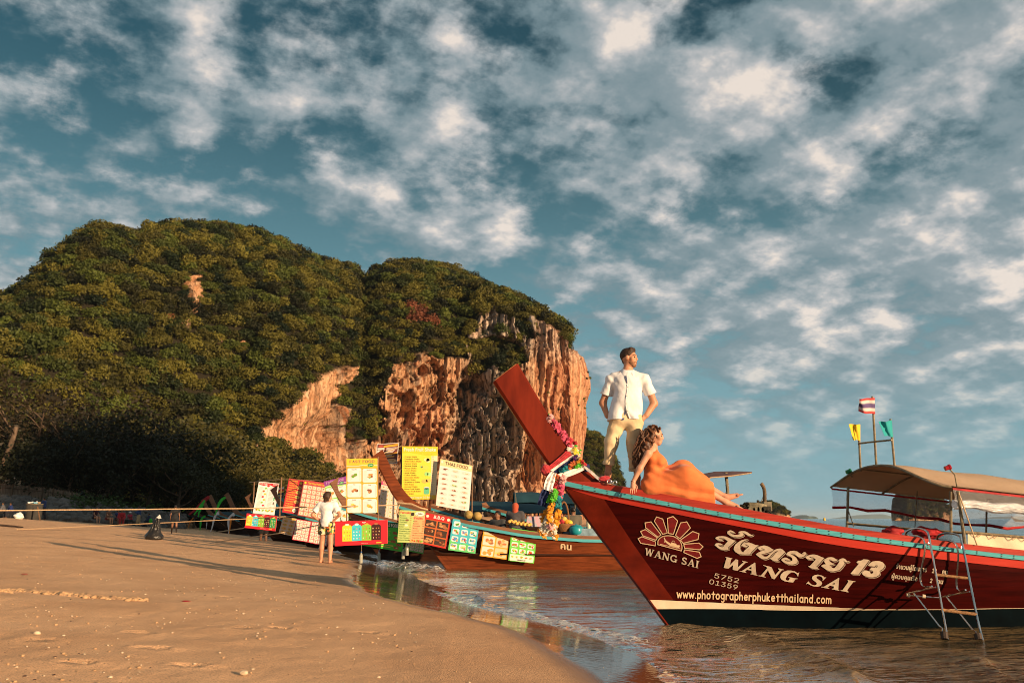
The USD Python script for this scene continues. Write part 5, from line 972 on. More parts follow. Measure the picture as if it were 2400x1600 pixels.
part(man, "trousers", sdf_mesh(tq, .0095, cut=cuts((J(1466, 968), (0, 0, 1), .5), (cl_, nrm(cl_ - kl), .16), (cr_, nrm(cr_ - kr), .16)), disp=lambda p: .012 * (np.abs(meshkit.fbm(p * A([8, 8, 5]), 3, 9) - .5) * 2 - .3) + .004 * np.sin(p[:, 2] * 34 + p[:, 0] * 22 + 5 * meshkit.noise(p * 5, 4))), BEIGE, smooth=True)
for c_, k_ in ((cl_, kl), (cr_, kr)):
    d_ = nrm(c_ - k_); x_ = nrm(np.cross(d_, A([0, 1., 0]))); y_ = np.cross(d_, x_); M_ = np.stack([x_, y_, d_], 1)
    part(man, "trouser_cuff", move(lathe([(.070, -.045), (.078, -.04), (.078, .0), (.072, .008), (.066, .0), (.066, -.04), (.070, -.045)], 20), np.vstack([np.c_[M_, c_], [0, 0, 0, 1]])), BEIGE, smooth=True)

# ---- the woman sitting on the rail, leaning back on one arm
woman = thing("person", "person in orange sleeveless dress with long wavy brown hair sitting on the bow rail", "person")
Yw = 11.47
J = lambda px, py, dy=0.0: at(px, py, Yw + dy)
wh = J(1536, 1021); q, Pw, (wf, wlx, wu) = head_prims(wh, (.97, -.22, -.03), nrm(A([.10, 0, 1])), s=.98, jaw=.92, nose=.55)
nb, bust, waist, hip = J(1528, 1054), J(1534, 1082), J(1531, 1108), J(1530, 1134)
sh, shf = J(1519, 1063, -.13), J(1527, 1062, .15); elb, wri = J(1499, 1098, -.16), J(1484, 1129, -.155); kn, knf = J(1612, 1121, -.10), J(1606, 1112, .08); an, anf = J(1699, 1175, -.12), J(1700, 1164, .06)
q += [("c", Pw(-.02, 0, -.07), nb, .045, .050), ("c", nb, sh, .052, .046), ("c", nb, shf, .052, .046), ("c", nb, bust, .075, .078), ("c", bust, waist, .075, .070), ("c", waist, hip, .075, .10), ("c", hip, kn, .085, .058), ("c", hip, knf, .085, .058), ("c", kn, an, .058, .036), ("c", knf, anf, .058, .036),
      ("c", J(1543, 1079, -.07), J(1544, 1080, -.06), .045, .045), ("c", J(1543, 1078, .07), J(1544, 1080, .06), .045, .045), ("c", sh, elb, .045, .038), ("c", elb, wri, .039, .026), ("c", shf, J(1516, 1098, .2), .044, .036), ("c", J(1516, 1098, .2), J(1512, 1135, .2), .036, .026)]
hd = nrm(A([-.12, -.35, -1])); pm = wri + hd * .05; q.append(("c", wri, pm + hd * .02, .027, .034, .015))
for i, L in enumerate((.075, .085, .08, .062)): finger(q, pm + A([(i - 1.5) * .0215 + .004, -.012, -.025]), hd + A([(i - 1.5) * .12, -.15, 0]), A([0, .15, -1]), L, .0088)
finger(q, wri + hd * .035 + A([.030, -.01, 0]), hd + A([.75, -.1, 0]), hd + A([.2, 0, 0]), .06, .0095)
for a, kneep, up in ((an, kn, .12), (anf, knf, .62)):
    d = nrm(a - kneep); toe = nrm(d * .75 + A([0.15, -.05, up])); sole = nrm(np.cross(toe, A([0, 1., 0]))); hl_ = a + d * .035
    q += [("c", hl_, hl_ + toe * .13, .034, .024), ("c", a, hl_ + toe * .12, .036, .024)]; sd = A([0, 1., 0])
    for i, (L, r) in enumerate(((.065, .013), (.06, .0095), (.052, .009), (.045, .0085), (.036, .008))): q.append(("c", hl_ + toe * .12 + sd * (i - 2) * .019, hl_ + toe * (.12 + L) + sd * (i - 2) * .021 + sole * -.006, r, r * .9, .006))
part(woman, "body", sdf_mesh(q, .0078), SKIN2, smooth=True)
eyes(woman, Pw, .98, HAIRB)
ORANGE = mat("orange_dress_cloth", (.76, .20, .055), .8, color2=(.66, .155, .042), scale=3, bump=.35, bscale=9, bdist=.015, trans=.12, sheen=.15)
dq = [("c", J(1528, 1072, -.05), J(1532, 1072, .06), .080, .080), ("c", J(1549, 1081, -.07), J(1550, 1082, .07), .066, .066), ("c", J(1534, 1086), waist, .105, .094), ("c", waist, hip, .095, .135), ("c", J(1537, 1064, -.085), J(1544, 1074, -.07), .026, .05), ("c", nb + A([.03, -.03, .02]), J(1543, 1072, -.05), .022, .05), ("c", nb + A([.03, .05, .02]), J(1545, 1072, .06), .022, .05),
      ("c", hip + A([0, 0, -.01]), kn + A([-.03, -.01, .035]), .125, .135, .07), ("c", hip, knf + A([-.03, 0, .035]), .12, .135, .07), ("c", kn + A([-.03, 0, .03]), J(1673, 1153, -.10), .135, .085, .07), ("c", knf + A([-.03, 0, .03]), J(1673, 1149, .07), .13, .08, .07), ("c", J(1519, 1143, -.05), J(1610, 1158, -.10), .075, .085, .07), ("c", J(1610, 1156, -.09), J(1670, 1168, -.11), .088, .075, .07), ("c", J(1575, 1140, -.06), J(1640, 1150, -.08), .10, .10, .07), ("c", J(1645, 1140, -.06), J(1674, 1152, -.08), .10, .085, .07)]
def drape(p):
    o, e = hip + A([-.02, 0, .02]), J(1670, 1158, -.02); w = nrm(e - o); q = p - o; t = q @ w; low = np.clip((t - .05) / .35, 0, 1); v_ = nrm(np.cross(w, A([0, 1., 0]))); a_ = np.arctan2(q @ v_, q[:, 1]); wob = meshkit.noise(p * A([2.2, 3, 3]), 5)
    d = .011 * low * np.sin(a_ * 6 + 5 * wob) + .006 * low * np.sin(a_ * 13 + 7 * wob + t * 4) + .012 * (np.abs(meshkit.fbm(p * A([3.5, 6, 8]), 3, 8) - .5) * 2 - .3)
    s_ = q[:, 0] * .8 + q[:, 2] * 1.1; d = d + .006 * (1 - low) * np.sin(s_ * 42 + 6 * meshkit.noise(p * 4, 3)) * np.clip(1 - np.abs(q[:, 2] - .1) / .3, 0, 1)
    return d
nk = nb + A([.02, 0, .0])
part(woman, "dress", sdf_mesh(dq, .0080, cut=cuts((J(1669, 1150, -.05), nrm(A([1, 0, .04])), .32), (nk + A([0, 0, .02]), (-.5, 0, .9), .12)), disp=drape), ORANGE, smooth=True)
# hair: a wavy mass down the back and loose locks in the wind
H = lambda px, py, dy=0.0: at(px, py, Yw + dy)
hq = [("e", Pw(-.022, 0, .035), A([.108, .092, .100]), np.stack([wf, wlx, wu], 1)), ("c", Pw(-.07, 0, .02), H(1512, 1038), .085, .085), ("c", H(1512, 1038), H(1499, 1062, -.02), .085, .065), ("c", H(1522, 1030, -.07), H(1513, 1052, -.09), .050, .050), ("c", H(1499, 1062, -.02), H(1491, 1085, -.03), .055, .035), ("c", H(1491, 1085, -.03), H(1487, 1098, -.03), .035, .012), ("c", H(1513, 1052, -.09), H(1501, 1070, -.1), .04, .02)]
part(woman, "hair", sdf_mesh(hq, .009, k=.03, cut=cuts((Pw(.052, 0, .03), wf * .97 - wu * .22, .22)), disp=lambda p: .016 * np.sin(p[:, 0] * 70 + 9 * meshkit.noise(p * 16, 2) + p[:, 2] * 35) + .010 * (meshkit.fbm(p * 45, 2, 3) - .5)), HAIRW, smooth=True)
g = np.random.default_rng(5); locks = []
for i in range(70):
    a0 = H(g.uniform(1503, 1538), g.uniform(1005, 1040), g.uniform(-.11, .06)); e0 = H(g.uniform(1480, 1512), g.uniform(1062, 1104), g.uniform(-.12, .06)); mid = (a0 + e0) / 2 + A([g.uniform(-.06, .03), 0, g.uniform(-.03, .05)])
    P_ = spline(np.stack([a0, mid, e0]), 14); P_ += .010 * np.sin(np.linspace(0, 9 + 4 * g.random(), 14) + g.random() * 6)[:, None] * A([1, .3, .2]); locks.append(tube(P_, [.007, .009, .007, .002], 5))
for i in range(6):
    a0 = H(1500, 1062 + i * 4, -.05); e0 = H(1470 + 16 * g.random(), 1066 + 34 * g.random(), -.06); locks.append(tube(spline(np.stack([a0, (a0 + e0) / 2 + A([0, 0, -.03 - .02 * g.random()]), e0]), 12), [.006, .005, .0015], 5))
part(woman, "hair_locks", locks, HAIRW, smooth=True, kind="stuff")
part(woman, "bracelet", move(lathe([(.030, -.004), (.034, 0), (.030, .004), (.028, 0), (.030, -.004)], 16), frame(wri + (wri - elb) * .0, nrm(np.cross(A([0, 1., 0]), nrm(wri - elb))), np.cross(nrm(wri - elb), nrm(np.cross(A([0, 1., 0]), nrm(wri - elb)))), nrm(wri - elb))), EYE)

# ---------------------------------------------------------------- the other longtail boats
BROWN = varnish("brown_varnish", (.21, .052, .018), (.085, .022, .009), (.5, .5, 5), .42, .12, .25, 4.0)
DARKW = varnish("dark_hull_wood", (.055, .022, .012), (.022, .010, .007), (.5, .5, 5), .45, .2, .2, 4.0)
GUNW = mat("brown_gunwale", (.26, .12, .06), .6, color2=(.13, .055, .03), scale=5, stretch=(.4, .4, 6), bump=.25, bscale=25)
TEALA = mat("dark_teal_awning", (.016, .062, .078), .7, color2=(.010, .040, .052), scale=2, bump=.3, bscale=8, bdist=.02)
ss = np.r_[np.linspace(0, 2, 12), np.linspace(2.4, 9, 16)]
def hull_local(beam=1.0, L=9.0):
    s = ss * L / 9; sheer = np.interp(ss, [0, 1, 2, 3.5, 5, 7, 9], [1.80, 1.52, 1.28, 1.02, .90, .86, .98]); br = b_rail(ss) * beam; bw = b_wl(np.maximum(ss - 1.25, 0)) * beam
    bw = np.where(ss < 1.25, np.interp(ss, [0, 1.25], [.05, .05]), bw); lo = np.interp(ss, [0, .5, 1.0, 1.35, 1.6, 9], [1.76, 1.15, .48, .0, -.25, -.25])
    return s, sheer, br, bw, lo
def longtail(label, M, hullm, planks=6, prow=True, tall=1.0, awning=None, group=None, name="longtail_boat", paint=None):
    """A longtail: planked sides, rub rail, gunwale, prow board, floor. Local x runs aft from the stem head, z is up."""
    t = thing(name, label, "boat", M=M, group=group); s, sh, br, bw, lo = hull_local()
    for sg_ in (-1, 1):
        W_ = np.linspace(0, 1, planks + 1); rows = []
        for w in W_:
            z = sh - .16 + (lo - sh + .16) * w; f = np.clip((sh - z) / np.maximum(sh, .2), 0, 1); b = br * (1 - f) + bw * f + .09 * f * (1 - f) * np.clip(s, 0, 1); rows.append(np.c_[s + .02, sg_ * np.maximum(b, .045), z])
        for i in range(planks if sg_ < 0 else 1):
            a, b = (rows[i], rows[i + 1]) if sg_ < 0 else (rows[0], rows[-1]); a2, b2 = a.copy(), b.copy(); b2[:, 1] += sg_ * .006
            part(t, "plank" if sg_ < 0 else "far_planking", slab(np.stack([a2, (a2 + b2) / 2, b2]), .03, A([0, -sg_, 0])), hullm if not (paint and i >= planks - 1 and sg_ < 0) else paint)
        rr = np.c_[s, sg_ * (br + .015), sh - .16]; part(t, "rub_rail", slab(np.stack([np.c_[s, sg_ * (br + .03), sh - .09], np.c_[s, sg_ * (br + .03), sh - .165]]), .04, A([0, -sg_, 0])), TURQ)
        part(t, "gunwale", slab(np.stack([np.c_[s, sg_ * (br + .035), sh + .0], np.c_[s, sg_ * (br + .03), sh - .088]]), .09, A([0, -sg_, 0])), GUNW)
    fz = np.interp(s, [0, 1.2, 9], [1.3, .45, .38]); fw = np.maximum(br - .1, .03); part(t, "floor", slab(np.stack([np.c_[s, -fw, fz], np.c_[s, fw, fz]]), -.04, A([0, 0, 1.])), DARKW)
    sc = np.linspace(0, 1, 9); cx_ = np.interp(sc, [0, .7, .86, 1], [-.02, 1.0, 1.34, 1.5]); cz_ = np.interp(sc, [0, .7, .86, 1], [1.83, .48, .0, -.25])
    part(t, "stem", slab(np.stack([np.c_[cx_, 0 * cx_ - .06, cz_], np.c_[cx_, 0 * cx_ + .06, cz_]]), .14, A([1., 0, .25])), GUNW)
    if prow:
        u = np.linspace(0, 1, 9)[:, None]; l0 = A([-.88 * tall, 0, 1.80 + 1.42 * tall]); c = spline(A([l0, [-.42 * tall, 0, 1.8 + .66 * tall], [-.02, 0, 1.82], [.35, 0, 1.55]]), 9)
        d = spline(A([l0 + A([.30, 0, .22]), [-.08, 0, 1.8 + .80 * tall], [.36, 0, 1.90], [.95, 0, 1.60]]), 9); h_ = A([0, .055, 0]); ring = np.stack([c - h_ * .6, c + (d - c) * .12 - h_, d - h_, d + h_, c + (d - c) * .12 + h_, c + h_ * .6], 1)
        part(t, "prow", cat(grid(ring, closed=True), tm(np.vstack([ring[0]]), [(0, 1, 2), (0, 2, 3), (0, 3, 4), (0, 4, 5)])), GUNW if hullm is DARKW else BROWN, smooth=25)
    if awning:
        x0, x1, z0, m = awning; a = np.linspace(-1, 1, 9); xx = np.linspace(x0, x1, 8); arch = np.stack([np.stack([0 * a + x, a * 1.0, z0 + .34 * (1 - a ** 2) - .03 * (x - x0) + .02 * np.sin(x * 5)], 1) for x in xx])
        part(t, "awning", slab(arch, -.012, A([0, 0, 1.])), m, smooth=True)
        for x in (x0 + .05, (x0 + x1) / 2, x1 - .05):
            for y in (-.92, .92): part(t, "awning_post", tube(A([[x, y, .7], [x, y * 1.02, z0 + .02]]), .022, 6), TUBE)
            part(t, "awning_hoop", tube(np.stack([0 * a + x, a * 1.0, z0 + .34 * (1 - a ** 2) - .03 * (x - x0) - .02], 1), .018, 6), TUBE)
    return t
def bow_at(px, Y, heading=.05, z=0.0):
    p = at(px, 1214, Y); return Mx((p[0], Y, z), heading)
boat2 = longtail("brown varnished longtail food boat with menu posters hung along its bow", bow_at(931, 24.6, .04), BROWN, 8, tall=.86)
boat3 = longtail("dark longtail food boat behind the red ice cream poster", bow_at(800, 30.0, .05), DARKW, 5, tall=.5)
boat4 = longtail("dark longtail food boat carrying the red sandwich and burger posters", bow_at(655, 37.0, .05), DARKW, 5, tall=.5)
boat5 = longtail("dark longtail boat behind the white fruit drinks poster", bow_at(588, 44.0, .05), DARKW, 5, tall=.4)
longtail("dark longtail boat with teal awning moored behind the brown food boat", bow_at(1010, 31.0, .03), DARKW, 5, tall=.1, prow=False, awning=(1.2, 6.4, 1.62, TEALA))
longtail("dark longtail boat with high teal awning seen beside the hanging garland", bow_at(1130, 28.6, .03), DARKW, 5, tall=.1, prow=False, awning=(1.0, 4.8, 1.85, TEALA))
kn = outline("kon"); v, f = poly2d(kn)
b2 = lambda x, z, y=-.95: Mx((0, 0, 0)) @ np.eye(4)
def local(M, p): return (np.c_[np.atleast_2d(p), np.ones(len(np.atleast_2d(p)))] @ M.T)[:, :3]
M2 = bow_at(931, 24.6, .04)
_mx, _mz = 4.42 + v[:, 0] * .004, .56 + v[:, 1] * .004 - v[:, 0] * .0006; _sh = np.interp(_mx, ss, np.interp(ss, [0, 1, 2, 3.5, 5, 7, 9], [1.80, 1.52, 1.28, 1.02, .90, .86, .98])); _f = np.clip((_sh - _mz) / _sh, 0, 1)
part(boat2, "hull_mark", tm(local(M2, np.c_[_mx, -(b_rail(_mx) * (1 - _f) + b_wl(_mx - 1.25) * _f + .09 * _f * (1 - _f) + .018), _mz]) @ np.linalg.inv(M2)[:3, :3].T + np.linalg.inv(M2)[:3, 3], f), LETTER2, smooth=False)

# ---- five moored longtails with ribboned prows farther along the beach
GREENR = mat("bright_green_ribbon", (.04, .42, .04), .8, var=.1); REDR = mat("dark_red_ribbon", (.32, .014, .022), .7); WHITER = mat("white_ribbon", (.66, .60, .60), .8, var=.1); NAVYR = mat("navy_ribbon", (.015, .025, .10), .8); ORNG = mat("orange_ribbon", (.75, .22, .03), .8); YELR = mat("yellow_green_ribbon", (.45, .60, .06), .8)
far = [(547, 70.0, "third"), (506, 76.0, "second"), (487, 84.0, "x"), (458, 92.0, "y"), (440, 98.0, "z")]
FL = ["dark longtail nearest the camera of the moored row, prow tied with long green ribbon", "dark longtail whose prow wears a dark red and a green ribbon", "low dark longtail between the red-ribboned boat and the green-and-yellow one", "dark longtail with yellow-green ribbons beneath the red-ribboned prow", "farthest dark longtail of the moored row beside the walker in black"]
farM = []
for (px_, Y_, _), lb in zip(far, FL):
    M_ = bow_at(px_, Y_, .12); farM.append(M_); longtail(lb, M_, DARKW, 4, tall=.95 - .1 * (Y_ > 80), group="moored longtail boats with ribbons", awning=(2.5, 7.0, 1.7, TEALA))
def ribbon(pts, w, m, label, grp="ribbons on the moored prows"):
    P_ = spline(A(pts), 14); n_ = A([0.25, -1, 0.1]); d = nrm(np.cross(np.gradient(P_, axis=0), n_)); ww = w * .62 * (.8 + .3 * np.sin(np.linspace(0, 5, 14)))[:, None]
    solo("ribbon", slab(np.stack([P_ - d * ww, P_ + .02 * n_, P_ + d * ww]), .01, n_), m, label, "ribbon", grp, smooth=True)
q = lambda px_, py_, Y_: at(px_, py_, Y_)
K7 = lambda x, y: (380 + x * .14029, 1100 + y * .14029)
def rib7(pts, Y_, w, m, lb): ribbon([q(*K7(*p), Y_) for p in pts], w, m, lb)
rib7([(1060, 465), (1000, 500), (940, 600), (880, 755)], 69.0, .16, GREENR, "long bright green ribbon hanging from the tallest right prow")
rib7([(790, 450), (730, 495), (640, 590), (540, 680), (450, 750)], 75.0, .24, REDR, "dark red ribbon streaming from the second prow")
rib7([(715, 510), (650, 600), (590, 680), (530, 755)], 74.6, .16, GREENR, "green ribbon beside the dark red ribbon")
rib7([(690, 580), (650, 640), (605, 790)], 83.0, .16, GREENR, "short green ribbon on the low prow")
rib7([(610, 545), (540, 585), (430, 640), (330, 700)], 91.0, .14, YELR, "yellow-green ribbon on the prow beneath the red one")
rib7([(1190, 745), (1140, 780), (1125, 800), (1110, 950), (1095, 1095)], 68.5, .12, WHITER, "white and orange ribbon hanging at the nearest stem"); rib7([(1150, 800), (1135, 950), (1115, 1090)], 68.3, .09, ORNG, "orange ribbon hanging at the nearest stem")
rib7([(950, 700), (890, 770), (850, 900), (800, 1050)], 74.5, .12, WHITER, "white ribbon hanging at the second stem"); rib7([(1210, 740), (1150, 765)], 68.2, .2, WHITER, "white band tied round the nearest prow")
rib7([(725, 775), (660, 830), (640, 940), (625, 1030)], 82.0, .14, GREENR, "green ribbon hanging to the water at the middle stem"); rib7([(530, 800), (470, 870), (440, 990)], 90.0, .10, ORNG, "thin orange ribbon at the fourth stem"); rib7([(745, 880), (738, 990)], 88.0, .08, WHITER, "thin white ribbon low between two hulls"); rib7([(950, 720), (905, 745)], 74.4, .2, WHITER, "white band tied round the second prow")

# ---------------------------------------------------------------- menu posters
class Art:
    """Flat print: coloured shapes in a W x H sheet (y down), later laid on a board."""
    def __init__(s, W, H, seed=0): s.W, s.H, s.V, s.F, s.C, s.n, s.z, s.g = W, H, [], [], [], 0, 0, np.random.default_rng(seed)
    def add(s, v, f, c):
        v = np.asarray(v, float); s.V.append(np.c_[v, np.full(len(v), s.z)]); s.F.append(np.asarray(f) + s.n); s.C.append(np.tile(c, (len(v), 1))); s.n += len(v)
    def up(s): s.z += 1; return s
    def rect(s, x0, y0, x1, y1, c): s.add([(x0, y0), (x1, y0), (x1, y1), (x0, y1)], [(0, 1, 2), (0, 2, 3)], c)
    def poly(s, p, c): v, f = poly2d(sg.Polygon(p)); s.add(v, f, c)
    def ell(s, cx, cy, rx, ry, c, n=10, a0=0.0):
        t = np.linspace(0, 2 * np.pi, n, endpoint=False) + a0; s.add(np.c_[np.r_[cx, cx + rx * np.cos(t)], np.r_[cy, cy + ry * np.sin(t)]], [(0, 1 + i, 1 + (i + 1) % n) for i in range(n)], c)
    def rr(s, x0, y0, x1, y1, r, c):
        p = [(x0 + r, y0), (x1 - r, y0), (x1, y0 + r), (x1, y1 - r), (x1 - r, y1), (x0 + r, y1), (x0, y1 - r), (x0, y0 + r)]; s.add(p, [(0, i, i + 1) for i in range(1, 7)], c)
    def text(s, t, x, y, h, c, bold=False, width=None, ser=False, center=False):
        if ser: p, w = serif(t); v, f = poly2d(p); v = v * h; w *= h
        else:
            if not t.strip(): return
            v, f = text2d(t, h, bold); w = v[:, 0].max()
        if width: v = v * A([width / w, 1]); w = width
        if center: x = x - w / 2
        s.add(np.c_[x + v[:, 0], y - v[:, 1]], f, c)
    def halal(s, cx, cy, rx, ry, bg, fg):
        s.ell(cx, cy, rx, ry, bg, 16); s.up(); v, f = poly2d(outline("halal")); k = 1.25 * rx / 130; s.add(np.c_[cx - rx * .62 + v[:, 0] * k, cy + ry * .25 - v[:, 1] * k], f, fg)
    def food(s, cx, cy, rx, ry, kind):
        g = s.g; pal = {"meat": [(.22, .06, .02), (.35, .13, .05), (.5, .25, .10), (.12, .03, .01)], "green": [(.08, .25, .03), (.2, .4, .06), (.5, .12, .05), (.7, .55, .25)], "rice": [(.75, .62, .42), (.6, .4, .2), (.8, .72, .55), (.45, .2, .08)],
                        "burger": [(.55, .25, .07), (.62, .32, .1), (.15, .3, .04), (.28, .1, .04)], "fruit": [(.7, .35, .03), (.55, .04, .03), (.15, .4, .04), (.75, .6, .08)], "drink": [(.05, .3, .08), (.5, .03, .03), (.1, .25, .5), (.6, .4, .1)], "fry": [(.75, .42, .08), (.62, .30, .06), (.5, .2, .04), (.8, .55, .15)], "shrimp": [(.6, .16, .05), (.7, .35, .12), (.75, .6, .4), (.35, .12, .04)]}[kind]
        for _ in range(7):
            s.ell(cx + g.uniform(-.5, .5) * rx, cy + g.uniform(-.45, .45) * ry, rx * g.uniform(.18, .42), ry * g.uniform(.18, .42), pal[g.integers(4)], 7, g.random()); s.z += .25
    def dish(s, cx, cy, rx, ry, kind, plate=(.70, .66, .60)):
        s.ell(cx, cy, rx, ry, plate, 12); s.up(); s.food(cx, cy - ry * .08, rx * .78, ry * .78, kind)
    def cells(s, x0, y0, x1, y1, nc, nr, gap, kinds, bg, plate=None, r=0.0, tag=None):
        w, h = (x1 - x0 - gap * (nc - 1)) / nc, (y1 - y0 - gap * (nr - 1)) / nr; z = s.z
        for i in range(nr):
            for j in range(nc):
                a, b = x0 + j * (w + gap), y0 + i * (h + gap); s.z = z; s.rr(a, b, a + w, b + h, r * w, bg if not callable(bg) else bg(s.g)); s.up(); k = kinds[s.g.integers(len(kinds))]
                if plate: s.dish(a + w / 2, b + h / 2, w * .44, h * .42, k, plate)
                else: s.food(a + w / 2, b + h / 2, w * .6, h * .55, k)
                if tag: s.up(); s.ell(a + w * .88, b + h * .86, w * .1, w * .1, tag, 6)
        s.z = z + 3
def board(name, label, C, Ys, art, back=(.62, .58, .52), frame=None, tilt=0.0):
    """A stiff sheet with corners C (survey points, clockwise from top left) and the art printed on its face."""
    Ys = [Ys] * 4 if np.ndim(Ys) == 0 else Ys; c = A([at(p[0], p[1], y) for p, y in zip(C, Ys)]); TL, TR, BR, BL = c; n = nrm(np.cross(TR - TL, BL - TL)); n = n if n[1] < 0 else -n
    def P(x, y, z): u, v = (x / art.W)[:, None], (y / art.H)[:, None]; return (TL * (1 - u) + TR * u) * (1 - v) + (BL * (1 - u) + BR * u) * v + n * (.004 + .0016 * z)[:, None]
    t = thing(name, label, "menu board"); o = A([0., 0, 0])
    part(t, "panel", slab(np.stack([np.stack([TL, (TL + TR) / 2 - n * .004, TR]), np.stack([BL, (BL + BR) / 2 + n * .004, BR])]), -.012, n), mat("board_back_%d" % int(1000 * sum(back)), back, .6, var=.1))
    V = np.vstack(art.V); m = tm(P(V[:, 0], V[:, 1], V[:, 2]), np.vstack(art.F)); 
    fl = m.face_normals @ n < 0; F_ = m.faces.copy(); F_[fl] = F_[fl][:, ::-1]
    part(t, "print", tm(m.vertices, F_), PRINT, smooth=False, col=np.vstack(art.C), kind=None)
    if frame:
        for a, b in ((TL, TR), (TR, BR), (BR, BL), (BL, TL)): part(t, "frame_strip", tube(np.stack([a, b]), .014, 6), frame)
    return t
Q4 = lambda *p: [(550 + p[i] * .20408, 1020 + p[i + 1] * .20408) for i in range(0, 8, 2)]
Q5 = lambda *p: [(880 + p[i] * .22109, 1020 + p[i + 1] * .22109) for i in range(0, 8, 2)]
RED_, DRED, ORA, YEL, GRN, WHT, BLK, PUR, TEA, BRN, LGR = (.60, .03, .03), (.36, .015, .02), (.74, .33, .03), (.80, .56, .04), (.05, .42, .05), (.78, .73, .66), (.015, .012, .01), (.24, .05, .25), (.05, .40, .46), (.13, .035, .03), (.30, .55, .12)
def listing(a, lines, x, y, dy, h, c, bold=False, bullet=False):
    for i, t in enumerate(lines): a.text(("· " if bullet else "") + t, x, y + i * dy, h, c, bold)
def scribble(a, x, y, w, n, dy, h, c):
    for i in range(n): a.rect(x, y + i * dy, x + w * a.g.uniform(.6, 1), y + i * dy + h, c)
# fast food, orange
def fastfood(seed, top, bg, head, W=100, H=175):
    a = Art(W, H, seed); a.rect(0, 0, W, H, bg); a.up(); p = [(0, 0), (W, 0), (W, 31)] + [(W - x, 25 + 5 * math.sin(x / W * 5 + .9)) for x in np.linspace(4, W, 14)]; a.poly(p, top); a.up(); a.poly([(0, 19)] + [(x, 19 + 4 * math.sin(x / W * 4.5 + 1) + x * .06) for x in np.linspace(0, W, 14)] + [(x, 20.6 + 4 * math.sin(x / W * 4.5 + 1) + x * .06) for x in np.linspace(W, 0, 14)], WHT); a.up()
    a.text("FAST FOOD", 9, 14, 8.8, head, width=82, ser=True); a.up(); a.halal(78, 22, 10, 6, (.01, .26, .06), WHT); a.up()
    for j, row in enumerate((("Baguette", "Sandwich"), ("Pita", "Chan"), ("Burger", "Salads"))):
        for i, tt in enumerate(row):
            x, y = 3 + i * 49, 31 + j * 49 + i * 2; a.z = 4; a.rr(x, y, x + 45, y + 45, 3.5, (.45, .62, .55)); a.up(); a.rr(x + .8, y + .8, x + 44.2, y + 44.2, 3.2, WHT); a.up(); a.text(tt, x + 22, y + 5.5, 3, BLK, True, center=True); scribble(a, x + 2, y + 9, 18, 10, 3.3, .8, (.35, .3, .3)); scribble(a, x + 39, y + 9, 4, 10, 3.3, 1.0, (.6, .1, .1)); a.up(); a.food(x + 24, y + 24, 15, 12, ("burger", "meat", "fry")[j])
    return a
board("menu_board", "tall orange poster headed FAST FOOD above the red ice cream poster", Q4(1285, 268, 1640, 262, 1645, 885, 1282, 890), 24.0, fastfood(1, (.78, .47, .04), (.75, .36, .04), (.10, .05, .10)))
board("menu_board", "purple and green FAST FOOD poster behind the beachgoer in the white shirt", Q4(1020, 530, 1278, 468, 1310, 930, 1120, 955), 33.0, fastfood(2, PUR, (.25, .55, .08), (.5, .35, .5), 100, 160))
# fresh fruit shake
a = Art(100, 150, 3); a.rect(0, 0, 100, 150, (.82, .50, .03)); a.up(); a.poly([(0, 20), (20, 18), (45, 22), (70, 27), (100, 24), (100, 138), (0, 138)], (.82, .60, .06)); a.up(); a.rect(83, 27, 100, 138, (.80, .66, .40)); a.up()
a.text("Fresh Fruit Shake", 4, 13.5, 9.5, (.80, .72, .6), True, width=91); a.text("& Smoothies", 56, 22.5, 5, (.86, .66, .05), True, width=38)
names = ["Orange", "Pineapple", "Watermelon", "Papaya", "Banana", "Mango", "Lemon", "Apple", "Coffee", "Chocolate", "Melon", "Strawberry", "Kiwi", "Coconut", "Mixed Fruit", "Dragon Fruit", "Orio"]
for i, n_ in enumerate(names):
    a.text(n_ + " Shake", 7, 31.5 + i * 6.5, 3.9, (.17, .10, .015), True); a.ell(4.6, 30 + i * 6.5, .7, .7, (.17, .10, .015), 6); a.text("60.-" if n_.startswith("Mixed") else "50.-", 84, 31.5 + i * 6.5, 3.8, (.42, .24, .10))
a.text("Added Yogurt 10 Baht", 12, 146.5, 5, (.8, .68, .45), True, width=76); a.up(); a.ell(70, 38, 9, 5, (.80, .70, .30), 8, .4); a.ell(74, 40, 6, 7, (.82, .74, .35), 8); a.ell(66, 60, 11, 6, (.80, .58, .10), 9); a.ell(56, 58, 4, 2.5, (.10, .42, .22), 6); a.ell(70, 78, 6, 6, (.30, .60, .20), 9); a.ell(78, 79, 6, 6, (.36, .66, .25), 9); a.ell(66, 99, 9, 6, (.80, .42, .10), 9); a.ell(77, 97, 8, 6, (.82, .48, .12), 9); a.rr(64, 118, 80, 136, 3, (.12, .45, .25)); a.ell(72, 118, 8, 4, (.5, .62, .62), 8)
board("menu_board", "tall yellow poster listing Fresh Fruit Shake prices", Q5(283, 115, 662, 118, 640, 675, 280, 680), 25.2, a)
# Thai food
a = Art(100, 140, 4); a.rect(0, 0, 100, 140, WHT); a.up(); a.rect(0, 0, 100, 20, (.80, .58, .30)); a.up(); a.text("THAI FOOD", 15, 14.5, 9.5, BLK, True, width=72); a.ell(6, 8, 3.4, 3.4, WHT, 8); a.ell(94, 8, 3.4, 3.4, WHT, 8); a.cells(3, 22, 97, 137, 3, 8, 2.2, ["meat", "rice", "green", "meat", "shrimp"], (.74, .70, .64), (.64, .60, .56), .0)
board("menu_board", "white THAI FOOD picture poster leaning on the brown food boat", Q5(690, 248, 1028, 320, 990, 805, 640, 740), 25.0, a)
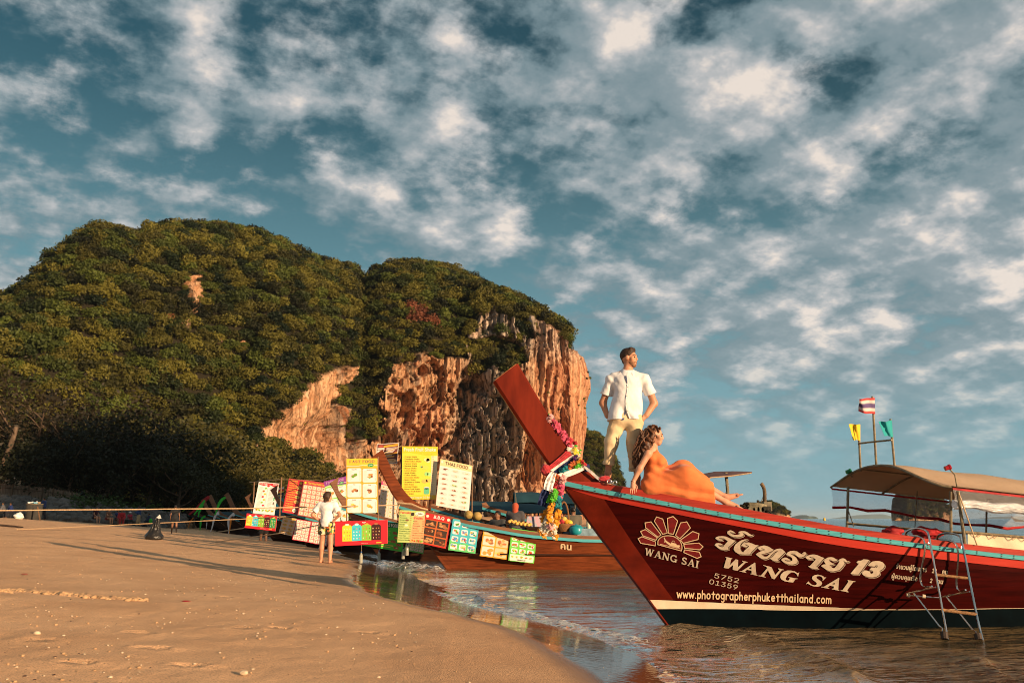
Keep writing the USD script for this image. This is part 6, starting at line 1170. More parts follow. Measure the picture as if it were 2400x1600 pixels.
# brown menu
a = Art(100, 95, 5); a.rect(0, 0, 100, 95, WHT); a.up(); a.rect(2, 2, 98, 93, BRN); a.up(); a.poly([(32, 10), (97, 4), (97, 13), (32, 19)], ORA); a.poly([(40, 52), (97, 42), (97, 48), (40, 58)], ORA); a.poly([(4, 64), (84, 58), (84, 65), (4, 72)], (.65, .3, .08))
for x0, x1, y0, n_ in ((45, 95, 20, 5), (5, 95, 56, 1), (6, 30, 75, 3)): scribble(a, x0, y0, x1 - x0, n_, 5.4, 2.4, (.7, .62, .55))
a.up(); a.rect(4, 20, 36, 30, (.62, .56, .5)); a.rect(4, 33, 34, 43, WHT); a.rect(4, 45, 34, 53, WHT); a.ell(19, 12, 12, 6, (.4, .08, .05), 9); a.ell(72, 82, 26, 10, (.66, .40, .22), 10); a.up(); a.food(72, 81, 20, 7, "shrimp"); a.food(19, 38, 10, 4, "meat"); a.food(19, 49, 10, 4, "fry")
board("menu_board", "small dark brown menu hung high between the two tall posters", Q4(1635, 98, 1885, 85, 1865, 322, 1620, 325), 25.8, a)
# ice cream, two sizes
def icecream(seed, W, H, m0, m1, top, bot):
    a = Art(W, H, seed); a.rect(0, 0, W, H, (.58, .02, .03)); a.up(); cols = [(.82, .56, .04), (.06, .50, .58), (.22, .48, .06), (.05, .015, .012)] + ([(.02, .26, .08)] if m0 < 5 else []); n = len(cols); w = (W - m0 - m1) / n
    for i, c in enumerate(cols):
        x = m0 + i * w; a.z = 1; a.poly([(x, bot)] + [(x + w / 2 - w / 2 * math.cos(t_), top + 7 - 9 * math.sin(t_)) for t_ in np.linspace(0, math.pi, 9)] + [(x + w, bot)], c); a.up()
        for r_ in range(4):
            for k_ in range(3):
                cx, cy = x + w * (.2 + .3 * k_) + a.g.uniform(-1, 1), top + 10 + (bot - top - 12) * (r_ + .4) / 4; cc = [[(.75, .2, .1), (.8, .68, .4), (.3, .12, .05)], [(.75, .75, .75), (.7, .12, .1), (.08, .1, .3)], [(.6, .1, .05), (.75, .68, .5), (.12, .06, .03)], [(.45, .22, .08), (.7, .55, .3), (.4, .05, .1)], [(.75, .6, .1), (.7, .7, .6), (.5, .3, .05)]][i]; a.rr(cx - 1.5, cy - 2.6, cx + 1.5, cy + 2.6, .9, cc[a.g.integers(3)])
        a.up(); a.ell(x + w * .5, top - 2, w * .22, 4, [(.8, .72, .6), (.7, .75, .8), (.62, .36, .06), (.35, .12, .06), (.8, .66, .1)][i], 9)
    a.z = 5; a.text("Choose your own", W * .5, H - 5, 2.2, WHT); a.rect(W * .78, H - 7.5, W * .88, H - 4.5, YEL); a.ell(W * .55, top - 8, W * .06, 5, (.62, .02, .03), 12); a.up(); a.ell(W * .55, top - 9, W * .035, 2.6, WHT, 10); a.up(); a.ell(W * .55, top - 9, W * .02, 1.3, (.62, .02, .03), 8)
    return a
board("menu_board", "wide red ice cream poster with yellow, blue and green columns beside the beachgoer", Q4(1150, 985, 1760, 968, 1758, 1240, 1152, 1270), 23.6, icecream(6, 200, 92, 28, 26, 16, 76))
board("menu_board", "small red ice cream poster with five coloured columns under the white drinks poster", Q4(140, 893, 490, 925, 470, 1098, 115, 1058), 40.5, icecream(7, 150, 75, 3, 4, 12, 62))
# fruit shake and drinks
a = Art(100, 145, 8); a.rect(0, 0, 100, 145, (.80, .77, .72)); a.up(); a.poly([(4, 3), (98, 3), (98, 14), (75, 18), (50, 9), (28, 17), (4, 14)], (.58, .03, .04)); a.poly([(50, 9), (60, 15), (50, 21), (40, 15)], RED_); a.up(); a.text("Fruit Shake", 7, 10.5, 6, WHT, True, width=36); a.text("Drinks", 70, 10.5, 6, WHT, True)
scribble(a, 8, 24, 26, 20, 5.2, 1.3, (.62, .28, .22)); scribble(a, 58, 24, 30, 18, 5.6, 1.4, (.25, .25, .25)); scribble(a, 47, 22, 4, 24, 4.6, 1.3, (.6, .05, .05)); scribble(a, 93, 22, 4, 24, 4.6, 1.3, (.6, .05, .05))
for i, c in enumerate([(.2, .5, .1), (.5, .15, .03), (.75, .5, .04), (.45, .03, .03), (.75, .45, .02), (.25, .5, .1), (.5, .04, .06)]): a.ell(36 + 4 * (-1) ** i, 28 + i * 13, 6, 4.5, c, 8)
for i, c in enumerate([(.4, .35, .1), (.1, .1, .1), (.02, .3, .1), (.15, .12, .1)]): a.rr(84, 26 + i * 20, 90, 40 + i * 20, 1.5, c)
for x_ in (14, 26, 42, 60, 72, 88): a.food(x_, 128, 9, 8, "fruit")
board("menu_board", "tall white fruit shake and drinks poster on the dark boat", Q4(280, 528, 512, 552, 455, 915, 208, 890), 41.5, a)
# red sandwich list
a = Art(80, 160, 9); a.rect(0, 0, 80, 160, (.48, .03, .04)); a.up()
for i, t_ in enumerate(["Chicken Salad in Pita Bread", "Tuna Egg in Pita Bread", "Tuna Cheese in Pita", "Chicken Salad Pita", "Tuna Egg in Pita", "Chicken Baguette", "Tuna Cheese Baguette", "Tuna Egg Baguette", "Tuna Sandwich", "Chicken Sandwich", "Tuna Egg Sandwich", "Ham Cheese Baguette", "Cheese Salad", "Vegetable Salad"]): a.text(t_, 6, 12 + i * 10.6, 5.2, (.80, .50, .06), True, width=44)
a.ell(68, 15, 7, 6, (.78, .55, .06), 10); a.up()
for y_ in (38, 60, 82, 104): a.ell(63, y_, 14, 8, (.66, .40, .12), 10, .4); a.up(); a.food(63, y_, 12, 6, "burger")
a.ell(62, 144, 11, 10, WHT, 10); a.up(); a.food(62, 144, 8, 7, "green")
board("menu_board", "red list of sandwiches in yellow lettering left of the picture grid", Q4(625, 492, 795, 515, 715, 905, 545, 880), 36.0, a)
a = Art(105, 150, 10); a.rect(0, 0, 105, 150, (.42, .06, .06)); a.up(); a.text("Thai Food Halal Food", 20, 14, 7, (.80, .52, .06), True, width=80); a.ell(9, 11, 5, 5, YEL, 9); a.cells(3, 20, 102, 147, 5, 7, 2, ["meat", "rice", "green", "shrimp", "fry"], lambda g: (.50 + .2 * g.random(), .42, .30), (.66, .60, .50))
board("menu_board", "reddish Thai and halal food picture grid left of the beachgoer", Q4(797, 509, 1060, 548, 1010, 965, 722, 915), 35.8, a)
a = Art(60, 90, 11); a.rect(0, 0, 60, 90, (.58, .42, .30)); a.up(); a.rect(2, 2, 58, 10, (.6, .36, .08)); a.up(); a.cells(3, 12, 57, 88, 2, 4, 2, ["burger"], (.55, .42, .32), (.60, .30, .08))
board("menu_board", "tan poster of eight burgers below the red sandwich list", Q4(560, 932, 710, 955, 660, 1155, 505, 1118), 35.4, a)
for cn, sd, lb in ((Q4(712, 957, 882, 985, 838, 1225, 658, 1195), 12, "red framed dish pictures next to the burger poster"), (Q4(885, 986, 1090, 1010, 1060, 1275, 840, 1226), 13, "red framed dish pictures partly behind the beachgoer's shorts")):
    a = Art(70, 95, sd); a.rect(0, 0, 70, 95, (.50, .03, .05)); a.up(); a.cells(3, 3, 67, 92, 4, 6, 1.5, ["rice", "shrimp", "green", "meat"], (.60, .52, .44), (.72, .68, .6)); board("menu_board", lb, cn, 35.2, a)
# pink Thai food, green Thai food, strips
a = Art(90, 150, 14); a.rect(0, 0, 90, 150, (.70, .60, .50)); a.up(); a.rect(0, 0, 90, 16, (.62, .07, .20)); a.up(); a.text("Thai Food", 6, 12, 9, (.80, .70, .3), True, width=56); a.halal(78, 9, 8, 5, (.02, .28, .1), WHT); a.cells(2, 18, 88, 148, 4, 8, 2, ["shrimp", "rice", "fry", "green"], (.72, .55, .45), (.74, .64, .5))
board("menu_board", "pink headed Thai Food picture poster half hidden by the curved prow", Q4(1690, 522, 1910, 560, 1860, 970, 1640, 915), 27.5, a)
a = Art(120, 85, 15); a.rect(0, 0, 120, 85, (.06, .46, .05)); a.up(); a.poly([(0, 0), (120, 0), (120, 15), (0, 22)], (.015, .13, .06)); a.up(); a.text("THAI FOOD", 60, 14, 9, WHT, True, width=58); scribble(a, 8, 24, 36, 9, 6.2, 2.6, (.12, .62, .10)); scribble(a, 54, 26, 32, 4, 6, 2.4, (.35, .62, .12)); scribble(a, 46, 58, 46, 4, 6, 2.6, (.60, .50, .12))
for x_, y_, k_ in ((100, 32, "meat"), (102, 46, "fry"), (92, 58, "meat"), (107, 66, "meat"), (98, 76, "shrimp")): a.rr(x_ - 7, y_ - 4, x_ + 7, y_ + 4, 1, (.30, .10, .05)); a.up(); a.food(x_, y_, 6, 3.5, k_)
board("menu_board", "bright green THAI FOOD poster behind the pancake poster", Q4(1500, 965, 1890, 1003, 1945, 1340, 1470, 1262), 25.2, a)
a = Art(90, 60, 16); a.rect(0, 0, 90, 60, (.10, .48, .08)); a.up(); a.cells(2, 2, 88, 52, 4, 3, 2, ["shrimp", "rice", "fruit"], (.66, .5, .42), (.74, .68, .6))
board("menu_board", "green edged strip of dish pictures low beside the brown bow", Q5(330, 1120, 520, 1150, 505, 1256, 300, 1215), 26.0, a)
# pancake and fruits
a = Art(100, 125, 17); a.rect(0, 0, 100, 125, (.44, .52, .16)); a.up(); a.poly([(52, 26), (60, 40), (52, 62), (50, 90), (46, 125), (100, 125), (100, 14), (70, 14)], (.74, .36, .16)); a.up(); a.text("Pancake", 3, 13, 8.5, (.55, .02, .04), True, width=42); a.ell(79, 12, 18, 9, (.78, .74, .62), 14); a.up(); v, f = poly2d(outline("halal")); a.add(np.c_[67 + v[:, 0] * .18, 15 - v[:, 1] * .18], f, BLK); a.text("Fruits", 58, 33, 8, (.52, .02, .04), True, width=34)
listing(a, ["Banana", "Pineapple", "Mango", "Chocolate", "Nutella", "Raisin", "Peanut Butter", "Strawberry jam", "Honey Lemon", "Tuna Egg", "Tuna Cheese", "Banana Nutella"], 3, 23, 8.6, 4.6, (.04, .13, .03)); listing(a, ["Apple", "Banana", "Pineapple", "Mango", "Coconut", "Dragon Fruit", "Mixed Salad", "Vegetable Salad"], 56, 43, 9.2, 4.4, (.20, .10, .04)); listing(a, ["30", "40", "40", "50", "60", "60", "50", "70"], 91, 43, 9.2, 4.4, BLK); listing(a, ["30", "30", "40", "40", "50", "50", "40", "40", "40", "60", "60", "60"], 42, 23, 8.6, 4, (.5, .12, .03)); a.up()
a.rr(46, 8, 58, 20, 2, (.05, .03, .02)); a.ell(32, 38, 7, 4, (.2, .1, .05), 9); a.ell(30, 58, 7, 4, (.75, .68, .5), 9)
for x_ in (56, 66, 76, 86, 94): a.food(x_, 117, 8, 7, "fruit")
board("menu_board", "green and orange Pancake and Fruits price list at the brown boat's bow", Q4(1895, 855, 2190, 868, 2165, 1235, 1868, 1225), 24.0, a, back=(.5, .45, .3))
# posters along the brown boat
a = Art(100, 125, 18); a.rect(0, 0, 100, 125, (.46, .022, .02)); a.up(); a.rect(4, 24, 96, 120, (.52, .12, .03)); a.up(); a.text("B.B.Q", 32, 16, 11.5, WHT, True, width=42); a.ell(9, 12, 6, 6, (.7, .66, .5), 9); a.ell(91, 12, 6, 6, (.7, .66, .5), 9); a.cells(6, 26, 94, 118, 2, 3, 5, ["meat", "fry", "meat"], (.05, .03, .02), None)
board("menu_board", "dark red B.B.Q poster with six grilled dishes", Q5(535, 818, 805, 868, 745, 1200, 470, 1140), 24.15, a)
a = Art(100, 122, 19); a.rect(0, 0, 100, 122, (.06, .42, .48)); a.up(); a.poly([(0, 80), (30, 92), (60, 88), (100, 104), (100, 122), (0, 122)], (.12, .50, .16)); a.up(); a.cells(6, 8, 94, 116, 3, 4, 8, ["drink", "green", "drink"], (.70, .72, .70), None, .12, (.6, .05, .04))
board("menu_board", "turquoise poster of twelve drinks", Q5(822, 882, 1105, 920, 1058, 1252, 770, 1212), 24.1, a)
a = Art(100, 122, 20); a.rect(0, 0, 100, 122, (.76, .32, .03)); a.up(); a.cells(4, 4, 96, 118, 2, 3, 5, ["fry", "shrimp", "fry", "meat"], lambda g: [(.30, .10, .05), (.66, .60, .5), (.7, .5, .3)][g.integers(3)], None, .05); a.ell(9, 9, 5, 5, (.75, .70, .5), 9); a.ell(92, 9, 5, 5, (.75, .70, .5), 9)
board("menu_board", "orange poster of six fried dishes", Q5(1155, 940, 1440, 985, 1390, 1315, 1105, 1275), 24.1, a)
a = Art(100, 122, 21); a.rect(0, 0, 100, 122, (.14, .55, .07)); a.up(); a.ell(50, 15, 38, 9, (.80, .62, .05), 16); a.up(); a.text("Fresh fruit", 12, 19.5, 10, (.55, .01, .02), True, width=76); a.cells(6, 27, 94, 92, 3, 3, 6, ["fruit", "green", "fruit"], (.74, .73, .68), None, .12, (.6, .05, .04)); a.rr(4, 96, 96, 120, 3, (.76, .72, .60)); a.up()
for x_ in (14, 32, 50, 68, 86): a.food(x_, 105, 7, 6, "fruit")
a.text("Mixed Fruit", 34, 117, 4.5, BLK, True)
board("menu_board", "green Fresh fruit poster, rightmost on the brown boat", Q5(1445, 980, 1715, 1022, 1680, 1355, 1408, 1325), 24.05, a)
# dark blue sign behind the white poster
a = Art(60, 90, 22); a.rect(0, 0, 60, 90, (.01, .02, .05)); a.up(); a.rect(0, 0, 60, 8, (.7, .65, .6)); a.rect(0, 10, 60, 18, (.5, .03, .03)); a.rect(0, 18, 60, 24, (.7, .4, .03)); a.ell(35, 70, 28, 26, (.02, .20, .28), 14); a.text("Food & Bar", 10, 38, 5.5, (.7, .6, .2), True, width=40)
board("menu_board", "dark blue sign partly hidden behind the white drinks poster", Q4(480, 610, 565, 590, 560, 820, 440, 830), 43.0, a)
# what the posters hang from
def stick(pts, Y, r, m, label, name="pole", catg="pole", grp="poles holding the posters"): solo(name, tube(np.stack([at(x, y, yy) for (x, y), yy in zip(pts, Y if np.ndim(Y) else [Y] * len(pts))]), r, 6), m, label, catg, grp)
stick([(988, 1166), (988, 1212)], 25.3, .03, WOOD, "wooden pole under the yellow shake poster"); stick([(1107, 1075), (1106, 1197), (1108, 1240)], 25.2, .02, WOOD, "slim wooden pole beside the white Thai food poster"); stick([(1003, 1170), (1000, 1225)], 25.2, .02, WOOD, "slim wooden pole left of the white Thai food poster")
stick([(815, 1073), (812, 1230)], 24.1, .018, WOOD, "slim pole at the left edge of the orange fast food poster"); stick([(886, 1070), (886, 1230)], 24.1, .018, WOOD, "slim pole at the right edge of the orange fast food poster"); stick([(942, 1042), (938, 1180)], 25.3, .02, WOOD, "slim pole left of the yellow shake poster"); stick([(660, 1118), (655, 1215)], 36.1, .03, WOOD, "slim pole left of the red sandwich list"); stick([(596, 1128), (592, 1215)], 41.6, .03, WOOD, "slim pole left of the white drinks poster")
def rope(pts, r, label, sag=0.0, m=ROPE):
    q_ = A(pts); u_ = np.r_[0, np.cumsum(np.linalg.norm(np.diff(q_, axis=0), axis=1))]; P_ = np.stack([np.interp(np.linspace(0, u_[-1], 40), u_, q_[:, i]) for i in range(3)], 1); P_[:, 2] -= sag * np.sin(np.linspace(0, np.pi, 40)); solo("mooring_rope", tube(P_, r, 6), m, label, "rope", None)
rope([at(-60, 1196, 20.5), at(560, 1191, 22.5), at(934, 1183, 24.55)], .015, "long taut rope from the left edge to the brown boat's bow")
rope([ground_at(40, 1242) + A([0, 0, .02]), at(260, 1230.5, 36.0), at(580, 1215, 36.0), at(720, 1207, 36.6)], .017, "rope rising from the sand to the dark boat with the burgers")
rope([ground_at(505, 1271) + A([0, 0, .02]), at(655, 1249, 29.0), at(745, 1230, 29.5), at(800, 1203, 29.8)], .017, "rope rising from the sand beside the bag past the burger poster")
rope([ground_at(497, 1248), at(572, 1237, 50.0), at(590, 1225, 50.0)], .03, "short rope below the ribboned boats")
rope([at(585, 1130, 41), at(655, 1123, 36.3), at(757, 1125, 35), at(818, 1095, 24.2), at(940, 1045, 25.4)], .015, "thin line strung over the tops of the posters")
rope([at(934, 1178, 24.5), at(965, 1181, 24.45), at(985, 1190, 24.42), at(1002, 1194, 24.5)], .03, "slack rope lying over the brown boat's gunwale"); rope([at(936, 1182, 24.4), at(930, 1196, 24.35), at(932, 1212, 24.3), at(940, 1200, 24.35)], .02, "loop of rope hanging at the brown boat's stem")

# ---------------------------------------------------------------- smaller hill, islets, far islands
def dome_hill(name, sil, Y, base_y, depth, n=70, m=26, amp=.10, rock_below=None, seed=1, mt=None, kind="structure", fo=True, under=0.0, crown=1.0, dens=1.0):
    """A hill whose outline matches the skyline points: width from the survey, real depth, rounded top."""
    sil = A(sil, float); xs_ = np.linspace(sil[0, 0], sil[-1, 0], n); top = np.interp(xs_, sil[:, 0], sil[:, 1]); zt_ = at(xs_, top, np.full(n, Y))[:, 2]; X_ = ray(xs_, 1214.)[:, 0] * Y; zt_ = np.maximum(zt_, .4)
    a = np.linspace(-.5, 1.5, m) * np.pi; rows_ = []
    for t_ in np.linspace(0, np.pi, m):
        c_, s_ = math.cos(t_), math.sin(t_); e = abs(c_) ** .6 * np.sign(c_); rows_.append(np.stack([X_ * (1 - under * 0), Y - depth * e * np.clip(zt_ / zt_.max(), .15, 1) ** .5, -1.5 + (zt_ + 1.5) * s_ ** .55], -1))
    G = np.stack(rows_); nz_ = meshkit.fbm(G * (6.0 / depth) * A([1, 1, .45]), 4, seed) - .5; sc_ = depth * amp; G = G + (nz_ * sc_)[..., None] * A([.25, -1.0, .15]) * np.clip(G[..., 2:3] / 2 + .6, .2, 1) * np.sin(np.linspace(0, np.pi, m))[:, None, None] ** .3
    G[..., 2] = np.maximum(G[..., 2], -1.5); msh = grid(G); msh = msh if (msh.face_normals[:, 2].mean() > 0) else grid(G, flip=True)
    rk = np.clip((rock_below - G[..., 2]) / (.12 * zt_.max()) + nz_ * 2.5, 0, 1) if rock_below is not None else np.ones(G.shape[:2])
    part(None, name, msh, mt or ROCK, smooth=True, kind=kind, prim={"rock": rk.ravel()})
    if fo:
        fc = msh.faces; rr = rk.ravel()[fc].mean(1); w_ = msh.area_faces * (rr < .5) * (msh.triangles_center[:, 1] < Y + depth * .3); k_ = int(w_.sum() / crown ** 2 * 1.1 * dens); g = np.random.default_rng(seed); c = g.choice(len(fc), k_, p=w_ / w_.sum()); b_ = g.dirichlet((1, 1, 1), k_); P_ = (msh.triangles[c] * b_[..., None]).sum(1)
        instancer("hill_forest", {"tree_crown": CROWNS["tree_crown_000"], "tree_crown_001": CROWNS["tree_crown_003"]}, P_ - A([0, 0, .3 * crown]), crown * (.6 + .9 * g.random(k_)), g.random(k_) * 6.28, g.integers(0, 2, k_), label=fo, catg="forest")
dome_hill("small_hill", [(1285, 1100), (1300, 1040), (1332, 1018), (1352, 1020), (1370, 1015), (1395, 1024), (1406, 1035), (1414, 1040), (1428, 1070), (1440, 1101), (1450, 1124), (1456, 1160), (1459, 1215)], 270, 1216, 16, rock_below=11, seed=4, fo="green forest on the small hill behind the standing man", crown=1.3, amp=.3, dens=1.3)
dome_hill("rock_islet", [(1740, 1214), (1760, 1190), (1800, 1178), (1822, 1187), (1840, 1202), (1850, 1214)], 420, 1216, 12, rock_below=3.2, seed=6, fo="dark scrub on the islet behind the engine", crown=1.2, amp=.25)
dome_hill("sea_stack", [(2104, 1214), (2105, 1180), (2110, 1162), (2135, 1156), (2170, 1158), (2198, 1166), (2210, 1180), (2212, 1196), (2208, 1214)], 620, 1217, 14, rock_below=4.5, seed=8, fo="dark scrub on the sea stack under the awning", crown=1.5, amp=.35)
ISLE = mat("far_island", (.05, .065, .035), .9, color2=(.03, .045, .025), scale=.01)
for sil, Yf, sd in (([(1850, 1214), (1866, 1209), (1882, 1206), (1893, 1209.5), (1903, 1209), (1913, 1214)], 5200, 2), ([(1955, 1214), (1985, 1210), (2020, 1206), (2062, 1204), (2085, 1210), (2105, 1214)], 11000, 3), ([(2300, 1214), (2340, 1210.5), (2390, 1209), (2450, 1211), (2480, 1214)], 12000, 5)): dome_hill("far_island", sil, Yf, 1215, Yf * .02, n=30, m=12, mt=ISLE, fo=None, seed=sd, amp=.05)

# a wooded headland behind and to the right of the viewer: its long evening shadow lies over the stones and the first trees
hv = A([.74, -.67, 0]); hu = A([.67, .74, 0]); hc0 = hu * 42.8 + hv * 128; ha = np.linspace(0, 2 * np.pi, 60, endpoint=False); hr = np.linspace(0, 1, 16)
hz_ = 47 * (1 - hr ** 4) ** .6; HG = np.stack([hc0 + hv * math.cos(a_) * 30 * r_ + hu * math.sin(a_) * 20 * r_ + A([0, 0, z_ - 1.5]) for r_, z_ in zip(hr, hz_) for a_ in ha]).reshape(16, 60, 3)
hn = meshkit.fbm(HG * A([.09, .09, .05]), 4, 5) - .5; HG = HG + (HG - hc0) * A([1, 1, 0]) * (hn * .25)[..., None] + A([0, 0, 1.]) * (hn * 7 * (1 - hr[:, None] ** 2))[..., None]
hm = grid(HG, closed=True); hm = hm if hm.face_normals[:, 2].mean() > 0 else grid(HG, flip=True, closed=True)
part(None, "near_headland", hm, ROCK, smooth=True, kind="structure", prim={"rock": np.clip((14 - HG[..., 2]) / 6, 0, 1).ravel()})
hc_ = gt0.choice(len(hm.faces), 1500, p=hm.area_faces * (hm.triangles_center[:, 2] > 12) / (hm.area_faces * (hm.triangles_center[:, 2] > 12)).sum()) if (gt0 := np.random.default_rng(3)) is not None else None
instancer("headland_forest", {"tree_crown": CROWNS["tree_crown_000"], "tree_crown_001": CROWNS["tree_crown_002"]}, hm.triangles_center[hc_], 1.2 + 1.4 * gt0.random(1500), gt0.random(1500) * 6.28, gt0.integers(0, 2, 1500), label="forest on the wooded headland behind the viewer", catg="forest")
# ---------------------------------------------------------------- trees at the foot of the hill
BARK = mat("grey_brown_bark", (.13, .085, .055), .9, var=.5, scale=3, stretch=(1, 1, .3), bump=.5, bscale=12)
DLEAF = leafmat("dark_tree_leaves", (.006, .009, .003), (.040, .038, .009), .15); OLEAF = leafmat("olive_tree_leaves", (.020, .022, .005), (.150, .118, .022), .25); GLEAF = leafmat("green_bush_leaves", (.012, .030, .006), (.075, .125, .022), .25); BLEAF = leafmat("brown_tree_leaves", (.014, .010, .004), (.065, .042, .014), .15)
def limbs(h, r, seed, n=7, spread=.5, bare=.35, sub=3):
    g = np.random.default_rng(seed); out = [tube(spline(A([[0, 0, -.4], [g.uniform(-.04, .04) * h, 0, h * .3], [g.uniform(-.06, .06) * h, g.uniform(-.04, .04) * h, h * .72]]), 8), [r, r * .75, r * .35], 7)]; ends = []
    for i in range(n):
        a = i * 2.4 + g.random(); z0 = h * (bare + .35 * i / n); L_ = h * spread * (.6 + .5 * g.random()); e = A([math.cos(a) * L_, math.sin(a) * L_, z0 + L_ * .75]); m_ = A([math.cos(a) * L_ * .45, math.sin(a) * L_ * .45, z0 + L_ * .22]); P_ = spline(np.stack([A([0, 0, z0]), m_, e]), 7); out.append(tube(P_, [r * .45, r * .28, r * .08], 5)); ends.append(e)
        for k_ in range(sub):
            s0 = P_[3 + k_ % 3]; d = nrm(e - m_ + g.normal(size=3) * L_ * .5); q_ = s0 + d * L_ * .55; out.append(tube(spline(np.stack([s0, (s0 + q_) / 2 + A([0, 0, .05 * L_]), q_]), 5), [r * .2, r * .12, r * .03], 4)); ends.append(q_)
    return cat(*out), A(ends)
def tree_proto(name, h, r, leafm, nleaf, leaf, seed, spread=.42, clump=.22, bare=.3, n=8):
    p = proto("class_" + name); tr, ends = limbs(h, r, seed, n, spread, bare); g = np.random.default_rng(seed); c = np.vstack([ends, ends * A([.6, .6, 1]) + A([0, 0, h * .08])]); k_ = g.integers(0, len(c), nleaf); cr = h * clump * (.6 + .7 * g.random(len(c))); d = nrm(g.normal(size=(nleaf, 3))) * A([1, 1, .7]); P_ = c[k_] + d * (cr[k_] * g.random(nleaf) ** .4)[:, None]
    nr = nrm(d + .8 * g.normal(size=(nleaf, 3))); u = nrm(np.cross(nr, g.normal(size=(nleaf, 3)))); v_ = np.cross(nr, u); sz = leaf * (.6 + .8 * g.random((nleaf, 1))); V = np.stack([P_ - u * sz, P_ + v_ * sz * .5, P_ + u * sz, P_ - v_ * sz * .5], 1).reshape(-1, 3); i = np.arange(nleaf) * 4
    part(p, "trunk", tr, BARK, smooth=True); part(p, "crown", tm(V, np.stack([i, i + 1, i + 2, i + 3], 1)), leafm, smooth=False); return p
TP = {"dark": tree_proto("dark_tree", 10, .28, DLEAF, 3600, .24, 1), "bare": tree_proto("bare_tree", 12, .30, BLEAF, 2300, .20, 2, .55, .17, .22, 11), "olive": tree_proto("olive_tree", 9, .22, OLEAF, 3800, .22, 3, .40, .24, .2), "bush": tree_proto("bush", 3, .08, GLEAF, 1500, .13, 4, .55, .30, .05), "dark2": tree_proto("tall_dark_tree", 13, .3, DLEAF, 4200, .27, 5, .34, .2, .25)}
HT = {"dark": 11.2, "bare": 14.0, "olive": 10.2, "bush": 3.6, "dark2": 14.8}
TREES = [("bare", 60, 868, 88, "wide bare-limbed brown tree at the far left with a thin crown"), ("bare", 225, 905, 92, "brown thin-leaved tree right of the bare-limbed one"), ("dark2", -60, 880, 90, "tall dark tree cut by the left edge of the view"), ("dark2", 150, 960, 84, "dark tree behind the bamboo fence, left one"), ("dark", 20, 1020, 80, "dark leafy tree above the left house roof"), ("dark2", 300, 945, 96, "dark tall tree above the stone revetment"), ("dark", 250, 1040, 86, "dark tree shading the right end of the bamboo fence"), ("dark", 345, 1030, 90, "dark rounded tree above the seated beachgoers"), ("dark", 100, 1050, 86, "dark low tree between the two house roofs"), ("dark", 195, 1010, 90, "dark tree standing over the small house"),
         ("olive", 395, 985, 100, "olive crowned tree left of the pale rock at the hill's foot"), ("olive", 360, 930, 112, "olive tree high behind the dark trees"), ("dark", 415, 1060, 88, "dark tree leaning in front of the pale rock face"), ("olive", 540, 1075, 104, "rounded olive tree right of the pale rock face"), ("olive", 600, 1085, 108, "olive tree behind the white drinks poster"), ("olive", 500, 1100, 98, "olive tree above the ribboned boats"), ("olive", 665, 1060, 126, "olive tree behind the red sandwich poster"), ("olive", 715, 1080, 128, "olive tree behind the reddish picture grid poster"), ("olive", 770, 1095, 130, "olive tree left of the orange fast food poster"), ("olive", 560, 1010, 130, "olive tree higher up the slope beside the cave wall"), ("olive", 480, 985, 126, "olive tree above the pale rock face"), ("dark", 455, 1130, 92, "low dark tree beside the ribboned prows"), ("bush", 215, 1146, 75, "bright green bush at the right end of the bamboo fence"), ("bush", 118, 1155, 76, "small bush climbing the bamboo fence, left one"), ("bush", 152, 1150, 76, "bush climbing the bamboo fence beside the small house"), ("bush", 270, 1165, 82, "dark green bush above the stones, middle"), ("bush", 330, 1168, 84, "dark green bush above the stones, right"), ("olive", 640, 1110, 112, "low olive tree between the white and red posters"), ("olive", 850, 1150, 132, "low olive tree behind the curved brown prow")]
gt = np.random.default_rng(21)
for kind_, px_, top_, Y_, lb in TREES:
    p_ = at(px_, 1214, Y_); z0 = float(sand_z(p_[0], p_[1])); z0 = z0 if z0 > 0 else .3; ztop = at(px_, top_, Y_)[2]; s_ = (ztop - z0) / HT[kind_]; copy_of(TP[kind_], {"bush": "bush", "bare": "bare_tree"}.get(kind_, "broadleaf_tree"), lb, "bush" if kind_ == "bush" else "tree", Mx((p_[0], p_[1], z0), gt.random() * 6.28, (s_ * (1.15 if kind_ != "bush" else 1.4), s_ * (1.15 if kind_ != "bush" else 1.4), s_)), "trees at the foot of the hill")
# ---- undergrowth that fills the shade between the trees
ux = gt.uniform(-120, 900, 900); uY = 84 + 40 * gt.random(900) + np.clip((ux - 350) / 12, 0, 34); uP = np.stack([ray(ux, 1214.)[:, 0] * uY, uY], 1); ud = shore_d(uP[:, 0], uP[:, 1]); ok = ud > 9; uP = uP[ok]; uz = np.maximum(sand_z(uP[:, 0], uP[:, 1]), .2); k_ = len(uP)
instancer("undergrowth", {"shrub_crown": (leafcloud(1.0, 260, .16, 300), DLEAF), "shrub_crown_001": (leafcloud(1.0, 260, .16, 301), OLEAF)}, np.c_[uP, uz - .1], .9 + 1.3 * gt.random(k_), gt.random(k_) * 6.28, (uP[:, 0] > -38) & (gt.random(k_) < .6), label="dark undergrowth filling the shade at the foot of the hill", catg="undergrowth")

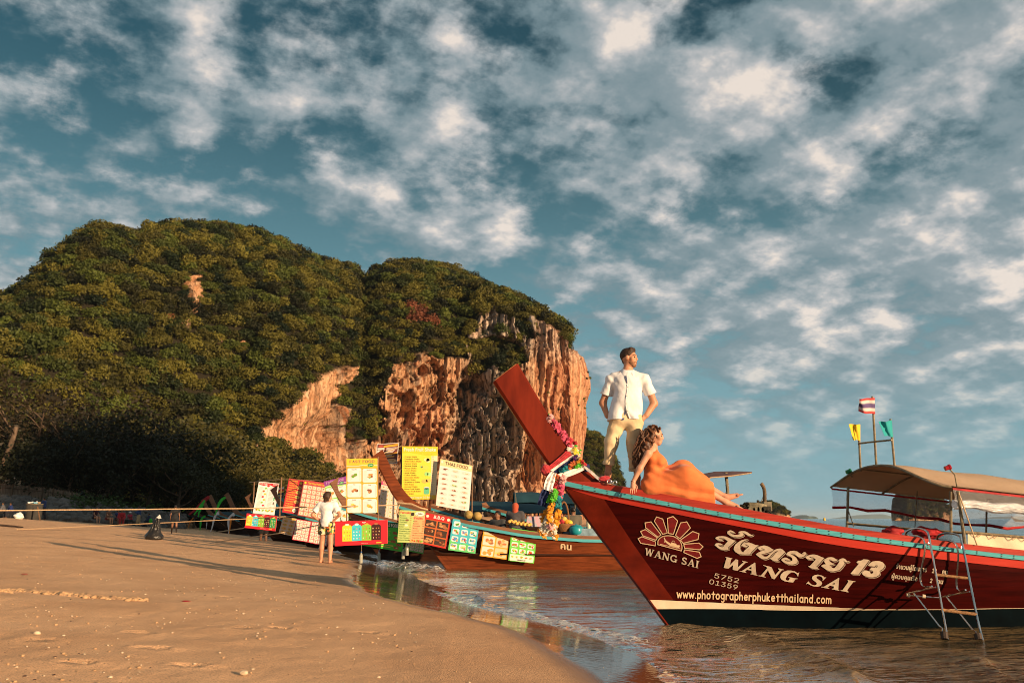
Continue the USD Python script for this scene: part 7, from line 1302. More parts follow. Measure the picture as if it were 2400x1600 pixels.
# ---------------------------------------------------------------- stone revetment, fence, houses
GREYR = mat("grey_boulder", (.15, .128, .112), .9, color2=(.06, .052, .046), scale=1.6, bump=.6, bscale=5, bdist=.05)
rev = thing("stone_revetment", "long heap of grey boulders below the fence and trees", "revetment")
gr_ = np.random.default_rng(31); stones = []
RV = [blob((0, 0, 0), 1, 2, .55, 40 + i, 1.3) for i in range(6)]
for m_ in RV:
    c_ = manifold3d.Manifold.hull_points(A(m_.vertices)[::5] * 1.05).to_mesh(); stones.append(tm(c_.vert_properties[:, :3], c_.tri_verts))
rest = []
base_pts = [(-40, 71), (60, 71), (150, 70), (250, 72), (340, 76), (420, 82)]
for i in range(760):
    x_ = gr_.uniform(-60, 430); Yb_ = np.interp(x_, [b_[0] for b_ in base_pts], [b_[1] for b_ in base_pts]); t_ = gr_.random(); Y_ = Yb_ + t_ * 4.5; p_ = ray(x_, 1214.)[0] * Y_; z_ = float(sand_z(p_, Y_)) + t_ * 1.55 * np.interp(x_, [250, 430], [1, .75]) + .05; r_ = gr_.uniform(.22, .48) * (1.15 - .3 * t_)
    m_ = move(stones[i % 6], Mx((p_, Y_, z_), gr_.random() * 6.28, (r_ * gr_.uniform(.8, 1.4), r_ * gr_.uniform(.8, 1.2), r_ * gr_.uniform(.6, .95)), gr_.normal() * .4)); (rest if i >= 300 else [None]).append(m_)
    if i < 300: part(rev, "boulder", m_, GREYR, smooth=False)
part(rev, "smaller_boulders", rest, GREYR, smooth=False, kind="stuff")
BAMB = mat("bamboo_slats", (.26, .19, .14), .85, color2=(.14, .10, .075), scale=9, stretch=(1, 1, .12), bump=.3, bscale=20)
fence = thing("bamboo_fence", "weathered bamboo slat fence above the stones at left", "fence")
fpx = [(-50, 1129), (0, 1132), (32, 1135), (70, 1139), (102, 1142), (127, 1145), (150, 1149), (170, 1153), (188, 1157)]
for j, (a_, b_) in enumerate(zip(fpx[:-1], fpx[1:])):
    Ya, Yb_ = 78 + a_[0] * .02, 78 + b_[0] * .02; A0, B0 = at(a_[0], a_[1], Ya), at(b_[0], b_[1], Yb_); h_ = 1.95; n_ = 20; sl_ = []
    for k_ in range(n_):
        w_ = (k_ + .5) / n_; c_ = A0 * (1 - w_) + B0 * w_; hh = h_ + gr_.normal() * .05; sl_.append(box(c_[0], c_[1] + gr_.normal() * .012, c_[2] - hh / 2 + gr_.normal() * .03, np.hypot(*(B0 - A0)[:2]) / n_ * .86, .03, hh))
    part(fence, "slat_panel", sl_, BAMB, smooth=False, kind="stuff")
    part(fence, "post", tube(np.stack([A0 + A([0, -.06, .06]), A0 + A([0, -.06, -h_ - .3])]), .06, 6), BARK)
    for dz in (-.35, -1.5): part(fence, "rail", tube(np.stack([A0 + A([0, -.05, dz]), B0 + A([0, -.05, dz])]), .03, 5), BARK)
ROOFT = mat("brown_roof_shingle", (.12, .06, .04), .85, var=.5, scale=5, bump=.5, bscale=12); PLAS = mat("cream_plaster", (.55, .47, .36), .8, var=.1); WHP = mat("white_fascia", (.75, .72, .68), .6, var=.05); GLS = mat("dark_window_glass", (.01, .02, .025), .08)
def house(label, xa, xb, y_eave, y_ridge, Y_):
    h = thing("beach_house", label, "house"); a_, b_ = at(xa, y_eave, Y_), at(xb, y_eave, Y_); w_ = b_[0] - a_[0]; zr_ = at(xb, y_ridge, Y_ + 3)[2]; ze = a_[2]; cx_ = (a_[0] + b_[0]) / 2; d_ = 5.0
    part(h, "wall", box(cx_, Y_ + d_ / 2, ze / 2 + .3, w_ * .86, d_ * .86, ze - .6), PLAS); rf = tm([(a_[0], Y_, ze), (b_[0], Y_, ze), (b_[0], Y_ + d_, ze), (a_[0], Y_ + d_, ze), (cx_ - w_ * .2, Y_ + d_ / 2, zr_), (cx_ + w_ * .2, Y_ + d_ / 2, zr_)], [(0, 1, 5), (0, 5, 4), (1, 2, 5), (2, 3, 4), (2, 4, 5), (3, 0, 4)]); part(h, "roof", rf, ROOFT, smooth=False)
    for (p0, p1) in (((a_[0], Y_), (b_[0], Y_)), ((b_[0], Y_), (b_[0], Y_ + d_))): part(h, "fascia", box((p0[0] + p1[0]) / 2, (p0[1] + p1[1]) / 2 - .02, ze - .08, abs(p1[0] - p0[0]) + .06, abs(p1[1] - p0[1]) + .06, .2), WHP)
    for k_ in (-.22, .18): wn_ = part(h, "window", box(cx_ + k_ * w_, Y_ + d_ * .07 - .03, ze - 1.3, w_ * .2, .06, 1.2), WHP); part(wn_, "pane", box(cx_ + k_ * w_, Y_ + d_ * .07 - .07, ze - 1.3, w_ * .17, .03, 1.05), GLS)
house("beach house with brown roof and white fascia at the left edge", -70, 55, 1116, 1088, 86); house("small beach house with brown roof between fence and bush", 160, 206, 1133, 1117, 88)
# leaning trunk at the left edge
solo("palm_trunk", tube(spline(np.stack([at(-8, 1150, 79), at(4, 1098, 79), at(22, 1050, 79), at(38, 1000, 79)]), 12), [.35, .28, .24, .2], 9), BARK, "pale leaning trunk at the left edge beside the house", "tree trunk", smooth=True)

# ---------------------------------------------------------------- people on the beach
def figure(label, foot, h=1.65, rz=0.0, pose="stand", skin=SKIN3, top=(.02, .02, .02), low=(.02, .02, .03), hair=BLACKH, res=.03, sleeves=.5, legs=.45, hands="down", headwear=None, stride=.12, turn=0.0, lean=0.0, hairlen=0.0, printed=None):
    """A whole figure: one body, with top, shorts or trousers and hair as clothing. It faces +y before rz turns it."""
    k = h / 1.70; t = thing("person", label, "person", M=Mx(foot, rz, k)); v = lambda *a: A(a, float)
    if pose == "sit":
        hz = .46; hipL, hipR = v(-.10, 0, hz), v(.10, 0, hz); knL, knR = v(-.13, .42, hz + .03), v(.14, .40, hz + .05); anL, anR = v(-.12, .44, .08), v(.15, .46, .08); sh_z, hd_z = hz + .50, hz + .78; ly = .12 + lean
    elif pose == "squat":
        hz = .28; hipL, hipR = v(-.10, 0, hz), v(.10, 0, hz); knL, knR = v(-.16, .30, .55), v(.16, .30, .55); anL, anR = v(-.13, .12, .08), v(.13, .12, .08); sh_z, hd_z = .72, .98; ly = .24 + lean
    else:
        hz = .92; hipL, hipR = v(-.09, 0, hz), v(.09, 0, hz); knL, knR = v(-.12, stride * .5 + .02, .50), v(.12, -stride * .4 + .02, .50); anL, anR = v(-.13, stride, .08), v(.14, -stride, .08 + (.05 if stride > .15 else 0)); sh_z, hd_z = 1.42, 1.59; ly = lean
    nb_ = v(0, ly, sh_z + .05); sL, sR = v(-.19, ly, sh_z), v(.19, ly, sh_z); mid = v(0, ly * .5, (hz + sh_z) / 2)
    if hands == "hips": eL, eR, wL, wR = sL + v(-.17, -.08, -.24), sR + v(.17, -.08, -.24), v(-.17, -.02, hz + .10), v(.17, -.02, hz + .10)
    elif hands == "front": eL, eR, wL, wR = sL + v(-.05, .10, -.26), sR + v(.05, .10, -.26), v(-.06, ly + .34, sh_z - .22), v(.06, ly + .34, sh_z - .22)
    elif hands == "knees": eL, eR, wL, wR = sL + v(-.06, .08, -.27), sR + v(.06, .08, -.27), knL + v(.02, -.06, .08), knR + v(-.02, -.06, .08)
    else: eL, eR, wL, wR = sL + v(-.06, -.02, -.28), sR + v(.06, .0, -.28), sL + v(-.07, .06, -.54), sR + v(.08, .08, -.54)
    f = v(math.sin(turn), math.cos(turn), -.05); hc_ = nb_ + v(0, .02, .16); hp_, P_, (ff, ll, uu) = head_prims(hc_, f)
    q = hp_ + [("c", P_(-.02, 0, -.07), nb_, .05, .055), ("c", nb_, sL, .055, .05), ("c", nb_, sR, .055, .05), ("c", v(-.07, ly, sh_z - .06), v(.07, ly, sh_z - .06), .10, .10), ("c", v(0, ly, sh_z - .08), mid, .12, .11), ("c", mid, v(0, 0, hz + .04), .11, .12), ("c", hipL, knL, .095, .064), ("c", hipR, knR, .095, .064), ("c", knL + (anL - knL) * .0, knL + (anL - knL) * .35, .058, .064), ("c", knR, knR + (anR - knR) * .35, .058, .064), ("c", knL + (anL - knL) * .35, anL, .064, .040), ("c", knR + (anR - knR) * .35, anR, .064, .040), ("c", sL, eL, .048, .038), ("c", sR, eR, .048, .038), ("c", eL, wL, .038, .026), ("c", eR, wR, .038, .026)]
    for a_, d_ in ((anL, 0), (anR, 0)): q += [("c", a_ + v(0, -.04, -.045), a_ + v(0, .13, -.05), .036, .026)]
    for w_, e_ in ((wL, eL), (wR, eR)):
        d_ = nrm(w_ - e_) if hands != "hips" else nrm(v(-w_[0], .35, -.25)); q.append(("c", w_, w_ + d_ * .08, .028, .030, .02))
        if res < .02:
            s_ = nrm(np.cross(d_, v(0, 1, .2)))
            for i in range(4): finger(q, w_ + d_ * .075 + s_ * (i - 1.5) * .018, d_, d_ + v(0, .4, -.2), (.07, .08, .075, .06)[i], .010)
            finger(q, w_ + d_ * .03 + s_ * .028, d_ + s_ * .8, d_, .06, .011)
    part(t, "body", sdf_mesh(q, res), skin, smooth=True)
    nmk = lambda c, pre: cloth("%s_cloth_%03d_%03d_%03d" % (pre, *(int(c_ * 999) for c_ in c)), c)
    g_ = .025 + res * .3
    tq_ = [("c", v(-.08, ly, sh_z - .05), v(.08, ly, sh_z - .05), .105 + g_, .105 + g_), ("c", v(0, ly, sh_z - .08), mid, .12 + g_, .12 + g_), ("c", mid, v(0, 0, hz + .02), .12 + g_, .135 + g_), ("c", nb_ + v(0, 0, -.04), sL, .07, .06 + g_), ("c", nb_ + v(0, 0, -.04), sR, .07, .06 + g_)]
    if sleeves: tq_ += [("c", sL, sL + (eL - sL) * sleeves * 1.3, .05 + g_, .052 + g_), ("c", sR, sR + (eR - sR) * sleeves * 1.3, .05 + g_, .052 + g_)]
    cl2 = [(v(0, 0, hz - .03), (0, 0, -1), .5), (nb_ + v(0, 0, .03), (0, 0, 1), .1)] + ([(sL + (eL - sL) * sleeves * 1.15, eL - sL, .14), (sR + (eR - sR) * sleeves * 1.15, eR - sR, .14)] if 0 < sleeves < .9 else [])
    if sleeves >= .9: tq_ += [("c", eL, eL + (wL - eL) * .9, .04 + g_, .032 + g_), ("c", eR, eR + (wR - eR) * .9, .04 + g_, .032 + g_)]
    part(t, "top", sdf_mesh(tq_, res, cut=cuts(*cl2), disp=folds(.018, 8, 3)), nmk(top, "top"), smooth=True)
    lq = [("c", v(-.06, 0, hz + .02), v(.06, 0, hz + .02), .115 + g_ * .7, .115 + g_ * .7)]; lc = [(v(0, 0, hz + .10), (0, 0, 1), .4)]
    for hp2, kn2, an2 in ((hipL, knL, anL), (hipR, knR, anR)):
        if legs <= 1: e_ = hp2 + (kn2 - hp2) * legs * 1.4; lq.append(("c", hp2, e_, .095 + g_, .085 + g_)); lc.append((hp2 + (kn2 - hp2) * legs * 1.25, kn2 - hp2, .16))
        else: lq += [("c", hp2, kn2, .09 + g_, .065 + g_), ("c", kn2, an2 + v(0, 0, .05), .065 + g_, .045 + g_)]
    part(t, "trousers" if legs > 1 else "shorts", sdf_mesh(lq, res, cut=cuts(*lc), disp=folds(.015, 8, 7)), printed or nmk(low, "low"), smooth=True)
    if headwear is None:
        hq_ = [("e", P_(-.02, 0, .04), A([.105, .09, .098]), np.stack([ff, ll, uu], 1))]
        if hairlen: hq_ += [("c", P_(-.06, 0, .0), P_(-.07, 0, -.04 - hairlen), .075, .05), ("c", P_(-.03, .06, .0), P_(-.03, .06, -.05 - hairlen * .6), .04, .025), ("c", P_(-.03, -.06, .0), P_(-.03, -.06, -.05 - hairlen * .6), .04, .025)]
        part(t, "hair", sdf_mesh(hq_, min(res, .02), cut=cuts((P_(.05, 0, .03), ff * .95 - uu * .3, .2)), disp=lambda p: .014 * (meshkit.fbm(p * 28, 2, 3) - .5)), hair, smooth=True)
    else: part(t, "headscarf" if headwear[0] == "scarf" else "cap", sdf_mesh([("e", P_(-.02, 0, .03), A([.118, .105, .112]), np.stack([ff, ll, uu], 1)), ("c", P_(-.05, 0, -.04), P_(-.04, 0, -.16), .09, .10)] if headwear[0] == "scarf" else [("e", P_(-.01, 0, .05), A([.11, .095, .09]), np.stack([ff, ll, uu], 1)), ("c", P_(.08, -.03, .05), P_(.14, 0, .045), .03, .02)], min(res, .02), cut=cuts((P_(.06, 0, -.02), ff, .15)) if headwear[0] == "scarf" else None), nmk(headwear[1], "scarf"), smooth=True)
    return t, P_
FLORAL = usdkit.material(stage, "/World/Looks/floral_print", {"g": ("texture_coordinate", {}), "v": ("voronoi_texture", {"scale": 17.0}), "r": ("rgb_ramp", {"interpolate": False, "ramp": [(0, (.02, .02, .015)), (.3, (.45, .10, .03)), (.42, (.62, .42, .08)), (.55, (.03, .03, .02)), (.7, (.10, .16, .05)), (.82, (.6, .5, .32))]}), "s": ("separate_xyz", {}), "p": ("principled_bsdf", {"roughness": .85})}, [("g.object", "v.vector"), ("v.color", "s.vector"), ("s.x", "r.fac"), ("r.color", "p.base_color")], surface="p.BSDF")
fp = ground_at(762, 1319); _, Pg = figure("beachgoer in white T-shirt and flowered shorts, hands on hips, facing the posters", fp, (at(762, 1157, fp[1])[2] - fp[2]), -.15, "stand", SKIN, (.72, .70, .68), hair=mat("short_brown_hair", (.05, .022, .012), .5, var=.4, scale=30, bump=.4, bscale=90), res=.013, sleeves=.62, legs=.42, hands="hips", stride=.05, turn=.7, hairlen=.07, printed=FLORAL)
fp = ground_at(407, 1250); figure("walker in black T-shirt and black shorts with a small towel, left of the moored boats", fp, (at(407, 1185, fp[1])[2] - fp[2]), .35, "stand", SKIN3, (.012, .012, .013), (.010, .010, .012), res=.035, stride=.2)
fp = at(616, 1281, 42.2); figure("person whose bare legs show below the small ice cream poster", fp, 1.62, .3, "stand", SKIN3, (.05, .05, .06), (.015, .012, .012), res=.035, legs=.55)
def beach_px(px_, py_, Y_): p_ = at(px_, py_, Y_); return A([p_[0], Y_, float(sand_z(p_[0], Y_))])
S = [("standing figure in blue hooded top and dark trousers beside the waste bin", 100, 67, 1.62, 1.6, "stand", (.015, .03, .11), (.012, .012, .02), 1.2, "front", .9), ("figure in black crouching behind the waste bin", 74, 69, 1.6, .4, "squat", (.010, .010, .012), (.012, .012, .015), 1.2, "front", .9),
     ("figure in blue top seated on the stones at the far left", 26, 69.5, 1.6, 2.4, "sit", (.02, .04, .16), (.02, .02, .03), 1.2, "knees", .9), ("figure in black and white seated at the left edge against the fence", 8, 69.5, 1.6, 2.0, "sit", (.10, .10, .11), (.012, .012, .015), 1.2, "front", .9),
     ("bare-shouldered bather in dark swimwear seated on the left stones", 221, 69.0, 1.62, -1.9, "sit", (.05, .012, .02), (.02, .015, .02), .3, "knees", 0), ("bather seated with a white cup between two groups on the stones", 251, 70.5, 1.6, -1.8, "sit", (.20, .09, .05), (.15, .02, .02), .3, "front", 0), ("seated figure in dark blue beside the one in red", 274, 72, 1.55, -2.2, "sit", (.03, .04, .12), (.05, .03, .03), .5, "knees", .5), ("seated figure in bright red clothes on the stones", 284, 71.5, 1.6, -2.6, "sit", (.42, .02, .025), (.32, .02, .02), 1.2, "knees", .9), ("seated figure in pink top and white cap on the stones", 307, 73, 1.5, 2.6, "sit", (.42, .03, .06), (.02, .02, .02), 1.2, "knees", .5), ("standing figure in blue shirt and tan trousers near the stones", 325, 73, 1.62, 1.9, "stand", (.02, .05, .15), (.38, .26, .14), 1.2, "front", .9), ("seated figure in dark blue with a bright green bag behind the black sack", 352, 75, 1.55, 2.2, "sit", (.015, .025, .06), (.02, .02, .03), 1.2, "knees", .9)]
for lb, px_, Y_, h_, rz_, po, tc_, lc_, lg, hd_, slv in S:
    fo_ = beach_px(px_, 1214, Y_); figure(lb, fo_, h_, rz_, po, SKIN3 if "bather" not in lb else SKIN, tc_, lc_, res=.045, sleeves=slv, legs=lg, hands=hd_, headwear=("cap", (.7, .68, .66)) if "white cap" in lb else None)
solo("shoulder_bag", blob(beach_px(357, 1214, 74.6) + A([0, -.3, .55]), (.14, .1, .2), 2, .2, 3), GREENR, "bright green bag beside the seated figure in dark blue", "bag"); solo("towel", slab(np.stack([np.stack([at(402, 1197, 56), at(396, 1207, 56)]), np.stack([at(404, 1199, 56), at(401, 1209, 56)])]), .02, A([0, -1., 0])), mat("teal_pink_towel", (.5, .1, .12), .9, color2=(.03, .2, .25), scale=4), "teal and pink towel over the black-clad walker's shoulder", "towel")
# waste bin, sack, sticks
bp_ = beach_px(78, 1214, 63); binm = mat("black_mesh_cloth", (.022, .020, .018), .8, color2=(.06, .055, .045), scale=2.5, stretch=(1, 1, .3), bump=.4, bscale=60)
bn = thing("waste_bin", "tall black mesh waste bin heaped with litter on the sand", "bin", bp_); part(bn, "basket", move(lathe([(.50, -.1), (.54, .5), (.56, 1.0), (.54, 1.02), (.52, .9), (.48, .0)], 20), np.diag([1, 1, 1.08, 1])), binm, smooth=40); part(bn, "rim", tube(A([[.56 * math.cos(a_), .56 * math.sin(a_), 1.09] for a_ in np.linspace(0, 6.283, 21)]), .02, 5), TUBE)
LIT = [mat("litter_white", (.7, .68, .64), .6), mat("litter_tan", (.45, .30, .16), .7), mat("litter_blue", (.15, .35, .45), .5)]
for i in range(9): solo("litter", blob(bp_ + A([gr_.uniform(-.35, .35), gr_.uniform(-.4, .2), 1.13 + .08 * gr_.random()]), (.11, .09, .07), 1, .4, i), LIT[i % 3], "crumpled piece of litter heaped on top of the waste bin", "litter", "litter in the waste bin")
solo("plastic_bag", blob(beach_px(44, 1214, 62.5) + A([0, 0, .18]), (.30, .25, .24), 3, .5, 9, 2), LIT[0], "white plastic bag on the sand left of the waste bin", "bag", smooth=True); solo("stick", tube(np.stack([beach_px(94, 1214, 61.5), at(88, 1187, 62.0)]), .045, 6), WOOD, "wooden stick leaning on the waste bin", "stick"); solo("driftwood", tube(spline(np.stack([ground_at(-20, 1231), ground_at(20, 1234), ground_at(54, 1237)]) + A([0, 0, .03]), 10), [.05, .04, .02], 6), mat("dark_driftwood", (.05, .03, .02), .9), "thin dark driftwood branch lying on the sand at left", "driftwood")
gp = ground_at(361, 1264); hh = at(361, 1213, gp[1])[2] - gp[2]; sackm = mat("black_plastic_sack", (.018, .016, .014), .32, var=.3, scale=4, bump=.9, bscale=5, bdist=.08)
sk = thing("rubbish_sack", "full black rubbish sack tied at the top standing on the sand", "sack", gp)
sq_ = [("e", (0, 0, .12 * hh), (.43 * hh, .32 * hh, .17 * hh), None, .1), ("c", (-.02, 0, .14 * hh), (.03, 0, .60 * hh), .37 * hh, .16 * hh, .1), ("c", (.03, 0, .60 * hh), (.06, 0, .90 * hh), .16 * hh, .08 * hh, .08)]
part(sk, "sack", sdf_mesh(sq_, .02, cut=cuts(((0, 0, 0), (0, 0, -1), 3)), disp=lambda p: .035 * np.sin(np.arctan2(p[:, 1], p[:, 0] - .02) * 7 + 3 * meshkit.noise(p * 4, 3)) * np.clip(p[:, 2] / hh, .2, 1) + .03 * (meshkit.fbm(p * 6, 2, 5) - .5)), sackm, smooth=True); part(sk, "paper_tip", tm([(-.02, -.02, .95 * hh), (.20, -.02, .98 * hh), (.12, .02, 1.16 * hh), (.08, .12, .95 * hh)], [(0, 1, 2), (1, 3, 2), (3, 0, 2)]), LIT[0], smooth=False, label="white and blue paper sticking out of the sack's neck")
# pebbles, shells and crumbs on the sand
gs = np.random.default_rng(77); n_ = 9000; R_ = 4.3 * np.exp(gs.random(n_) * 1.75); T_ = gs.uniform(-.62, .30, n_); px3 = np.c_[R_ * np.sin(T_), R_ * np.cos(T_)]; dd = shore_d(px3[:, 0], px3[:, 1]); den = np.where(dd > 2.2, .25 + .9 * (meshkit.fbm(np.c_[px3 * .7, 0 * dd], 3, 8) > .53), .05) * (dd > .5); ok = gs.random(n_) < den; px3 = px3[ok]; k_ = len(px3)
SHELL = mat("shell_bits", (.55, .42, .28), .7, var=.3, scale=30); CRUMB = mat("sand_crumbs", (.46, .28, .145), .9); DARKB = mat("dark_bits", (.05, .022, .015), .8)
pz = sand_z(px3[:, 0], px3[:, 1], True); instancer("beach_pebbles", {"shell": (blob((0, 0, .3), (1, .7, .5), 1, .3, 3), SHELL), "crumb": (blob((0, 0, .3), (1, .9, .7), 1, .4, 4), CRUMB), "dark_bit": (blob((0, 0, .2), (1, .6, .3), 1, .3, 5), DARKB)}, np.c_[px3, pz], .003 + .011 * gs.random(k_) ** 4, gs.random(k_) * 6.28, gs.choice(3, k_, p=[.42, .43, .15]), label="shell bits, crumbs and pebbles scattered over the sand", catg="pebbles")
wn_ = 700; t_ = gs.random(wn_); wx = np.interp(t_, np.linspace(0, 1, len(wrack)), wrack[:, 0]) + gs.normal(size=wn_) * .05; wy = np.interp(t_, np.linspace(0, 1, len(wrack)), wrack[:, 1]) + gs.normal(size=wn_) * .05
instancer("wrack_line_crumbs", {"crumb": (blob((0, 0, .3), (1, .9, .7), 1, .4, 6), CRUMB)}, np.c_[wx, wy, sand_z(wx, wy, True) - .004], .012 + .030 * gs.random(wn_) ** 2, gs.random(wn_) * 6.28, np.zeros(wn_, int), label="crumbly ridge of sand lumps at the left edge", catg="sand lumps")
for i, (px_, py_, lb) in enumerate(((57, 1347, "dark red leaf lying on the sand at left"), (436, 1411, "dark red leaf lying on the sand near the middle"), (571, 1582, "white shell on the sand at the bottom edge"), (86, 1488, "small brown leaf among shell bits"))):
    c_ = ground_at(px_, py_); solo("shell" if "shell" in lb else "fallen_leaf", blob(c_ + A([0, 0, .015]), (.028, .02, .018) if "shell" in lb else (.05, .022, .006), 2, .25, i), SHELL if "shell" in lb else REDR, lb, "shell" if "shell" in lb else "leaf")

# ---------------------------------------------------------------- cloths and flowers on the prow
YB_ = 11.70
def pc(px_, py_, off=.10): return centre(px_, py_) + SIDE * off
def sash(edgeA, edgeB, m, label, off=.085, n=22, fold=.012, wrap=True, fr=6.0):
    """A cloth wound round the prow: the near face between two survey edges, folds along it, carried round the back."""
    a, b = spline(np.stack([pc(*p, off) for p in edgeA]), n), spline(np.stack([pc(*p, off) for p in edgeB]), n); w_ = np.linspace(0, 1, 12)[:, None, None]; L_ = a * (1 - w_) + b * w_
    L_ = L_ + SIDE * (fold * (np.sin(w_ * np.pi * fr + 3 * np.linspace(0, 1, n)[None, :, None]) * .6 + (meshkit.fbm(L_ * 22, 2, len(label))[..., None] - .5) * 2))
    ms = [slab(L_, .008, SIDE)]
    if wrap: ms.append(slab(mirror(L_), .008, -SIDE)); e0 = np.stack([L_[:, -1], L_[:, -1] * .5 + mirror(L_)[:, -1] * .5 + AX * .02, mirror(L_)[:, -1]]); e1 = np.stack([L_[:, 0], L_[:, 0] * .5 + mirror(L_)[:, 0] * .5 - AX * .02, mirror(L_)[:, 0]]); ms += [slab(e0, .008, AX), slab(e1, .008, -AX)]
    return solo("tied_cloth", cat(*ms), m, label, "cloth", "cloths tied on the prow", smooth=True)
CRIM = mat("crimson_cloth", (.40, .022, .030), .75, var=.35, scale=14, bump=.5, bscale=50, sheen=.2); LACE = mat("white_lace", (.78, .72, .68), .85, var=.15, scale=30, bump=.7, bscale=90); NAVYC = mat("navy_cloth", (.012, .022, .085), .8, var=.3, scale=14, bump=.5, bscale=40)
sash([(1281, 1095), (1308, 1073), (1331, 1051)], [(1288, 1102), (1314, 1084), (1341, 1066)], CRIM, "crimson cloth wound round the prow, uppermost band", .090)
sash([(1288, 1102), (1314, 1084), (1341, 1066)], [(1294, 1106), (1318, 1088), (1344, 1071)], LACE, "thin white band between crimson and navy cloths", .088)
sash([(1294, 1106), (1318, 1088), (1344, 1071)], [(1306, 1108), (1330, 1092), (1354, 1074)], NAVYC, "navy cloth wound round the prow below the white band", .092)
sash([(1293, 1117), (1320, 1106), (1345, 1098), (1364, 1091)], [(1298, 1127), (1325, 1119), (1352, 1109), (1374, 1097)], LACE, "broad white lace band across the foot of the prow", .12, fr=3)
sash([(1366, 1091), (1385, 1106), (1405, 1124)], [(1363, 1096), (1381, 1111), (1402, 1129)], LACE, "white cord running from the prow down to the deck", .13, wrap=False)
sash([(1288, 1106), (1274, 1128), (1271, 1147)], [(1300, 1110), (1296, 1132), (1293, 1155)], LACE, "hanging white lace tail below the knot", .19, wrap=False, fold=.025, fr=5)
sash([(1273, 1140), (1262, 1160), (1257, 1182)], [(1286, 1150), (1281, 1170), (1277, 1189)], NAVYC, "hanging navy cloth tail left of the garland", .16, wrap=False, fold=.03, fr=5)
solo("cloth_knot", blob(pc(1276, 1101, .13), (.06, .05, .075), 3, .5, 3, 2), CRIM, "crimson cloth knot at the left edge of the prow", "knot", "knots of cloth", smooth=True); solo("cloth_knot", blob(pc(1414, 1124, .12), (.10, .06, .045), 3, .5, 5, 2), CRIM, "crimson cloth bundle on the bow at the man's foot", "knot", "knots of cloth", smooth=True); solo("cloth_knot", blob(pc(1373, 1096, .05), (.05, .05, .05), 3, .4, 6, 2), NAVYC, "small navy knot at the foredeck peak", "knot", "knots of cloth", smooth=True)
def rosette(g, c, r, petals=7):
    """One ruffled bloom: two rings of petals, random tilt."""
    z = nrm(g.normal(size=3) + A([0, -.9, .3])); x = nrm(np.cross(z, g.normal(size=3))); y = np.cross(z, x); V = [A(c) + z * r * .35]; F = []
    for q_, (rr, h_) in enumerate(((1.0, .0), (.6, .22))):
        for i in range(petals):
            a = 2 * math.pi * (i + .5 * q_) / petals; b = math.pi / petals * .95; k_ = len(V); V += [A(c) + (x * math.cos(a - b) + y * math.sin(a - b)) * r * rr * .75 + z * h_ * r, A(c) + (x * math.cos(a) + y * math.sin(a)) * r * rr * (1 + .15 * g.random()) + z * (h_ - .12) * r, A(c) + (x * math.cos(a + b) + y * math.sin(a + b)) * r * rr * .75 + z * h_ * r]; F += [(0, k_, k_ + 1), (0, k_ + 1, k_ + 2)]
    return tm(V, F)
def bloommat(n, c): return mat(n, c, .7, var=.35, scale=60, trans=.2, sheen=.2)
OR_F, RD_F, GR_F, TE_F, PK_F, WH_F, PU_F, YW_F = bloommat("orange_blooms", (.80, .34, .015)), bloommat("red_blooms", (.55, .03, .04)), bloommat("green_blooms", (.13, .60, .04)), bloommat("teal_blooms", (.01, .24, .28)), bloommat("pink_blooms", (.72, .10, .19)), bloommat("white_blooms", (.78, .74, .62)), bloommat("purple_blooms", (.12, .02, .16)), bloommat("yellow_blooms", (.80, .62, .05)); CO_F = bloommat("coral_blooms", (.72, .18, .05)); PP_F = bloommat("pale_pink_blooms", (.80, .42, .40))
def garland(label, segs, r, off, seed, dens=1.0):
    """segs: (material, part name, survey polyline). Each segment is a band of blooms threaded on a cord."""
    t = thing("flower_garland", label, "garland", group="flower garlands on the prow"); g = np.random.default_rng(seed); full = []
    for m_, nm, pts in segs:
        P_ = spline(np.stack([pc(*p[:2], off + (p[2] if len(p) > 2 else 0)) for p in pts]), 30) if len(pts) > 2 else A(pc(*pts[0][:2], off)) + (pc(*pts[1][:2], off) - pc(*pts[0][:2], off)) * np.linspace(0, 1, 30)[:, None]; L_ = np.linalg.norm(np.diff(P_, axis=0), axis=1).sum(); n_ = int(L_ / (r * .42) * 5 * dens) + 4; full.append(P_); bl = []
        for i in range(n_):
            w_ = (i + .5) / n_ * 29; c_ = P_[int(w_)] * (1 - w_ % 1) + P_[min(int(w_) + 1, 29)] * (w_ % 1); d = g.normal(size=3); bl.append(rosette(g, c_ + nrm(d) * r * .75, r * (.55 + .25 * g.random())))
        part(t, nm, bl, m_, smooth=False, kind="stuff")
    for P_ in full: part(t, "cord", tube(P_, .008, 5), mat("garland_cord", (.3, .35, .12), .8)); 
    return t
garland("left hanging garland of orange, crimson, green and marigold bands", [(CO_F, "orange_band", [(1301, 1117), (1299, 1128)]), (RD_F, "crimson_band", [(1299, 1130), (1296, 1150)]), (GR_F, "green_band", [(1295, 1155), (1284, 1176)]), (OR_F, "marigold_band", [(1291, 1184), (1276, 1202), (1270, 1216), (1281, 1225)])], .040, .17, 3)
garland("right hanging garland of white, pink, teal and marigold bands", [(PP_F, "pale_band", [(1316, 1120), (1312, 1134)]), (PK_F, "pink_band", [(1311, 1138), (1308, 1160)]), (TE_F, "teal_band", [(1308, 1164), (1303, 1192)]), (OR_F, "marigold_band", [(1304, 1197), (1301, 1214), (1297, 1230), (1291, 1244)])], .040, .20, 4)
garland("short green garland strand between the two long ones", [(GR_F, "green_band", [(1297, 1153), (1292, 1174)]), (OR_F, "marigold_band", [(1293, 1180), (1284, 1196), (1283, 1222)])], .036, .24, 5)
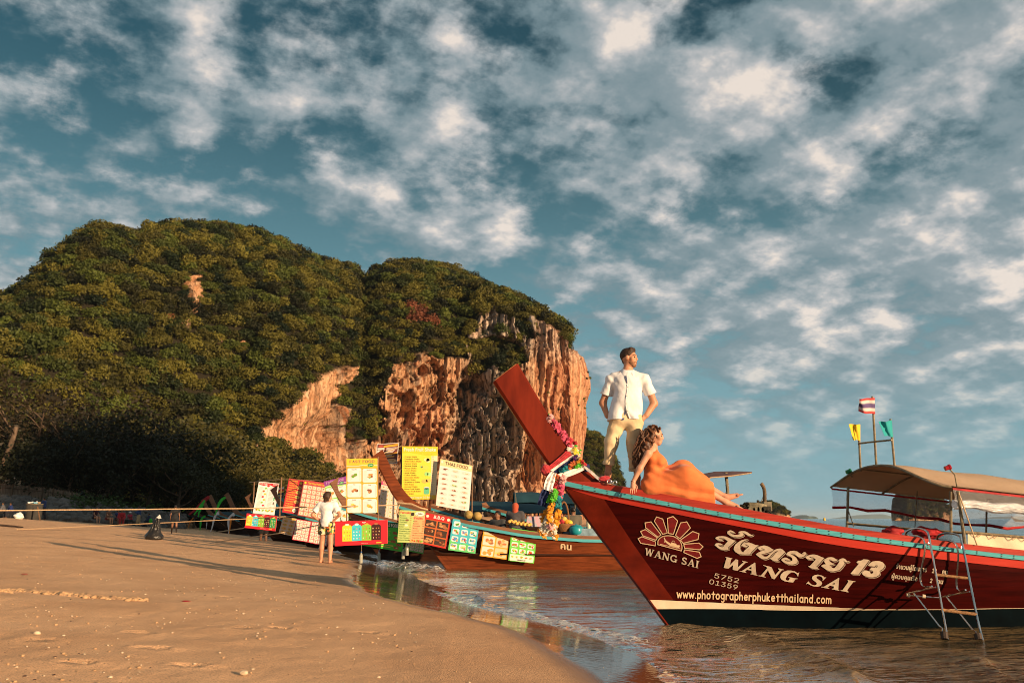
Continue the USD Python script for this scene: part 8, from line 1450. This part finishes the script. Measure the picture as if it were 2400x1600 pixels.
for k_, (a_, b_) in enumerate((((1281, 1222), (1262, 1243)), ((1290, 1228), (1270, 1252)), ((1293, 1240), (1294, 1254)))):
    garland(["lowest left tassel of white buds ending in marigolds", "middle tassel of white buds ending in marigolds", "right tassel of white buds ending in marigolds"][k_], [(WH_F, "bud_strand", [(a_[0], a_[1] - 14), b_]), (OR_F, "marigold_tip", [(b_[0] - 4, b_[1] - 1), (b_[0] + 4, b_[1] + 3)])], .026 + .006 * k_, .21, 6 + k_)
garland("single pink and white bloom hanging among the marigolds", [(PP_F, "bloom", [(1283, 1228), (1286, 1232)])], .05, .27, 10, .6)
garland("pink orchid spray along the back edge of the prow", [(PP_F, "bud_band", [(1286, 978), (1294, 988)]), (PK_F, "pink_band", [(1294, 988), (1310, 1010), (1324, 1028), (1334, 1040)]), (RD_F, "red_blooms", [(1330, 1036), (1342, 1040)])], .050, .05, 11, .8)
garland("white and yellow bloom cluster at the top of the cloths", [(WH_F, "white_blooms", [(1336, 1050), (1346, 1064), (1350, 1078)]), (YW_F, "yellow_blooms", [(1340, 1052), (1347, 1066)])], .052, .07, 12, .7)
garland("mixed purple, orange, green and teal garland wound under the navy cloth", [(PU_F, "purple_band", [(1343, 1078), (1352, 1074)]), (OR_F, "marigold_band", [(1345, 1087), (1358, 1079)]), (CO_F, "coral_band", [(1330, 1094), (1346, 1084)]), (GR_F, "green_band", [(1345, 1094), (1361, 1087)]), (TE_F, "teal_band", [(1312, 1104), (1329, 1096)]), (RD_F, "crimson_band", [(1360, 1084), (1365, 1090)])], .036, .13, 13)
solo("leaf_sprig", cat(*[slab(np.stack([np.stack([pc(x_, y_, .08), pc(x_ + 3, y_ - 3, .09)]), np.stack([pc(x_ + 3, y_ + 2, .08), pc(x_ + 9 * d_, y_ - 2 + 3 * d_, .09)])]), .004, SIDE) for x_, y_, d_ in ((1283, 972, .3), (1290, 984, -.3), (1344, 1046, 1), (1352, 1062, 1), (1355, 1056, .8), (1338, 1060, -.6))]), GREENR, "green leaf tips among the prow flowers", "leaves", kind="stuff")
# chain by the man's foot
for i, (x_, y_) in enumerate(((1428, 1128), (1434, 1130), (1441, 1131))): solo("chain_link", move(trimesh.creation.torus(.026, .007, 14, 6), frame(at(x_, y_, 11.45), A([1., 0, 0]), A([0, 0, 1.]) if i % 2 == 0 else A([0, .8, .6]), A([0, 1., 0]) if i % 2 == 0 else A([0, -.6, .8]))), STEEL, "steel chain link on the bow beside the man's foot", "chain", "chain links at the man's foot", smooth=True)

# ---------------------------------------------------------------- beyond the boat: brown awning, engine, far craft
stern = thing("longtail_boat", "dark longtail boat moored behind, with a small brown awning and bare engine", "boat")
Mst = Mx(at(1560, 1214, 17.0) * A([1, 1, 0]), .04); hs, hsh, hbr, hbw, hlo = hull_local()
for sg_ in (-1, 1): part(stern, "hull_side", slab(np.stack([local(Mst, np.c_[hs, sg_ * hbr, hsh * .75]), local(Mst, np.c_[hs, sg_ * hbw * .9, np.maximum(hlo, -.3)])]), .03, A([0, sg_ * 1., 0])), DARKW)
part(stern, "deck_boards", slab(np.stack([local(Mst, np.c_[hs, -hbr * .9, hsh * .6]), local(Mst, np.c_[hs, hbr * .9, hsh * .6])]), -.03, A([0, 0, 1.])), DARKW)
BRA = mat("brown_canvas", (.20, .10, .09), .8, var=.3, scale=4, bump=.3, bscale=15, trans=.1); KS = lambda x, y: (1620 + x * .17857, 1090 + y * .17857)
aw = A([[at(*KS(60, 135), 16.6), at(*KS(310, 92), 16.6), at(*KS(555, 86), 16.4), at(*KS(800, 94), 16.2)], [at(*KS(205, 190), 15.9), at(*KS(260, 160), 15.9), at(*KS(520, 140), 15.9), at(*KS(790, 100), 15.9)]]); part(stern, "awning", slab(aw, .015, A([0, 0, 1.])), BRA); part(stern, "awning_fringe", tube(aw[1], .012, 5), ROPE); part(stern, "awning_post", tube(np.stack([at(*KS(455, 95), 16.2), at(*KS(487, 440), 16.2), at(*KS(492, 520), 16.2)]), .030, 7), TUBE); part(stern, "stay", tube(np.stack([at(*KS(455, 350), 16.2), at(*KS(448, 450), 16.2)]), .010, 5), ROPE)
eng = thing("boat_engine", "greasy dark long-tail engine with upright exhaust pipe above the rail", "engine"); EN = mat("greasy_black_iron", (.030, .025, .018), .45, var=.6, scale=9, metallic=.5, bump=.4, bscale=18); EN2 = mat("worn_engine_metal", (.20, .17, .11), .4, var=.4, scale=14, metallic=.6); ER = mat("engine_cream_box", (.17, .14, .09), .5, var=.4, scale=8)
ke = lambda x, y, Y_=16.3: at(*KS(x, y), Y_); mm = lambda px_: px_ * .17857 / FPX * 16.3
def ebox(x0, y0, x1, y1, d, m, nm): c_ = ke((x0 + x1) / 2, (y0 + y1) / 2); part(eng, nm, box(c_[0], c_[1], c_[2], mm(x1 - x0), d, mm(y1 - y0), bev=.008), m)
ebox(690, 540, 1010, 640, .34, EN, "crankcase"); ebox(740, 505, 990, 560, .28, EN, "cylinder_head"); ebox(925, 480, 1030, 600, .30, ER, "radiator"); ebox(665, 510, 715, 570, .30, EN, "alternator")
for x_ in (790, 850, 905, 960): part(eng, "pulley", move(trimesh.creation.cylinder(.062, .06, sections=14), Mx(ke(x_, 580, 16.1), rx=math.pi / 2)), EN2 if x_ % 20 else EN)
part(eng, "exhaust_pipe", tube(spline(np.stack([ke(968, 490), ke(965, 380), ke(950, 290), ke(918, 236)]), 16), .034, 8), mat("rusty_pipe", (.16, .10, .05), .7, var=.4, scale=9)); part(eng, "stay_rod", tube(np.stack([ke(955, 385), ke(918, 490)]), .009, 5), TUBE); part(eng, "breather", tube(np.stack([ke(875, 455), ke(877, 500)]), .024, 7), EN)
for y_, y2 in ((497, 520), (512, 535), (530, 548)): part(eng, "manifold_pipe", tube(np.stack([ke(740, y_, 16.1), ke(860, y_ + 4, 16.08), ke(985, y2, 16.1)]), .022, 7), EN2)
for x_, y_ in ((700, 500), (675, 530), (725, 495), (1000, 600)): part(eng, "hose", tube(spline(np.stack([ke(x_ - 20, y_ + 40, 16.1), ke(x_, y_ - 5, 16.05), ke(x_ + 45, y_ + 30, 16.1)]), 8), .016, 6), EN)
fb = at(2372, 1213, 420.); longtail("tiny dark longtail boat far out on the sea at the right edge", Mx((fb[0], 420, -.1), .05), DARKW, 3, tall=.5, awning=None)
solo("buoy", lathe([(.0, 2.2), (.5, 1.8), (.9, .6), (1.1, 0), (.0, -.4)], 12).apply_transform(Mx(at(1932, 1214, 640.) * A([1, 1, 0]))), YELR if False else mat("yellow_buoy_paint", (.75, .45, .04), .5), "yellow buoy floating near the horizon left of the awning", "buoy", smooth=True)

# ---------------------------------------------------------------- aboard the brown food boat
Kc = lambda x, y: (1120 + x * .22321, 1140 + y * .22321)
kc = lambda x, y, Y_=25.4: at(*Kc(x, y), Y_)
COCO = mat("green_brown_coconut", (.42, .26, .08), .6, color2=(.20, .16, .04), scale=8, bump=.3, bscale=30)
for x_, y_, lb in ((1098, 1206, "left coconut on the gunwale under the white Thai food poster"), (1119, 1209, "right coconut on the gunwale under the white Thai food poster")): solo("coconut", blob(at(x_, y_, 24.9), (.13, .13, .12), 2, .12, x_), COCO, lb, "coconut", smooth=True)
def sitter(label, x, y_head_px, Y_, top, hair=None, head=None, rz=0.2, turn=0.0, skin=SKIN3):
    hd = kc(x, y_head_px, Y_); figure(label, A([hd[0], Y_, hd[2] - 1.115]), 1.62, rz, "sit", skin, top, (.03, .03, .04), res=.028, sleeves=.62, legs=1.2, hands="front", headwear=head, turn=turn)
sitter("vendor in red headscarf and dark shirt, back turned, on the brown food boat", 385, 215, 26.0, (.055, .05, .055), head=("scarf", (.42, .07, .03)), rz=-.2)
sitter("dark-haired vendor looking down behind the fried snacks", 232, 300, 25.6, (.04, .04, .04), rz=2.6)
sitter("vendor in dark striped shirt, back turned, behind the teal kettle", 1010, 255, 26.6, (.10, .085, .06), rz=.2)
FRY = mat("golden_fried_snack", (.72, .40, .09), .6, var=.3, scale=25, bump=.3, bscale=60)
for i in range(12): solo("fried_snack", blob(kc(330 + i * 20, 378 + i * 2.4 - 10 * (i % 2) - (12 if i < 4 else 0), 25.3 + .05 * (i % 2)), (.055, .05, .045), 2, .35, i), FRY, "golden fried snack laid out along the tray on the brown boat", "snack", "fried snacks along the tray", smooth=True)
solo("snack_tray", slab(np.stack([np.stack([kc(290, 385, 25.15), kc(600, 425, 25.15)]), np.stack([kc(290, 385, 25.6), kc(600, 425, 25.6)])]), -.03, A([0, 0, 1.])), EN, "dark tray under the fried snacks", "tray")
bk = thing("fruit_basket", "woven brown basket with arched handle holding fruit", "basket", kc(905, 470, 25.3)); WICK = mat("brown_wicker", (.28, .12, .04), .75, color2=(.12, .05, .02), scale=26, stretch=(1, 1, 2.5), bump=.8, bscale=45)
part(bk, "bowl", lathe([(.0, 0), (.22, .0), (.28, .12), (.31, .20), (.30, .22), (.27, .20), (.0, .04)], 18), WICK); part(bk, "handle", tube(A([[.26 * math.cos(a_), 0, .2 + .62 * math.sin(a_)] for a_ in np.linspace(0, math.pi, 16)]) * A([.55, 1, 1]), .026, 7), WICK)
for i, (dx, dz, c_) in enumerate(((-.16, .24, RD_F), (-.05, .28, CRIM), (.07, .27, OR_F), (.16, .24, YW_F), (0, .34, FRY), (-.20, .30, COCO))): solo("fruit", blob(kc(905, 470, 25.3) + A([dx, -.05, dz]), (.085, .085, .08), 2), c_, ["dark red fruit at the left of the basket", "deep red fruit beside the basket handle", "orange fruit under the basket handle", "yellow fruit at the right of the basket", "golden fruit topping the basket", "green-brown fruit leaning out of the basket's left"][i], "fruit", "fruit in the basket", smooth=True)
kt = thing("kettle", "round turquoise kettle with flat lid and handle on the brown boat", "kettle", kc(1035, 500, 25.1)); KM = mat("turquoise_enamel", (.015, .24, .28), .35, var=.15, coat=.2); part(kt, "body", lathe([(.0, 0), (.17, 0), (.205, .06), (.20, .17), (.16, .22), (.0, .235)], 20), KM, smooth=50); part(kt, "lid", lathe([(.0, .225), (.15, .225), (.135, .25), (.03, .265), (.0, .29)], 16), KM, smooth=50); part(kt, "handle", tube(A([[.20 + .09 * math.sin(a_), 0, .12 + .08 * math.cos(a_)] for a_ in np.linspace(0, math.pi, 10)]), .018, 6), KM)
solo("glass_pan", box(*kc(1170, 480, 25.2), .75, .5, .22, bev=.02), mat("blue_grey_tub", (.22, .32, .38), .3, var=.3), "blue-grey tub at the right end of the brown boat's counter", "tub"); solo("sauce_bottle", lathe([(.0, 0), (.06, 0), (.06, .22), (.03, .28), (.035, .36), (0, .36)], 12).apply_transform(Mx(kc(1162, 445, 25.1))), mat("cream_bottle", (.62, .58, .40), .4), "cream bottle with sauce on the tub", "bottle", smooth=50); solo("sauce_bottle", blob(kc(1135, 445, 25.15), (.07, .07, .06), 2), CRIM, "small red pot beside the cream bottle", "pot", smooth=True)
solo("poster_scrap", box(*kc(600, 365, 26.2), .5, .03, .3, rz=.1), mat("pink_blue_print", (.6, .25, .3), .5, color2=(.15, .35, .4), scale=9), "small pink and blue printed card behind the snacks", "card")
# bottles of water hanging as weights under the posters
WB = usdkit.material(stage, "/World/Looks/clear_bottle", {"t": ("transparent_bsdf", {"color": (.9, .93, .92)}), "g": ("principled_bsdf", {"base_color": (.55, .52, .42), "roughness": .08, "specular_ior_level": .9}), "m": ("mix_closure", {"fac": .5})}, [("t.BSDF", "m.closure1"), ("g.BSDF", "m.closure2")], surface="m.closure")
for x_, y_, Y_, lb in ((846, 1307, 24.5, "water bottle hanging under the red ice cream poster"), (888, 1302, 26.5, "small water bottle hanging left of the bright green poster's end"), (945, 1297, 25.2, "water bottle hanging under the pancake poster, left"), (954, 1289, 24.6, "water bottle hanging under the pancake poster, right"), (783, 1265, 24.0, "water bottle hanging between the beachgoer and the ice cream poster")):
    b_ = thing("water_bottle", lb, "bottle", at(x_, y_ + 12, Y_), group="bottles hanging as weights"); part(b_, "bottle", lathe([(0, 0), (.042, 0), (.046, .03), (.044, .16), (.046, .2), (.020, .26), (.018, .28), (0, .28)], 12), WB, smooth=50); part(b_, "cap", lathe([(0, .275), (.02, .275), (.02, .31), (0, .31)], 10), mat("blue_cap", (.02, .08, .25), .4)); part(b_, "string", tube(A([[0, 0, .3], [.01, 0, .75]]), .005, 4), ROPE)

# ---------------------------------------------------------------- sea air
HAZE = usdkit.material(stage, "/World/Looks/haze", {"v": ("principled_volume", {"color": (.72, .86, .95), "density": .00006, "anisotropy": .2})}, volume="v.volume")
part(None, "haze", trimesh.creation.box((44000, 44000, 125), transform=Mx((0, 0, 125 / 2 - 6.0))), HAZE, smooth=False, kind="stuff")
